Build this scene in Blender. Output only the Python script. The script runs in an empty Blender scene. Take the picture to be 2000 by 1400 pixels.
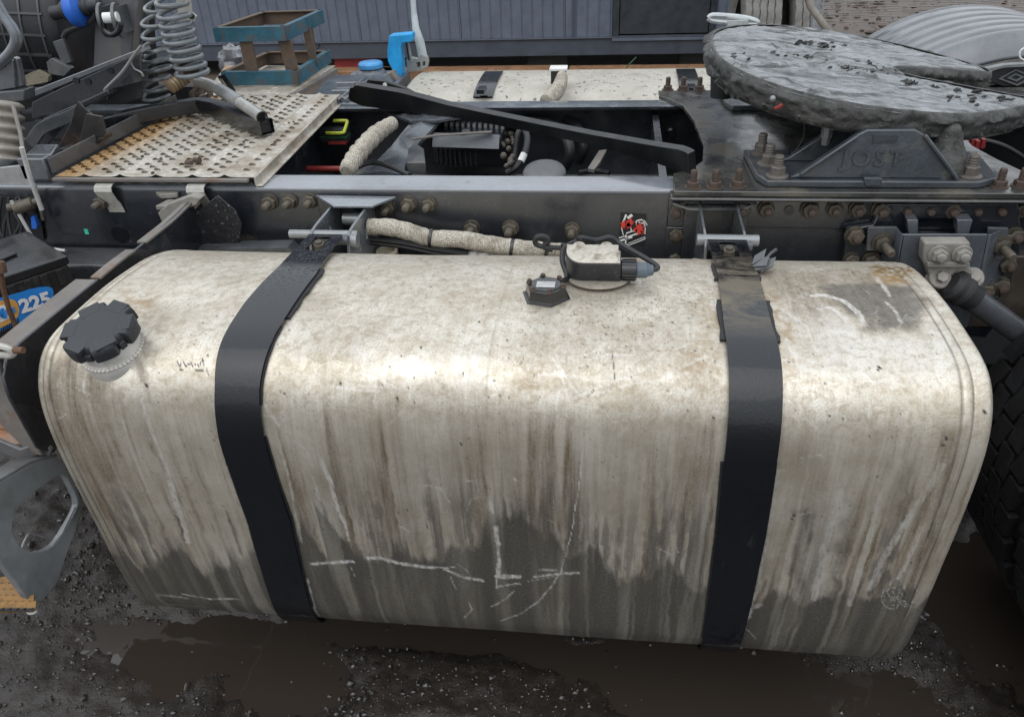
import bpy, bmesh, math, random
import numpy as np
from mathutils import Vector, Matrix
random.seed(7)
rng = np.random.default_rng(11)
SC = bpy.context.scene
COL = SC.collection

# ------------------------------------------------------------------ camera
CM = np.array([[0.9915871491829337, 0.12373928952025451, -0.03799360214937887],
               [-0.03432495900812815, 0.5343784667934544, 0.8445480752547883],
               [-0.12480674166227149, 0.8361388894534805, -0.534130166512946]])   # rows: right, up, forward
CC = np.array([1.0052041457687224, -1.0117428292216692, 1.3689492281717812])
CF = 1488.9027                                                                    # focal length in pixels of a 2000 wide picture
cam = bpy.data.cameras.new('camera')
cam.sensor_width = 36.0
cam.lens = 36.0 * CF / 2000.0
cam.clip_start = 0.02
cam.clip_end = 2000
camo = bpy.data.objects.new('camera', cam)
COL.objects.link(camo)
camo.matrix_world = Matrix(((CM[0][0], CM[1][0], -CM[2][0], CC[0]),
                            (CM[0][1], CM[1][1], -CM[2][1], CC[1]),
                            (CM[0][2], CM[1][2], -CM[2][2], CC[2]),
                            (0, 0, 0, 1)))
SC.camera = camo

# ------------------------------------------------------------------ overcast daylight
W = bpy.data.worlds.new('World')
SC.world = W
W.use_nodes = True
nt = W.node_tree
nt.nodes.clear()
CLOUD = 11.6      # cloud luminance overhead, before the background strength
SUN_EL, SUN_ROT = math.radians(58), math.radians(200)
sky = nt.nodes.new('ShaderNodeTexSky')
sky.sky_type = 'NISHITA'
sky.sun_disc = False
sky.sun_elevation = SUN_EL
sky.sun_rotation = SUN_ROT
sky.air_density = 1.0
sky.dust_density = 6.0
sky.ozone_density = 1.0
hs = nt.nodes.new('ShaderNodeHueSaturation')
hs.inputs['Saturation'].default_value = 0.16      # cloud cover: an almost colourless sky
bgn = nt.nodes.new('ShaderNodeBackground')
bgn.inputs['Strength'].default_value = 0.15
wo = nt.nodes.new('ShaderNodeOutputWorld')
# cloud deck: mostly even grey light, brightest overhead as under a closed overcast, with a little of the clear sky's tint left
wtc = nt.nodes.new('ShaderNodeTexCoord'); wsx = nt.nodes.new('ShaderNodeSeparateXYZ'); nt.links.new(wtc.outputs['Generated'], wsx.inputs[0])
wmr = nt.nodes.new('ShaderNodeMapRange'); wmr.inputs[1].default_value = 0.0; wmr.inputs[2].default_value = 1.0; wmr.inputs[3].default_value = CLOUD * .42; wmr.inputs[4].default_value = CLOUD
nt.links.new(wsx.outputs[2], wmr.inputs[0])
wcl = nt.nodes.new('ShaderNodeMix'); wcl.data_type = 'RGBA'; wcl.blend_type = 'MULTIPLY'; wcl.inputs[0].default_value = 1.0
wcl.inputs[6].default_value = (.93, .985, 1.055, 1); nt.links.new(wmr.outputs[0], wcl.inputs[7])
wmx = nt.nodes.new('ShaderNodeMix'); wmx.data_type = 'RGBA'; wmx.inputs[0].default_value = .82
nt.links.new(sky.outputs[0], hs.inputs['Color']); nt.links.new(hs.outputs[0], wmx.inputs[6]); nt.links.new(wcl.outputs[2], wmx.inputs[7])
nt.links.new(wmx.outputs[2], bgn.inputs['Color'])
nt.links.new(bgn.outputs[0], wo.inputs['Surface'])
sl = bpy.data.lights.new('sun', 'SUN')
sl.energy = 0.55
sl.angle = math.radians(70)
sl.color = (1.0, 0.98, 0.95)
so = bpy.data.objects.new('sun', sl)
COL.objects.link(so)
so.location = (0, -4, 9)
# direction towards the sun (same azimuth as the sky texture: rotation is measured from +Y, clockwise seen from above)
sd = Vector((math.sin(SUN_ROT) * math.cos(SUN_EL), math.cos(SUN_ROT) * math.cos(SUN_EL), math.sin(SUN_EL)))
so.rotation_euler = sd.to_track_quat('Z', 'Y').to_euler()
SC.view_settings.view_transform = 'Standard'
SC.view_settings.look = 'None'
SC.view_settings.gamma = 1
SC.view_settings.exposure = 0.0
try:
    SC.view_settings.use_curve_mapping = False
except Exception:
    pass

# ------------------------------------------------------------------ geometry helpers
def at(px, py, X=None, Y=None, Z=None):
    """point of a plane that the photograph shows at pixel (px, py)"""
    d = CM.T @ np.array([(px - 1000) / CF, -(py - 700) / CF, 1.0])
    if X is not None: t = (X - CC[0]) / d[0]
    elif Y is not None: t = (Y - CC[1]) / d[1]
    else: t = (Z - CC[2]) / d[2]
    return CC + t * d

def poly(pts, **k):
    return [at(x, y, **k) for x, y in pts]

def V(*a): return np.array(a, float)

class MB:
    def __init__(s): s.v = []; s.f = []; s.m = []
    def add(s, vs, fs, m=0):
        o = len(s.v)
        s.v.extend([tuple(map(float, v)) for v in vs])
        s.f.extend([tuple(i + o for i in f) for f in fs])
        s.m.extend([m] * len(fs))
        return s
    def box(s, x0, x1, y0, y1, z0, z1, m=0):
        vs = [(x0, y0, z0), (x1, y0, z0), (x1, y1, z0), (x0, y1, z0), (x0, y0, z1), (x1, y0, z1), (x1, y1, z1), (x0, y1, z1)]
        return s.add(vs, [(0, 3, 2, 1), (4, 5, 6, 7), (0, 1, 5, 4), (1, 2, 6, 5), (2, 3, 7, 6), (3, 0, 4, 7)], m)
    def obox(s, c, a, b, d, m=0):
        c, a, b, d = [np.array(q, float) for q in (c, a, b, d)]
        vs = [c + i * a + j * b + k * d for k in (-1, 1) for i, j in ((-1, -1), (1, -1), (1, 1), (-1, 1))]
        return s.add(vs, [(0, 3, 2, 1), (4, 5, 6, 7), (0, 1, 5, 4), (1, 2, 6, 5), (2, 3, 7, 6), (3, 0, 4, 7)], m)
    def prism(s, pts, vec, m=0):
        pts = [np.array(p, float) for p in pts]; vec = np.array(vec, float); n = len(pts)
        vs = pts + [p + vec for p in pts]
        return s.add(vs, [tuple(range(n))[::-1], tuple(range(n, 2 * n))] + [(i, (i + 1) % n, n + (i + 1) % n, n + i) for i in range(n)], m)
    def holed(s, outer, holes, vec, m=0):
        """flat plate with cut-outs, thickness vec"""
        vec = np.array(vec, float)
        bm = bmesh.new(); loops = []
        for L in [outer] + holes:
            vs = [bm.verts.new(tuple(map(float, p))) for p in L]
            loops.append(len(vs))
            for i in range(len(vs)): bm.edges.new((vs[i], vs[(i + 1) % len(vs)]))
        bmesh.ops.triangle_fill(bm, use_beauty=True, use_dissolve=False, edges=bm.edges[:])
        bm.verts.index_update()
        vs = [np.array(v.co) for v in bm.verts]; n = len(vs)
        fs = [tuple(v.index for v in f.verts) for f in bm.faces]
        bm.free()
        o = vs + [v + vec for v in vs]
        F = [f for f in fs] + [tuple(i + n for i in f)[::-1] for f in fs]
        k = 0
        for c in loops:
            F += [(k + i, k + (i + 1) % c, n + k + (i + 1) % c, n + k + i) for i in range(c)]; k += c
        return s.add(o, F, m)
    def frame(s, path):
        path = [np.array(p, float) for p in path]; out = []
        up = None
        for i in range(len(path)):
            t = path[min(i + 1, len(path) - 1)] - path[max(i - 1, 0)]
            t = t / (np.linalg.norm(t) + 1e-12)
            if up is None:
                up = np.array([0, 0, 1.0]) if abs(t[2]) < .9 else np.array([1.0, 0, 0])
            u = up - t * (up @ t); u = u / (np.linalg.norm(u) + 1e-12)
            up = u; out.append((path[i], np.cross(t, u), u, t))
        return out
    def tube(s, path, r, n=10, m=0, caps=True, hollow=False):
        fr = s.frame(path); N = len(fr)
        rs = r if hasattr(r, '__len__') else [r] * N
        vs = []
        for (p, a, b, t), q in zip(fr, rs):
            for k in range(n):
                g = 2 * math.pi * k / n
                vs.append(p + q * (math.cos(g) * a + math.sin(g) * b))
        fs = [(i * n + k, i * n + (k + 1) % n, (i + 1) * n + (k + 1) % n, (i + 1) * n + k) for i in range(N - 1) for k in range(n)]
        if caps and not hollow: fs += [tuple(range(n))[::-1], tuple(range((N - 1) * n, N * n))]
        s.add(vs, fs, m)
        return s
    def sweep(s, path, w, h, m=0, caps=True, up=None):
        fr = s.frame(path); vs = []
        for i, (p, a, b, t) in enumerate(fr):
            if up is not None:
                b = np.array(up, float); b = b - t * (b @ t); b /= np.linalg.norm(b); a = np.cross(t, b)
            ww = w[i] if hasattr(w, '__len__') else w
            hh = h[i] if hasattr(h, '__len__') else h
            vs += [p - a * ww / 2 - b * hh / 2, p + a * ww / 2 - b * hh / 2, p + a * ww / 2 + b * hh / 2, p - a * ww / 2 + b * hh / 2]
        N = len(fr)
        fs = [(i * 4 + k, i * 4 + (k + 1) % 4, (i + 1) * 4 + (k + 1) % 4, (i + 1) * 4 + k) for i in range(N - 1) for k in range(4)]
        if caps: fs += [(3, 2, 1, 0), tuple(range((N - 1) * 4, N * 4))]
        return s.add(vs, fs, m)
    def lathe(s, prof, o=(0, 0, 0), ax=(0, 0, 1), n=16, m=0, rot=0.0, caps=True):
        """prof: (radius, height) pairs along ax from o"""
        ax = np.array(ax, float); ax /= np.linalg.norm(ax); o = np.array(o, float)
        e = np.array([1.0, 0, 0]) if abs(ax[0]) < .8 else np.array([0, 1.0, 0])
        a = np.cross(ax, e); a /= np.linalg.norm(a); b = np.cross(ax, a)
        vs = []
        for r, h in prof:
            for k in range(n):
                g = 2 * math.pi * k / n + rot
                vs.append(o + ax * h + r * (math.cos(g) * a + math.sin(g) * b))
        N = len(prof)
        fs = [(i * n + k, i * n + (k + 1) % n, (i + 1) * n + (k + 1) % n, (i + 1) * n + k) for i in range(N - 1) for k in range(n)]
        if caps: fs += [tuple(range(n))[::-1], tuple(range((N - 1) * n, N * n))]
        return s.add(vs, fs, m)
    def ball(s, c, r, n=10, m=0, sc=(1, 1, 1)):
        c = np.array(c, float)
        prof = [(r * math.sin(math.pi * i / n), -r * math.cos(math.pi * i / n)) for i in range(1, n)]
        k = len(s.v); s.lathe(prof, (0, 0, 0), (0, 0, 1), n * 2, m)
        for i in range(k, len(s.v)):
            v = np.array(s.v[i]) * np.array(sc) + c; s.v[i] = tuple(v)
        return s
    def mesh(s, name, mats, smooth=35, origin=None):
        vs = np.array(s.v, float)
        if origin is None: origin = (vs.min(0) + vs.max(0)) / 2
        me = bpy.data.meshes.new(name)
        me.from_pydata((vs - origin).tolist(), [], s.f)
        for m in mats: me.materials.append(m)
        if len(mats) > 1: me.polygons.foreach_set('material_index', s.m)
        bm = bmesh.new(); bm.from_mesh(me); bmesh.ops.recalc_face_normals(bm, faces=bm.faces[:]); bm.to_mesh(me); bm.free()
        if smooth:
            me.polygons.foreach_set('use_smooth', [True] * len(me.polygons))
            me.set_sharp_from_angle(angle=math.radians(smooth))
        me.update()
        return me, np.array(origin, float)

WL = {}
def place(o, loc, parent):
    COL.objects.link(o)
    loc = np.array(loc, float); WL[o] = loc
    if parent is not None:
        o.parent = parent; o.location = tuple(loc - WL[parent])
    else: o.location = tuple(loc)

def thing(name, label, cat, loc, group=None):
    o = bpy.data.objects.new(name, None); o.empty_display_size = .1
    place(o, loc, None); o['label'] = label; o['category'] = cat
    if group: o['group'] = group
    return o

def part(name, mb, mats, parent=None, label=None, kind=None, bev=0, smooth=35, origin=None, seg=2):
    if not isinstance(mats, (list, tuple)): mats = [mats]
    me, c = mb.mesh(name, mats, smooth, origin)
    o = bpy.data.objects.new(name, me)
    place(o, c, parent)
    if label: o['label'] = label
    if kind: o['kind'] = kind
    if bev:
        b = o.modifiers.new('bevel', 'BEVEL'); b.width = bev; b.segments = seg; b.limit_method = 'ANGLE'; b.angle_limit = math.radians(40)
    return o

def solo(name, mb, mats, label, cat, group=None, bev=0, smooth=35):
    o = part(name, mb, mats, None, label, None, bev, smooth); o['category'] = cat
    if group: o['group'] = group
    return o

def inst(src, name, loc, parent, rot=None):
    o = src.copy(); o.name = name
    for k in list(o.keys()):
        if k in ('label', 'category', 'group'): del o[k]
    o.parent = None; place(o, loc, parent)
    if rot is not None: o.rotation_euler = rot
    return o

def smoothpath(P, n=6):
    P = [np.array(p, float) for p in P]; out = []
    for i in range(len(P) - 1):
        p0 = P[max(i - 1, 0)]; p1 = P[i]; p2 = P[i + 1]; p3 = P[min(i + 2, len(P) - 1)]
        for k in range(n):
            t = k / n
            out.append(.5 * (2 * p1 + (p2 - p0) * t + (2 * p0 - 5 * p1 + 4 * p2 - p3) * t * t + (3 * p1 - p0 - 3 * p2 + p3) * t ** 3))
    out.append(P[-1]); return out

def letters(txt, size, o, ex, ey, depth, bold=0.0, center=False, sp=1.0):
    """mesh data of raised lettering: origin o, reading direction ex, up ey"""
    cu = bpy.data.curves.new('lettering', 'FONT'); cu.body = txt; cu.size = size; cu.extrude = depth / 2; cu.offset = bold
    cu.resolution_u = 3; cu.space_character = sp
    if center: cu.align_x = 'CENTER'
    ob = bpy.data.objects.new('lettering', cu); COL.objects.link(ob)
    dg = bpy.context.evaluated_depsgraph_get(); me = bpy.data.meshes.new_from_object(ob.evaluated_get(dg))
    ex = np.array(ex, float); ex /= np.linalg.norm(ex); ey = np.array(ey, float); ey -= ex * (ey @ ex); ey /= np.linalg.norm(ey); ez = np.cross(ex, ey)
    vs = [np.array(o) + ex * v.co.x + ey * v.co.y + ez * v.co.z for v in me.vertices]
    fs = [tuple(p.vertices) for p in me.polygons]
    bpy.data.objects.remove(ob); bpy.data.curves.remove(cu); bpy.data.meshes.remove(me)
    return vs, fs

# numpy value noise for stain maps and displacement
def vnoise(x, y, seed=0):
    g = np.random.default_rng(seed).random((257, 257))
    xi = np.floor(x).astype(int); yi = np.floor(y).astype(int); fx = x - xi; fy = y - yi
    fx = fx * fx * (3 - 2 * fx); fy = fy * fy * (3 - 2 * fy)
    a = g[xi % 257, yi % 257]; b = g[(xi + 1) % 257, yi % 257]; c = g[xi % 257, (yi + 1) % 257]; d = g[(xi + 1) % 257, (yi + 1) % 257]
    return (a * (1 - fx) + b * fx) * (1 - fy) + (c * (1 - fx) + d * fx) * fy
def fbm(x, y, oct=4, seed=0):
    s = 0; a = .5; t = 0
    for i in range(oct):
        s = s + a * vnoise(x * 2 ** i + 17.3 * i, y * 2 ** i + 5.1 * i, seed + i); t += a; a *= .5
    return s / t
def sstep(a, b, x):
    t = np.clip((x - a) / (b - a), 0, 1); return t * t * (3 - 2 * t)

# ------------------------------------------------------------------ materials
def nn(nt, t, **k):
    n = nt.nodes.new(t)
    for a, b in k.items():
        if a.startswith('i_'): n.inputs[int(a[2:])].default_value = b
        else: setattr(n, a, b)
    return n
def ramp(nt, fac, stops):
    r = nt.nodes.new('ShaderNodeValToRGB'); e = r.color_ramp.elements
    while len(e) < len(stops): e.new(.5)
    for q, (p, c) in zip(e, stops):
        q.position = p; q.color = (c, c, c, 1) if not hasattr(c, '__len__') else (*c, 1)
    nt.links.new(fac, r.inputs[0]); return r.outputs[0]
def noise(nt, vec, scale, detail=4, rough=.6, dist=0.0):
    n = nt.nodes.new('ShaderNodeTexNoise'); n.inputs['Scale'].default_value = scale; n.inputs['Detail'].default_value = detail
    n.inputs['Roughness'].default_value = rough; n.inputs['Distortion'].default_value = dist
    nt.links.new(vec, n.inputs['Vector']); return n.outputs[0]
def mix(nt, fac, a, b, mode='MIX'):
    m = nt.nodes.new('ShaderNodeMix'); m.data_type = 'RGBA'; m.blend_type = mode
    L = nt.links
    for v, s in ((fac, m.inputs[0]), (a, m.inputs[6]), (b, m.inputs[7])):
        if hasattr(v, 'is_linked'): L.new(v, s)
        elif s.type == 'VALUE': s.default_value = v
        else: s.default_value = (*v, 1) if len(v) == 3 else v
    return m.outputs[2]
def mth(nt, op, a, b=0.0, clamp=False):
    m = nt.nodes.new('ShaderNodeMath'); m.operation = op; m.use_clamp = clamp
    for v, s in ((a, m.inputs[0]), (b, m.inputs[1])):
        if hasattr(v, 'is_linked'): nt.links.new(v, s)
        else: s.default_value = v
    return m.outputs[0]
def newmat(name):
    m = bpy.data.materials.new(name); m.use_nodes = True
    nt = m.node_tree; b = nt.nodes['Principled BSDF']
    tc = nt.nodes.new('ShaderNodeTexCoord')
    return m, nt, b, tc.outputs['Object']

def M(name, col, rough=.45, metal=0.0, dirt=None, dirt_amt=.5, dirt_scale=9, var=.35, bump=.15, bscale=60, wet=0.0, spots=None, spec=.5, ior=1.5):
    """painted or bare surface with tone variation, dirt patches, wet sheen and fine relief"""
    m, nt, b, oc = newmat(name); L = nt.links
    n1 = noise(nt, oc, 7, 5, .65); n2 = noise(nt, oc, bscale, 4, .7)
    dark = tuple(c * (1 - var) for c in col); lite = tuple(min(1, c * (1 + var)) for c in col)
    c = mix(nt, ramp(nt, n1, [(.3, 0.0), (.7, 1.0)]), dark, lite)
    c = mix(nt, mth(nt, 'MULTIPLY', ramp(nt, n2, [(.4, 0.0), (.75, 1.0)]), var * .8), c, lite)
    rr = ramp(nt, noise(nt, oc, 14, 4, .6), [(.3, max(.03, rough - .12 - wet * .15)), (.7, min(1, rough + .12))])
    if dirt:
        dn = noise(nt, oc, dirt_scale, 8, .72, .4)
        lo = .72 - dirt_amt * .42
        df = ramp(nt, dn, [(lo, 0.0), (min(.99, lo + .16), 1.0)])
        c = mix(nt, mth(nt, 'MULTIPLY', df, .9), c, dirt)
        rr = mix(nt, df, rr, (.8, .8, .8))
        if metal: L.new(mth(nt, 'MULTIPLY', mth(nt, 'SUBTRACT', 1.0, df), metal), b.inputs['Metallic'])
    elif metal: b.inputs['Metallic'].default_value = metal
    if spots:
        sn = noise(nt, oc, 130, 2, .5)
        c = mix(nt, ramp(nt, sn, [(.66, 0.0), (.7, 1.0)]), c, spots)
    L.new(c, b.inputs['Base Color']); L.new(rr, b.inputs['Roughness'])
    b.inputs['Specular IOR Level'].default_value = spec; b.inputs['IOR'].default_value = ior
    if wet:
        b.inputs['Coat Weight'].default_value = wet; b.inputs['Coat Roughness'].default_value = .12
    bp = nt.nodes.new('ShaderNodeBump'); bp.inputs['Strength'].default_value = bump; bp.inputs['Distance'].default_value = .004
    L.new(n2, bp.inputs['Height']); L.new(bp.outputs[0], b.inputs['Normal'])
    return m

m_chassis = M('chassis_paint', (.014, .016, .021), .24, dirt=(.050, .046, .042), dirt_amt=.34, wet=.45, bump=.14, ior=1.7)
m_flange = M('chassis_paint_worn', (.075, .082, .092), .28, dirt=(.12, .11, .10), dirt_amt=.3, wet=.5, bump=.12, ior=2.0)
m_dust = M('dusty_grey_paint', (.070, .074, .080), .38, dirt=(.135, .122, .105), dirt_amt=.5, wet=.3)
m_black = M('black_gloss_paint', (.010, .011, .014), .26, wet=.4, bump=.08)
def strapmat(name, muddy):
    """black paint with a rain film: dried grey runs down the front, droplets, and on one strap a brown mud smear on the top"""
    m, nt, b, oc = newmat(name); L = nt.links
    g = nt.nodes.new('ShaderNodeNewGeometry'); sp = nt.nodes.new('ShaderNodeSeparateXYZ'); L.new(g.outputs['Position'], sp.inputs[0])
    mp = nt.nodes.new('ShaderNodeMapping'); mp.inputs['Scale'].default_value = (48, 5, 5); L.new(g.outputs['Position'], mp.inputs[0])
    runs = noise(nt, mp.outputs[0], 1, 6, .75, .4); n2 = noise(nt, oc, 17, 7, .75, .6); drop = noise(nt, oc, 150, 3, .6)
    c = mix(nt, n2, (.0018, .0026, .0055), (.0040, .0052, .0085))
    rf = ramp(nt, mth(nt, 'ADD', mth(nt, 'MULTIPLY', runs, .7), mth(nt, 'MULTIPLY', n2, .3)), [(.58, 0.0), (.66, .6)])
    c = mix(nt, rf, c, (.022, .024, .029))
    rr = mix(nt, rf, ramp(nt, n2, [(.3, .05), (.7, .15)]), (.6, .6, .6))
    if muddy:
        top = mth(nt, 'MULTIPLY', ramp(nt, sp.outputs[1], [(.10, 0.0), (.20, 1.0), (.40, 1.0), (.47, 0.0)]), ramp(nt, sp.outputs[2], [(.66, 0.0), (.69, 1.0)]))
        mp2 = nt.nodes.new('ShaderNodeMapping'); mp2.inputs['Scale'].default_value = (9, 22, 9); L.new(g.outputs['Position'], mp2.inputs[0])
        mf = mth(nt, 'MULTIPLY', top, ramp(nt, noise(nt, mp2.outputs[0], 1, 7, .7, .8), [(.40, 0.0), (.60, .85)]))
        c = mix(nt, mf, c, mix(nt, n2, (.10, .08, .05), (.18, .15, .105))); rr = mix(nt, mf, rr, (.5, .5, .5))
    L.new(c, b.inputs['Base Color']); L.new(rr, b.inputs['Roughness']); b.inputs['IOR'].default_value = 1.58
    bp = nt.nodes.new('ShaderNodeBump'); bp.inputs['Strength'].default_value = .16; bp.inputs['Distance'].default_value = .0012
    L.new(ramp(nt, drop, [(.56, 0.0), (.66, 1.0)]), bp.inputs['Height']); L.new(bp.outputs[0], b.inputs['Normal'])
    return m
m_strap = strapmat('strap_paint', False)
m_strap2 = strapmat('strap_paint_muddy', True)
m_rubber = M('black_rubber', (.016, .016, .017), .62, bump=.3, bscale=120)
m_plastic = M('black_plastic', (.022, .023, .026), .45, bump=.25, bscale=150, spots=(.07, .07, .07))
m_rust = M('rusty_steel', (.13, .065, .035), .8, dirt=(.045, .03, .022), dirt_amt=.6, bump=.6)
m_rustg = M('rust_grey_steel', (.16, .145, .13), .6, dirt=(.17, .085, .045), dirt_amt=.42, bump=.4)
m_zinc = M('zinc_dirty', (.105, .093, .074), .5, .6, dirt=(.10, .08, .055), dirt_amt=.55, bump=.3)
m_stub = M('bolt_rust', (.070, .047, .036), .65, dirt=(.04, .032, .027), dirt_amt=.55, bump=.5)
m_grey = M('grey_steel', (.24, .25, .255), .4, .5, dirt=(.16, .14, .11), dirt_amt=.45, bump=.2)
m_hose = M('black_hose', (.018, .018, .02), .48, bump=.2, dirt=(.06, .055, .05), dirt_amt=.35)
m_red = M('red_plastic', (.23, .022, .02), .5, dirt=(.05, .03, .03), dirt_amt=.4)
m_blue = M('blue_paint', (.03, .30, .62), .42, dirt=(.03, .2, .42), dirt_amt=.4, bump=.1)
m_bluec = M('blue_cap', (.018, .11, .47), .4, bump=.15, dirt=(.03, .05, .09), dirt_amt=.3)
m_white = M('white_plastic', (.72, .72, .70), .5, var=.1)
m_yell = M('yellow_green', (.45, .50, .05), .45, var=.3, dirt=(.1, .1, .05), dirt_amt=.3)
m_green = M('green_plastic', (.015, .085, .03), .5, dirt=(.02, .03, .02), dirt_amt=.4)
# ------------------------------------------------------------------ the truck
GZ = -.27                         # yard ground; z = 0 is the underside of the fuel tank
YR, ZR = .7532, .7276             # outer face and top of the near chassis rail
YC = YR + .43                     # centre line of the truck
truck = thing('truck', 'stripped dark grey truck chassis with a dirty aluminium fuel tank and grease covered fifth wheel', 'truck', (1.0, YC, GZ))

# ---- near fuel tank -------------------------------------------------
TANKL = 1.6
_PR = [(.20, .0), (.10, .0), (.03, .012), (.004, .05), (-.010, .10), (-.0205, .2), (-.027, .35), (-.031, .45), (-.0315, .54), (-.026, .60),
       (-.011, .645), (.018, .682), (.06, .702), (.13, .710), (.23, .713), (.32, .709), (.405, .699), (.48, .676), (.56, .63), (.62, .55), (.645, .45), (.65, .3)]
PROF = np.array(smoothpath([(a, b, 0) for a, b in _PR], 10))[:, :2]
_arc = np.r_[0, np.cumsum(np.hypot(*np.diff(PROF, axis=0).T))]
V0 = _arc[np.argmin(np.abs(PROF[:, 0] - .10) + np.abs(PROF[:, 1]) * 9)]
def prof_at(v):
    """point and outward normal of the tank section at arc length v"""
    y = np.interp(v, _arc, PROF[:, 0]); z = np.interp(v, _arc, PROF[:, 1])
    e = .004
    ty = np.interp(v + e, _arc, PROF[:, 0]) - np.interp(v - e, _arc, PROF[:, 0]); tz = np.interp(v + e, _arc, PROF[:, 1]) - np.interp(v - e, _arc, PROF[:, 1])
    L = np.hypot(ty, tz) + 1e-9
    return y, z, -tz / L, ty / L
def tank_pt(x, v, off=0.0):
    y, z, ny, nz = prof_at(v)
    return V(x, y + ny * off + .0138 * x, z + nz * off - .0044 * x)
VTOP = _arc[-1]
Nu, Nv = 720, 420
xs = np.linspace(0, TANKL, Nu)
xs = np.r_[0, .0008, .003, .006, xs[4:-4], TANKL - .006, TANKL - .003, TANKL - .0008, TANKL]
Nu = len(xs)
vs_ = np.linspace(V0, VTOP - .25, Nv)
X, VV = np.meshgrid(xs, vs_, indexing='ij')
Yp, Zp, NY, NZ = prof_at(VV)
# photo positions of the grid, used to look up where on the tank a stain seen in the photograph lies
_P = np.stack([X, Yp + .0138 * X, Zp - .0044 * X], -1) - CC
_q = _P @ CM.T
PX = 1000 + CF * _q[..., 0] / _q[..., 2]; PY = 700 - CF * _q[..., 1] / _q[..., 2]
_px, _py, _X, _V = PX[::3, ::3], PY[::3, ::3], X[::3, ::3], VV[::3, ::3]
_face = np.zeros(_X.shape, bool)      # only the side of the tank turned to the viewer
_cy, _cz, _cny, _cnz = prof_at(_V)
_face = ((CC[1] - _cy) * _cny + (CC[2] - _cz) * _cnz) > 0.02
def _proj(x, v):
    q = CM @ (tank_pt(x, v) - CC); return np.array([1000 + CF * q[0] / q[2], 700 - CF * q[1] / q[2]])
def tuv(px, py):
    """place on the tank skin (x, arc length) that the photograph shows at a pixel"""
    i = np.argmin((_px - px) ** 2 + (_py - py) ** 2 + np.where(_face, 0, 1e9)); u = np.array([_X.flat[i], _V.flat[i]])
    for _ in range(3):
        p = _proj(*u); J = np.stack([(_proj(u[0] + 1e-4, u[1]) - p) / 1e-4, (_proj(u[0], u[1] + 1e-4) - p) / 1e-4], 1)
        try: du = np.linalg.solve(J, np.array([px, py]) - p)
        except Exception: break
        u = u + np.clip(du, -.01, .01)
    return np.array([np.clip(u[0], 0, TANKL), np.clip(u[1], V0, VTOP - .25)])
wx = (fbm(X * 30, VV * 30, 4, 3) - .5); wv = (fbm(X * 30, VV * 30, 4, 33) - .5)
fine = fbm(X * 160, VV * 160, 3, 5)
strk = fbm(X * 38, VV * 3.2, 5, 9)          # streaks running down the face
strk2 = fbm(X * 13, VV * 1.6, 4, 19)
def polymask(pts, soft=.012, warp=.03):
    P = np.array([tuv(*p) for p in pts]); x = X + wx * warp; v = VV + wv * warp
    d = np.full(X.shape, 9.0); ins = np.zeros(X.shape, bool)
    for a, b in zip(P, np.roll(P, -1, 0)):
        ab = b - a; t = np.clip(((x - a[0]) * ab[0] + (v - a[1]) * ab[1]) / (ab @ ab + 1e-12), 0, 1)
        d = np.minimum(d, np.hypot(x - a[0] - t * ab[0], v - a[1] - t * ab[1]))
        c = ((a[1] > v) != (b[1] > v)) & (x < (b[0] - a[0]) * (v - a[1]) / (b[1] - a[1] + 1e-12) + a[0]); ins ^= c
    return sstep(-soft, soft, np.where(ins, d, -d))
def stroke(out, pts, w, a=1.0, rough=.5, warp=.006):
    P = np.array([tuv(*p) for p in pts]); r = w * 2 + .03
    for s, e in zip(P[:-1], P[1:]):
        lo = np.minimum(s, e) - r; hi = np.maximum(s, e) + r
        i0, i1 = np.searchsorted(xs, [lo[0], hi[0]]); j0, j1 = np.searchsorted(vs_, [lo[1], hi[1]])
        if i1 <= i0 or j1 <= j0: continue
        S = (slice(i0, i1), slice(j0, j1))
        x = X[S] + wx[S] * warp; v = VV[S] + wv[S] * warp; ab = e - s
        t = np.clip(((x - s[0]) * ab[0] + (v - s[1]) * ab[1]) / (ab @ ab + 1e-12), 0, 1)
        d = np.hypot(x - s[0] - t * ab[0], v - s[1] - t * ab[1]) + (fine[S] - .5) * w * rough * 2
        out[S] = np.maximum(out[S], a * (1 - sstep(w * .55, w, d)))
mud = np.zeros(X.shape); film = np.zeros(X.shape); rust = np.zeros(X.shape); bare = np.zeros(X.shape); dot = np.zeros(X.shape)
# splash line of dark wet mud along the foot of the front face, licking upwards in streaks
bl = [(150, 1130), (215, 1080), (270, 1110), (330, 1088), (350, 1070), (400, 1128), (440, 1112), (500, 1075), (545, 1090), (590, 1040), (612, 985), (640, 1090), (700, 1090), (770, 1085),
      (840, 1095), (900, 1060), (935, 1075), (985, 1012), (1010, 1020), (1080, 1040), (1110, 1085), (1160, 1062), (1205, 1130), (1260, 1125), (1300, 1090), (1370, 1150),
      (1400, 1150), (1480, 1185), (1510, 1150), (1545, 1172), (1590, 1170), (1640, 1165), (1690, 1175), (1740, 1150), (1765, 1215), (1790, 1150), (1840, 1150)]
B = np.array([tuv(*p) for p in bl]); B = B[np.argsort(B[:, 0])]
def spread(n, lo=.36, hi=.64): return np.clip((n - lo) / (hi - lo), 0, 1)
run = .5 * spread(fbm(X * 30 + wx * .6, VV * 1.1, 4, 44)) + .36 * spread(fbm(X * 85, VV * 2.0, 3, 45)) + .14 * spread(fbm(X * 120, VV * 30, 3, 46))
zb = np.interp(X, B[:, 0], B[:, 1]) + .012
lev = np.clip(.5 + (zb - VV) / np.where(VV > zb, .26, .075), 0, 1.2)
mud = .97 * sstep(-.24, .28, lev - (.22 + .60 * run))
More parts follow.
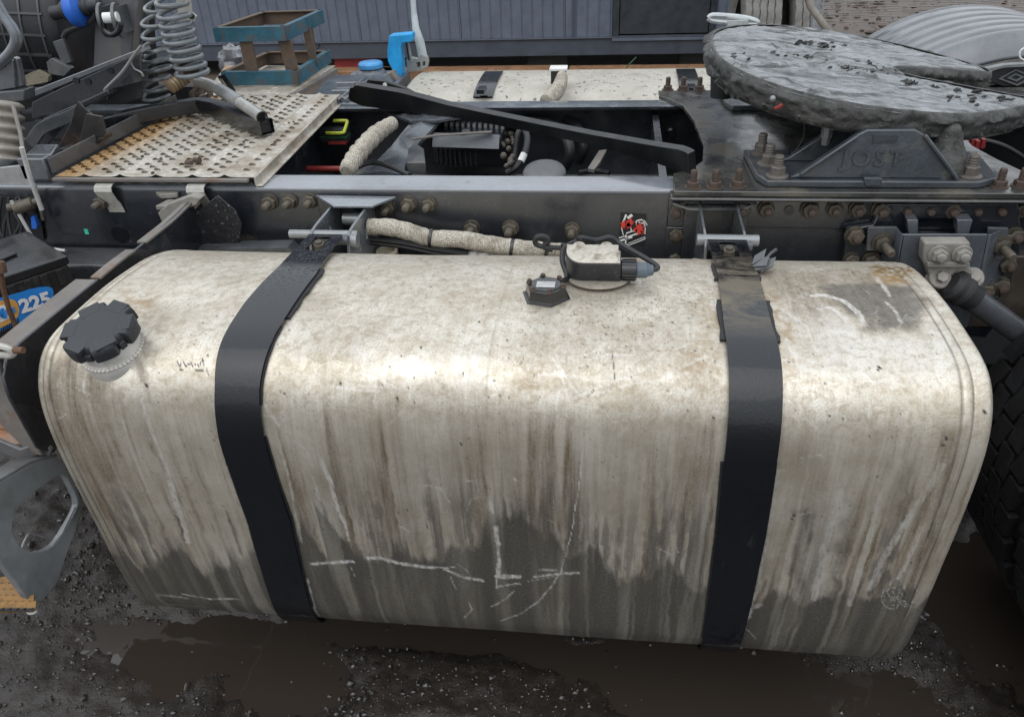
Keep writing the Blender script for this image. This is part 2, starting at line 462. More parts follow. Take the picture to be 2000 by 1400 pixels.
mud = np.maximum(mud, .80 * sstep(.50, .74, run) * sstep(.42, .02, VV - zb) * sstep(.64, .40, Zp) * (Yp < .1))
mud *= .88 + .17 * spread(strk)
mud = np.maximum(mud, .45 * sstep(.52, .70, fbm(X * 9, VV * 1.4, 5, 47)) * sstep(.62, .35, Zp) * (Yp < .1) * (.5 + run))
for pts, a in (([(1548, 985), (1585, 985), (1588, 1090), (1575, 1170), (1540, 1170), (1545, 1060)], .9),
               ([(1652, 970), (1662, 975), (1660, 1060), (1640, 1110), (1660, 1180), (1612, 1180), (1632, 1060)], .85),
               ([(1505, 1090), (1525, 1070), (1520, 1130), (1498, 1170), (1490, 1170)], .6),
               ([(1765, 890), (1785, 905), (1778, 1000), (1750, 1060), (1725, 1090), (1735, 1000), (1750, 930)], .5),
               ([(1520, 870), (1600, 860), (1620, 900), (1560, 930), (1525, 920)], .35),
               ([(600, 900), (640, 930), (665, 1000), (690, 1090), (620, 1090), (600, 1010)], .45),
               ([(985, 955), (1040, 970), (1090, 1050), (1110, 1090), (1000, 1090), (985, 1040)], .6),
               ([(890, 960), (912, 960), (920, 1080), (890, 1085)], .5),
               ([(690, 850), (705, 860), (745, 1010), (760, 1080), (735, 1080), (700, 960)], .3)):
    mud = np.maximum(mud, a * polymask(pts, .020, .04) * (.55 + .45 * sstep(.25, .6, strk * .6 + run * .5)))
# film of road dirt: front face and the ends
face = 1 - sstep(.60, .67, Zp) * (Yp < .2) - (Yp >= .2)
# rain runs: each dark run starts at its own height, thin clean rivulets cut through them
z0 = .66 - .42 * spread(fbm(X * 24 + 3, VV * 0, 3, 52))
sA = sstep(.47, .66, fbm(X * 34 + wx * .5, VV * 1.3, 5, 53)); sB = sstep(.48, .66, fbm(X * 82 + wx, VV * 2.1, 4, 54))
rivulet = sstep(.60, .70, fbm(X * 52 + wx * .4 + 9, VV * .9, 3, 55)) * sstep(.66, .55, Zp)
film = np.clip(face, 0, 1) * np.clip(.54 + .65 * (strk2 - .45) + .85 * sA * sstep(z0 + .03, z0 - .14, Zp) + .34 * sB * sstep(.62, .45, Zp) + .25 * (fine - .5) * .6, 0, 1)
film *= 1 - .55 * rivulet; mud *= 1 - .12 * rivulet
film = np.maximum(film, 1.0 * polymask([(72, 735), (90, 850), (140, 970), (200, 1070), (250, 1150), (300, 1160), (262, 1050), (250, 930), (226, 830), (205, 735), (150, 700), (100, 690)], .03, .07) * (.7 + .5 * strk))
film = np.maximum(film, 1.0 * polymask([(105, 760), (130, 880), (170, 975), (215, 960), (238, 880), (205, 760)], .03, .08) * (.5 + .8 * fine))
film = np.maximum(film, .75 * polymask([(268, 690), (285, 700), (292, 760), (306, 800), (298, 805), (280, 765), (266, 720)], .006, .02))
film = np.maximum(film, .60 * polymask([(285, 590), (320, 600), (330, 640), (300, 650), (280, 620)], .03, .06) * (.3 + .9 * fine))
film = np.maximum(film, .55 * polymask([(520, 790), (600, 775), (640, 860), (700, 1000), (650, 1020), (600, 930), (560, 870)], .04, .06) * (.3 + strk))
for pts, a in (([(1490, 525), (1640, 520), (1760, 550), (1800, 590), (1790, 635), (1720, 642), (1690, 640), (1660, 610), (1600, 625), (1530, 600), (1495, 560)], .95),
               ([(1000, 640), (1100, 610), (1290, 620), (1390, 700), (1330, 790), (1150, 760), (1020, 790)], .34),
               ([(1300, 700), (1410, 690), (1415, 790), (1330, 800)], .45), ([(1530, 800), (1700, 790), (1760, 830), (1640, 870), (1540, 860)], .6),
               ([(1290, 590), (1395, 560), (1405, 650), (1330, 640)], .3), ([(620, 640), (720, 640), (740, 720), (640, 740), (540, 720)], .33),
               ([(960, 790), (1420, 780), (1415, 880), (980, 880)], .38), ([(520, 770), (950, 760), (950, 850), (540, 830)], .5),
               ([(560, 580), (640, 560), (660, 620), (590, 640)], .3)):
    film = np.maximum(film, a * polymask(pts, .03, .10) * (.45 + .75 * fine))
grey = .9 * polymask([(1590, 560), (1690, 550), (1775, 560), (1798, 590), (1786, 632), (1720, 640), (1680, 620), (1640, 585)], .012, .04)
mud = np.maximum(mud, .80 * grey)
# rust-brown stains
for pts, a in (([(1680, 519), (1780, 519), (1795, 545), (1740, 560), (1690, 535)], .95), ([(1500, 560), (1530, 590), (1540, 660), (1525, 760), (1512, 700), (1500, 640)], .5),
               ([(1370, 560), (1395, 560), (1408, 650), (1380, 640)], .35), ([(1290, 690), (1400, 650), (1412, 720), (1330, 760)], .3), ([(225, 575), (300, 580), (290, 610), (230, 600)], .45),
               ([(1010, 720), (1090, 700), (1080, 770), (1010, 790)], .25)):
    rust = np.maximum(rust, 1.2 * a * polymask(pts, .02, .08) * sstep(.25, .65, fine))
# rubbed and scratched bright metal
bare = np.maximum(bare, .9 * polymask([(690, 690), (950, 686), (952, 745), (900, 760), (800, 745), (720, 730)], .03, .05) * sstep(.2, .6, strk))
bare = np.maximum(bare, .8 * polymask([(1590, 610), (1620, 600), (1680, 640), (1760, 650), (1860, 640), (1880, 740), (1700, 740), (1560, 720), (1600, 680)], .03, .08) * sstep(.2, .7, fine))
S = [([(1588, 576), (1610, 574), (1650, 585), (1675, 605), (1690, 630)], .0085, 1), ([(1600, 600), (1625, 596), (1650, 615), (1670, 640)], .008, .9), ([(1605, 620), (1640, 640), (1660, 650)], .012, .7),
     ([(1712, 542), (1728, 560), (1738, 578)], .006, 1), ([(1732, 590), (1750, 610), (1762, 628)], .005, .9), ([(1704, 540), (1726, 562)], .002, .8),
     ([(1542, 580), (1545, 610), (1570, 640)], .003, .7), ([(1505, 593), (1540, 610), (1580, 635)], .006, .7), ([(1535, 660), (1550, 690), (1590, 705)], .004, .8), ([(1580, 520), (1610, 527)], .006, .6),
     ([(1700, 745), (1740, 740), (1768, 752)], .004, .9), ([(1565, 718), (1640, 735), (1700, 728)], .008, .8),
     ([(1085, 800), (1090, 770), (1110, 740), (1150, 700), (1190, 690), (1240, 695)], .0022, .9), ([(1080, 700), (1100, 730), (1130, 770), (1170, 770)], .0028, .9), ([(1090, 690), (1100, 745), (1115, 790)], .0022, .9),
     ([(1130, 770), (1200, 745), (1260, 720), (1300, 690), (1350, 670)], .0022, .8), ([(1150, 775), (1230, 750), (1300, 740), (1340, 730)], .003, .8), ([(1220, 720), (1275, 690), (1300, 665)], .002, .7),
     ([(1180, 800), (1200, 825), (1225, 822)], .002, .7), ([(1100, 800), (1110, 815)], .004, .6), ([(1060, 730), (1120, 735), (1170, 745), (1250, 735)], .0045, .7),
     ([(1010, 690), (1060, 705), (1110, 700), (1180, 680)], .002, .6), ([(960, 600), (1000, 610), (965, 616)], .0015, .6), ([(1310, 730), (1390, 690), (1410, 660)], .003, .6),
     ([(710, 732), (740, 742), (760, 752), (780, 760)], .0035, 1), ([(655, 740), (650, 775)], .003, .8), ([(660, 755), (760, 757)], .002, .8), ([(670, 760), (740, 765)], .0015, .7),
     ([(165, 735), (162, 760)], .002, .8), ([(148, 758), (180, 772)], .0017, .9), ([(112, 820), (130, 808)], .0017, .8), ([(380, 740), (372, 790)], .0015, .6), ([(350, 760), (330, 750)], .0015, .5),
     ([(608, 1101), (650, 1098), (690, 1096)], .006, 1), ([(720, 1090), (745, 1090), (790, 1102), (845, 1108)], .0075, .95), ([(840, 1108), (890, 1108)], .0025, .9), ([(868, 1112), (900, 1126), (944, 1134)], .006, .9),
     ([(880, 1126), (892, 1150)], .0018, .7), ([(685, 1106), (694, 1124)], .0015, .6),
     ([(958, 980), (962, 1000)], .005, .7), ([(968, 1028), (972, 1060), (974, 1090), (975, 1120)], .0065, .9), ([(972, 1126), (1012, 1126)], .010, 1), ([(970, 1145), (1015, 1139)], .003, .9), ([(972, 1090), (970, 1148)], .0025, .9),
     ([(1045, 1126), (1090, 1120), (1130, 1118)], .005, .95), ([(1055, 1112), (1085, 1112)], .006, .5), ([(960, 1184), (990, 1168), (1005, 1155)], .0022, .7), ([(978, 1212), (1020, 1197), (1050, 1175), (1080, 1140), (1095, 1115)], .0025, .75),
     ([(1095, 1115), (1115, 1040), (1130, 960), (1140, 880), (1143, 855)], .0016, .75), ([(1030, 1135), (1085, 1125)], .0015, .5), ([(910, 938), (940, 938)], .002, .6), ([(1003, 935), (1006, 938)], .003, .8),
     ([(575, 860), (600, 880), (610, 910)], .004, .5), ([(630, 900), (648, 950), (662, 1000), (672, 1020)], .0065, .75), ([(672, 1020), (682, 1055)], .003, .7), ([(610, 930), (625, 975)], .004, .5),
     ([(278, 780), (300, 850), (322, 905), (340, 960)], .007, .6), ([(322, 905), (345, 985), (368, 1058)], .0085, .75), ([(236, 790), (250, 860), (290, 960)], .004, .45), ([(355, 1160), (410, 1170), (465, 1170)], .004, .8),
     ([(310, 1162), (365, 1168)], .006, .5), ([(1440, 1245), (1465, 1190), (1485, 1180)], .008, .7), ([(600, 1130), (612, 1180), (624, 1204)], .005, .8), ([(545, 860), (560, 920), (590, 1060)], .004, .6), ([(520, 790), (545, 830)], .006, .6),
     ([(1450, 1220), (1480, 1150), (1500, 1040), (1520, 920)], .006, .5), ([(1590, 1170), (1615, 1050), (1640, 960)], .011, .4), ([(1700, 1150), (1730, 1080), (1790, 990), (1840, 910)], .010, .45), ([(1660, 1180), (1690, 1080), (1720, 960)], .008, .4),
     ([(1755, 1130), (1790, 1060), (1800, 1030)], .006, .6), ([(480, 1000), (500, 1060)], .006, .4), ([(1560, 1005), (1580, 1000)], .003, .6), ([(330, 1180), (400, 1185)], .003, .4)]
for k in range(70):       # hair-thin handling scratches
    x0, y0 = random.choice([(random.uniform(520, 1400), random.uniform(560, 830)), (random.uniform(1530, 1880), random.uniform(560, 830)), (random.uniform(540, 1850), random.uniform(800, 1200)), (random.uniform(1040, 1390), random.uniform(670, 790))])
    an = random.uniform(0, 6.28); l = random.uniform(8, 46); b = random.uniform(-.6, .6)
    S.append(([(x0, y0), (x0 + l * math.cos(an), y0 + l * .7 * math.sin(an)), (x0 + 2 * l * math.cos(an + b), y0 + 1.4 * l * math.sin(an + b))], random.uniform(.0012, .0022), random.uniform(.25, .7)))
for k in range(9):        # curled scratches low on the right
    cx, cy = 1752 + random.uniform(-15, 20), 1158 + random.uniform(-16, 16); r = random.uniform(8, 22); a0 = random.uniform(0, 6)
    S.append(([(cx + r * math.cos(a0 + t * .5), cy + r * math.sin(a0 + t * .5)) for t in range(8)], .0012, .6))
for pts, w, a in S: stroke(bare, pts, w * (.75 if w > .003 else .8), a, .35)
bare *= (.42 + .58 * sstep(.36, .60, fbm(X * 260, VV * 110, 3, 77))) * (.7 + .4 * strk) * .92
# tar spots and black specks
for x, y, w in [(665, 748, .0042), (900, 866, .0032), (935, 628, .0022), (990, 664, .002), (822, 678, .002), (776, 778, .0022), (777, 1000, .0022), (795, 995, .002), (1847, 856, .0035), (1840, 868, .0035), (1718, 716, .003), (1714, 720, .0022),
                (286, 752, .004), (915, 856, .002), (954, 775, .002), (784, 695, .0015), (904, 730, .0018), (1620, 812, .002), (1922, 804, .0035), (1550, 1006, .003), (1546, 1012, .002), (1392, 815, .0016), (840, 560, .0015), (712, 555, .0015)]:
    stroke(dot, [(x, y), (x + 1.2, y + 1.5)], w, 1, .5, .001)
sx = np.concatenate([rng.normal(1200, 120, 420), rng.uniform(300, 1850, 520), rng.normal(1340, 60, 120), rng.normal(360, 60, 90)])
sy = np.concatenate([rng.normal(600, 45, 420), rng.uniform(520, 1240, 520), rng.normal(580, 30, 120), rng.uniform(840, 1020, 90)])
for x, y in zip(sx, sy):
    if 90 < x < 1930 and 515 < y < 1260: stroke(dot, [(x, y), (x + .4, y + .2)], random.choice([.0013, .0014, .0016, .0021]), random.uniform(.4, 1), .4, .001)
for pts in ([(346, 704), (352, 716), (356, 705)], [(358, 707), (363, 717), (372, 708), (376, 716), (384, 709), (389, 716), (396, 702), (399, 712)], [(352, 722), (372, 720), (392, 724), (404, 721), (410, 734)]):
    stroke(dot, pts, .0012, .9, .2, .001)          # pen scribble
for pts in ([(1196, 690), (1201, 740)], [(1148, 775), (1160, 760)], [(1015, 712), (1024, 698)]): stroke(dot, pts, .0011, .8, .2, .002)
# weld seams near both ends, one butt seam in the middle, soft dents
seam = np.zeros(X.shape); hgt = (fbm(X * 5, VV * 5, 2, 60) - .5) * .0035 + (fbm(X * 18, VV * 14, 2, 61) - .5) * .0009
for xc in (.017, .030, TANKL - .034, TANKL - .050):
    g = np.exp(-((X - xc - (fbm(X * 0 + xc * 50, VV * 4, 2, 3) - .5) * .003) / .0016) ** 2); seam = np.maximum(seam, .75 * g * sstep(.25, .5, fbm(VV * 7 + xc * 90, VV * 0, 3, 8))); hgt -= g * .0012
hgt += .0012 * np.exp(-((X - .0235) / .004) ** 2) + .0012 * np.exp(-((X - TANKL + .042) / .005) ** 2)
xm = tuv(952, 740)[0]; g = np.exp(-((X - xm) / .0012) ** 2); seam = np.maximum(seam, .28 * g); hgt -= g * .0004
for (px, py, r, d) in ((350, 590, .05, -.004), (1640, 640, .10, -.005), (640, 570, .05, -.003), (1120, 745, .09, -.003)):
    u = tuv(px, py); hgt += d * np.exp(-((X - u[0]) ** 2 + (VV - u[1]) ** 2) / r ** 2)
rr = .016
ins = np.where(X < rr, rr - np.sqrt(np.maximum(0, rr * rr - (rr - X) ** 2)), np.where(X > TANKL - rr, rr - np.sqrt(np.maximum(0, rr * rr - (rr - (TANKL - X)) ** 2)), 0))
off = hgt - ins
vis = np.stack([X, Yp + NY * off + .0138 * X, Zp + NZ * off - .0044 * X], -1)
# hidden back and underside, coarse
bk = [tuple(PROF[np.searchsorted(_arc, VTOP - .25) + k]) for k in range(6, len(PROF) - np.searchsorted(_arc, VTOP - .25), 8)] + [(.64, .1), (.61, .03), (.53, .0), (.2, 0.0)]
bkv = np.array([[(x, y + .0138 * x, z - .0044 * x) for y, z in bk] for x in xs])
ins1 = ins[:, :1]
bkv[:, :, 1] = bkv[:, :, 1] * (1 - 2 * ins1 / .68) + ins1; bkv[:, :, 2] = bkv[:, :, 2] * (1 - 2 * ins1 / .7) + ins1
allv = np.concatenate([vis, bkv], 1); NT = allv.shape[1]
idx = np.arange(Nu * NT).reshape(Nu, NT)
a = idx[:-1]; b = idx[1:]
quads = np.stack([a, np.roll(a, -1, 1), np.roll(b, -1, 1), b], -1).reshape(-1, 4)
me = bpy.data.meshes.new('fuel_tank')
c0 = V(.8, .33, .35)
nv = Nu * NT
me.vertices.add(nv); me.vertices.foreach_set('co', (allv.reshape(-1, 3) - c0).ravel())
nq = len(quads); nl = nq * 4 + 2 * NT
me.loops.add(nl); me.polygons.add(nq + 2)
me.loops.foreach_set('vertex_index', np.r_[quads[:, ::-1].ravel(), idx[0], idx[-1][::-1]].astype(np.int32))
me.polygons.foreach_set('loop_start', np.r_[np.arange(nq) * 4, nq * 4, nq * 4 + NT].astype(np.int32))
me.polygons.foreach_set('loop_total', np.r_[np.full(nq, 4), NT, NT].astype(np.int32))
me.polygons.foreach_set('use_smooth', np.r_[np.full(nq, True), False, False])
me.update(calc_edges=True); me.validate()
def attr(name, arr, fill=0.0):
    full = np.full((Nu, NT), fill); full[:, :Nv] = arr
    at_ = me.attributes.new(name, 'FLOAT', 'POINT'); at_.data.foreach_set('value', full.ravel().astype(np.float32))
for n_, a_ in (('mud', mud), ('film', np.clip(film, 0, 1)), ('rust', rust), ('bare', bare), ('dot', np.maximum(dot, seam)), ('top', np.clip(sstep(.58, .66, Zp) + .22, 0, 1)), ('tu', X), ('tv', VV)): attr(n_, a_ if n_ in ('tu', 'tv') else np.clip(a_, 0, 1))

mt, nt, bs, oc = newmat('oxidised_aluminium'); L = nt.links
def A(n):
    k = nt.nodes.new('ShaderNodeAttribute'); k.attribute_name = n; return k.outputs['Fac']
cx_ = nt.nodes.new('ShaderNodeCombineXYZ'); L.new(A('tu'), cx_.inputs[0]); L.new(A('tv'), cx_.inputs[1]); tuvn = cx_.outputs[0]
def scaled(sx_, sy_):
    mp = nt.nodes.new('ShaderNodeMapping'); mp.inputs['Scale'].default_value = (sx_, sy_, 1); L.new(tuvn, mp.inputs[0]); return mp.outputs[0]
brush = noise(nt, scaled(260, 9), 1, 4, .6); cloud = noise(nt, tuvn, 9, 6, .65); speck = noise(nt, tuvn, 210, 3, .65); streak = noise(nt, scaled(44, 3), 1, 7, .72); spk2 = noise(nt, tuvn, 420, 2, .6)
TOP = A('top')
metal = mix(nt, ramp(nt, brush, [(.3, 0.0), (.7, 1.0)]), (.675, .625, .535), (.79, .745, .65))
metal = mix(nt, ramp(nt, cloud, [(.40, 0.0), (.68, .7)]), metal, (.45, .385, .285))
metal = mix(nt, mth(nt, 'MULTIPLY', ramp(nt, speck, [(.52, 0.0), (.72, 1.0)]), mth(nt, 'MULTIPLY', TOP, .5)), metal, (.36, .31, .24))
mid = noise(nt, tuvn, 55, 6, .72, .6)
metal = mix(nt, mth(nt, 'MULTIPLY', ramp(nt, mid, [(.47, 0.0), (.63, 1.0)]), mth(nt, 'MULTIPLY', TOP, .62)), metal, (.37, .30, .205))
grn = noise(nt, tuvn, 330, 4, .8)
metal = mix(nt, mth(nt, 'MULTIPLY', ramp(nt, grn, [(.50, 0.0), (.66, 1.0)]), mth(nt, 'MULTIPLY', TOP, .42)), metal, (.25, .21, .155))
metal = mix(nt, mth(nt, 'MULTIPLY', ramp(nt, mid, [(.30, 1.0), (.42, 0.0)]), mth(nt, 'MULTIPLY', TOP, .5)), metal, (.78, .76, .71))
metal = mix(nt, mth(nt, 'MULTIPLY', ramp(nt, spk2, [(.63, 0.0), (.70, 1.0)]), .5), metal, (.16, .14, .115))
fm = mth(nt, 'MULTIPLY', A('film'), ramp(nt, mth(nt, 'ADD', mth(nt, 'MULTIPLY', streak, .8), mth(nt, 'MULTIPLY', speck, .2)), [(.34, .35), (.60, 1.0)]), True)
c = mix(nt, fm, metal, mix(nt, cloud, (.165, .123, .076), (.085, .064, .041)))
c = mix(nt, A('rust'), c, mix(nt, speck, (.20, .10, .03), (.42, .28, .11)))
mm = mth(nt, 'MULTIPLY', A('mud'), ramp(nt, speck, [(.25, .86), (.6, 1.0)]), True)
c = mix(nt, mm, c, mix(nt, streak, (.036, .033, .029), (.078, .071, .061)))
c = mix(nt, mth(nt, 'MULTIPLY', A('bare'), .72), c, (.74, .72, .68))
c = mix(nt, A('dot'), c, (.022, .02, .018))
L.new(c, bs.inputs['Base Color'])
cover = mth(nt, 'ADD', mth(nt, 'ADD', fm, mm), A('dot'), True)
L.new(mth(nt, 'MULTIPLY', mth(nt, 'SUBTRACT', 1.0, cover), .62), bs.inputs['Metallic'])
L.new(ramp(nt, mth(nt, 'ADD', mth(nt, 'MULTIPLY', cover, .25), mth(nt, 'MULTIPLY', cloud, .3)), [(.05, .34), (.4, .55)]), bs.inputs['Roughness'])
bp = nt.nodes.new('ShaderNodeBump'); bp.inputs['Strength'].default_value = .12; bp.inputs['Distance'].default_value = .0012
L.new(mth(nt, 'ADD', mth(nt, 'MULTIPLY', brush, .4), mth(nt, 'ADD', speck, mm)), bp.inputs['Height']); L.new(bp.outputs[0], bs.inputs['Normal'])
me.materials.append(mt)
tank = bpy.data.objects.new('fuel_tank', me); place(tank, c0, truck)
tank['label'] = 'dirt streaked aluminium fuel tank with two black straps and a black filler cap'

# straps: bands that follow the tank section, then run straight back to the bracket pin
VS = float(np.interp(.355, PROF[np.argmax(PROF[:, 1] > .6):np.argmin(np.abs(PROF[:, 0] - .5)), 0], _arc[np.argmax(PROF[:, 1] > .6):np.argmin(np.abs(PROF[:, 0] - .5))]))
SE = (.528, .690); SL = math.hypot(SE[0] - .355, .706 - SE[1])
def strap_pt(x, v, off):
    if v <= VS: return tank_pt(x, v, off)
    a = tank_pt(x, VS, off); f = (v - VS) / SL; return a + (V(x, SE[0] + .0138 * x, SE[1] - .0044 * x + off) - a) * f
def band(x0f, x1f, v0, v1, off, th, n=70):
    """x0f, x1f: edges as functions of the arc length v"""
    m = MB(); vs = []
    for v in np.linspace(v0, v1, n):
        vs += [strap_pt(x0f(v), v, off), strap_pt(x1f(v), v, off), strap_pt(x1f(v), v, off + th), strap_pt(x0f(v), v, off + th)]
    fs = [(i * 4 + k, i * 4 + (k + 1) % 4, (i + 1) * 4 + (k + 1) % 4, (i + 1) * 4 + k) for i in range(n - 1) for k in range(4)] + [(3, 2, 1, 0), tuple(range(n * 4 - 4, n * 4))]
    m.add(vs, fs); return m
def strap(l_pts, r_pts, xe, liners, m_strap):
    xe = [at(x, y, Z=.69)[0] for x, y in xe]
    vt = VS + SL
    l = np.array(sorted([(tuv(*p)[1], tuv(*p)[0]) for p in l_pts] + [(vt, xe[0])])); r = np.array(sorted([(tuv(*p)[1], tuv(*p)[0]) for p in r_pts] + [(vt, xe[1])]))
    fl = lambda v: np.interp(v, l[:, 0], l[:, 1]); fr_ = lambda v: np.interp(v, r[:, 0], r[:, 1])
    vf = vt - SL * .62
    part('strap', band(fl, fr_, V0 - .16, vf, .005, .005, 110), m_strap, tank, bev=.0012)
    fk = MB()
    for a_, b_ in ((0, .27), (.70, 1)):
        q = band(lambda v: fl(v) + (fr_(v) - fl(v)) * a_, lambda v: fl(v) + (fr_(v) - fl(v)) * b_, vf - .001, vt - .014, .005, .005, 12); fk.add(q.v, q.f)
    q = band(fl, fr_, vt - .015, vt, .0045, .006, 6); fk.add(q.v, q.f)
    part('strap_fork', fk, m_strap, tank, bev=.001)
    part('strap_roll', MB().tube([strap_pt(xe[0] + .002, vt, -.004), strap_pt(xe[1] + .012, vt, -.004)], .011, 14), m_dust, tank)
    part('slot_nut', MB().lathe([(.013, -.012), (.013, .004), (.008, .005), (.008, .010)], strap_pt((xe[0] + xe[1]) / 2, vt - .045, 0), (0, -.2, 1), 6), m_zinc, tank)
    for side, va, vb, ex in liners:
        f = fl if side < 0 else fr_
        va = tuv(*va)[1]; vb = tuv(*vb)[1]; lo, hi = min(va, vb), max(va, vb); kk = np.linspace(lo, hi, 60); rag = np.interp(np.linspace(0, 1, 60), np.linspace(0, 1, 9), rng.uniform(.55, 1.15, 9)) + rng.normal(0, .05, 60)
        wob = lambda v: ex * np.interp(v, kk, rag)
        q = band(lambda v: f(v) + (-wob(v) if side < 0 else -.006), lambda v: f(v) + (.006 if side < 0 else wob(v)), lo, hi, .0012, .0045, 60)
        part('strap_liner', q, m_rubber, tank)
strap([(545, 530), (480, 600), (445, 655), (425, 755), (432, 850), (455, 920), (490, 1020), (548, 1195)],
      [(618, 545), (562, 625), (530, 685), (512, 755), (520, 850), (540, 920), (570, 1010), (614, 1190)], ((598, 472), (664, 472)),
      [(1, (628, 530), (560, 625), .008), (-1, (515, 560), (462, 632), .003), (-1, (436, 850), (545, 1190), .004), (1, (522, 850), (610, 1180), .003), (1, (515, 640), (514, 790), .0025)], m_strap)
strap([(1400, 540), (1412, 640), (1420, 710), (1422, 790), (1412, 900), (1398, 1050), (1370, 1250)],
      [(1478, 540), (1505, 640), (1522, 700), (1526, 790), (1515, 900), (1492, 1050), (1446, 1250)], ((1384, 487), (1463, 487)),
      [(-1, (1402, 590), (1414, 668), .008), (1, (1492, 592), (1515, 672), .008), (-1, (1412, 900), (1374, 1240), .0045), (1, (1515, 900), (1460, 1180), .002), (1, (1470, 520), (1480, 550), .006), (-1, (1392, 520), (1398, 550), .006)], m_strap2)

# filler neck with its cap
u = tuv(219, 676); b0 = tank_pt(u[0], u[1]); fn = V(-.03, -.30, .95); fn /= np.linalg.norm(fn)
nk = MB(); nk.lathe([(.058, -.045), (.0585, -.03), (.055, -.02), (.0505, -.012), (.050, .012), (.048, .014)], b0 + fn * .012, fn, 40)
m_neck = M('dull_aluminium', (.58, .56, .52), .4, .5, dirt=(.25, .21, .15), dirt_amt=.35)
part('filler_neck', nk, m_neck, tank, smooth=50)
wb = MB()
for k in range(46):
    g = 6.283 * k / 46; e1 = np.cross(fn, V(1, 0, 0)); e1 /= np.linalg.norm(e1); e2 = np.cross(fn, e1)
    wb.ball(b0 + fn * -.004 + .0535 * (math.cos(g) * e1 + math.sin(g) * e2), .0042, 4)
part('weld_bead', wb, m_neck, tank)
cp = MB(); co = b0 + fn * .029; n = 96
e1 = np.cross(fn, V(0, 1, 0)); e1 /= np.linalg.norm(e1); e2 = np.cross(fn, e1)
def capr(g):   # six lobes with flat-bottomed notches
    t = (g * 6 / 6.283 + .25) % 1; return .0640 - .0105 * (sstep(.60, .66, t) - sstep(.94, 1.0, t))
rows = []
for (sc_, h) in ((.86, -.006), (1.0, -.003), (1.0, .012), (.985, .019), (.93, .0235), (.75, .0245), (.2, .0245)):
    rows.append([co + fn * h + (e1 * math.cos(g) + e2 * math.sin(g)) * (min(capr(g), .064) * sc_ if sc_ > .8 else .064 * sc_) for g in [6.283 * k / n for k in range(n)]])
vs = [p for r in rows for p in r]
cp.add(vs, [(i * n + k, i * n + (k + 1) % n, (i + 1) * n + (k + 1) % n, (i + 1) * n + k) for i in range(len(rows) - 1) for k in range(n)] + [tuple(range(n))[::-1], tuple(range(len(rows) * n - n, len(rows) * n))])
for k in range(6):   # raised blocks between the notches
    g = 6.283 * (k + .18) / 6; d = e1 * math.cos(g) + e2 * math.sin(g); t = np.cross(fn, d)
    cp.obox(co + fn * .021 + d * .048, d * .0125, t * .018, fn * .0040)
    g = 6.283 * (k + .55) / 6; d = e1 * math.cos(g) + e2 * math.sin(g); t = np.cross(fn, d)
    cp.obox(co + fn * .004 + d * .055, d * .004, t * .006, fn * .007)
part('filler_cap', cp, M('black_cap_plastic', (.026, .028, .032), .5, dirt=(.075, .07, .06), dirt_amt=.3, bump=.25, bscale=140), tank, bev=.0012, smooth=40)

# level sender: six sided flange with bolts, square sensor block with plug and cables
def topframe(px, py):
    u = tuv(px, py); y, z, ny, nz = prof_at(u[1]); return tank_pt(u[0], u[1]), V(0, ny, nz)
b1, n1_ = topframe(1067, 578)
hx = MB(); rot = .28
hx.lathe([(.047, -.003), (.047, .002), (.0415, .003), (.038, .022), (.036, .0235)], b1, n1_, 6, rot=rot)
hx.lathe([(.033, .0235), (.031, .026)], b1, n1_, 6, rot=rot)
e1 = np.cross(n1_, V(1, 0, 0)); e1 /= np.linalg.norm(e1); e2 = np.cross(n1_, e1)
snd = part('sender_flange', hx, M('grimy_black_metal', (.018, .017, .017), .3, .3, dirt=(.07, .052, .036), dirt_amt=.3, wet=.5), tank, bev=.001)
for k in range(6):
    g = 6.283 * k / 6 + rot
    d = -(math.cos(g) * e1 + math.sin(g) * e2) if False else None
sb = MB()
_a = np.array([1.0, 0, 0]) if abs(n1_[0]) < .8 else V(0, 1, 0)
ea = np.cross(n1_, _a); ea /= np.linalg.norm(ea); eb = np.cross(n1_, ea)
for k in range(6):
    g = 6.283 * k / 6 + rot; d = math.cos(g) * ea + math.sin(g) * eb
    sb.lathe([(.0065, .0), (.0065, .002), (.0045, .003), (.0042, .007), (.003, .008)], b1 + n1_ * .0225 + d * .0325, n1_, 8)
part('sender_bolts', sb, m_stub, tank)
pl = MB(); q = [b1 + n1_ * .0265 + eb * sx_ * .017 + ea * sy_ * .012 - ea * .006 for sx_, sy_ in ((-1, -1), (1, -1), (1, 1), (-1, 1))]
pl.prism(q, n1_ * .0006); part('data_plate', pl, M('worn_label', (.38, .38, .38), .45, dirt=(.1, .09, .08), dirt_amt=.5), tank)
b2, n2_ = topframe(1155, 557)
sx_ = MB(); w = .050
ex, ey = V(1, .0138, 0), np.cross(n2_, V(1, 0, 0)); ey /= np.linalg.norm(ey)
ol = [(-w, .018), (-w, .000)] + [(-w + .034 * (1 - math.cos(t)), .000 - .038 * math.sin(t)) for t in np.linspace(.2, 1.57, 7)] + [(w + .004, -.038), (w + .004, .0), (w, .0), (w, .018)]
up2 = V(0, -.25, 1); up2 /= np.linalg.norm(up2); ey2 = V(0, 1, .25); ey2 /= np.linalg.norm(ey2)
base = b2 + up2 * .001 + ey2 * .036
sx_.prism([base + ex * a_ + ey2 * b_ for a_, b_ in ol], up2 * .052)
blk = part('sensor_block', sx_, m_plastic, tank, bev=.002)
lidp = MB(); lidp.prism([base + up2 * .0525 + ex * a_ * .97 + ey2 * (b_ * .97) for a_, b_ in ol], up2 * .0018)
for q in (-.026, .026): lidp.lathe([(.012, 0), (.012, .012), (.009, .014)], base + up2 * .038 + ex * q + ey2 * .020, up2, 14)
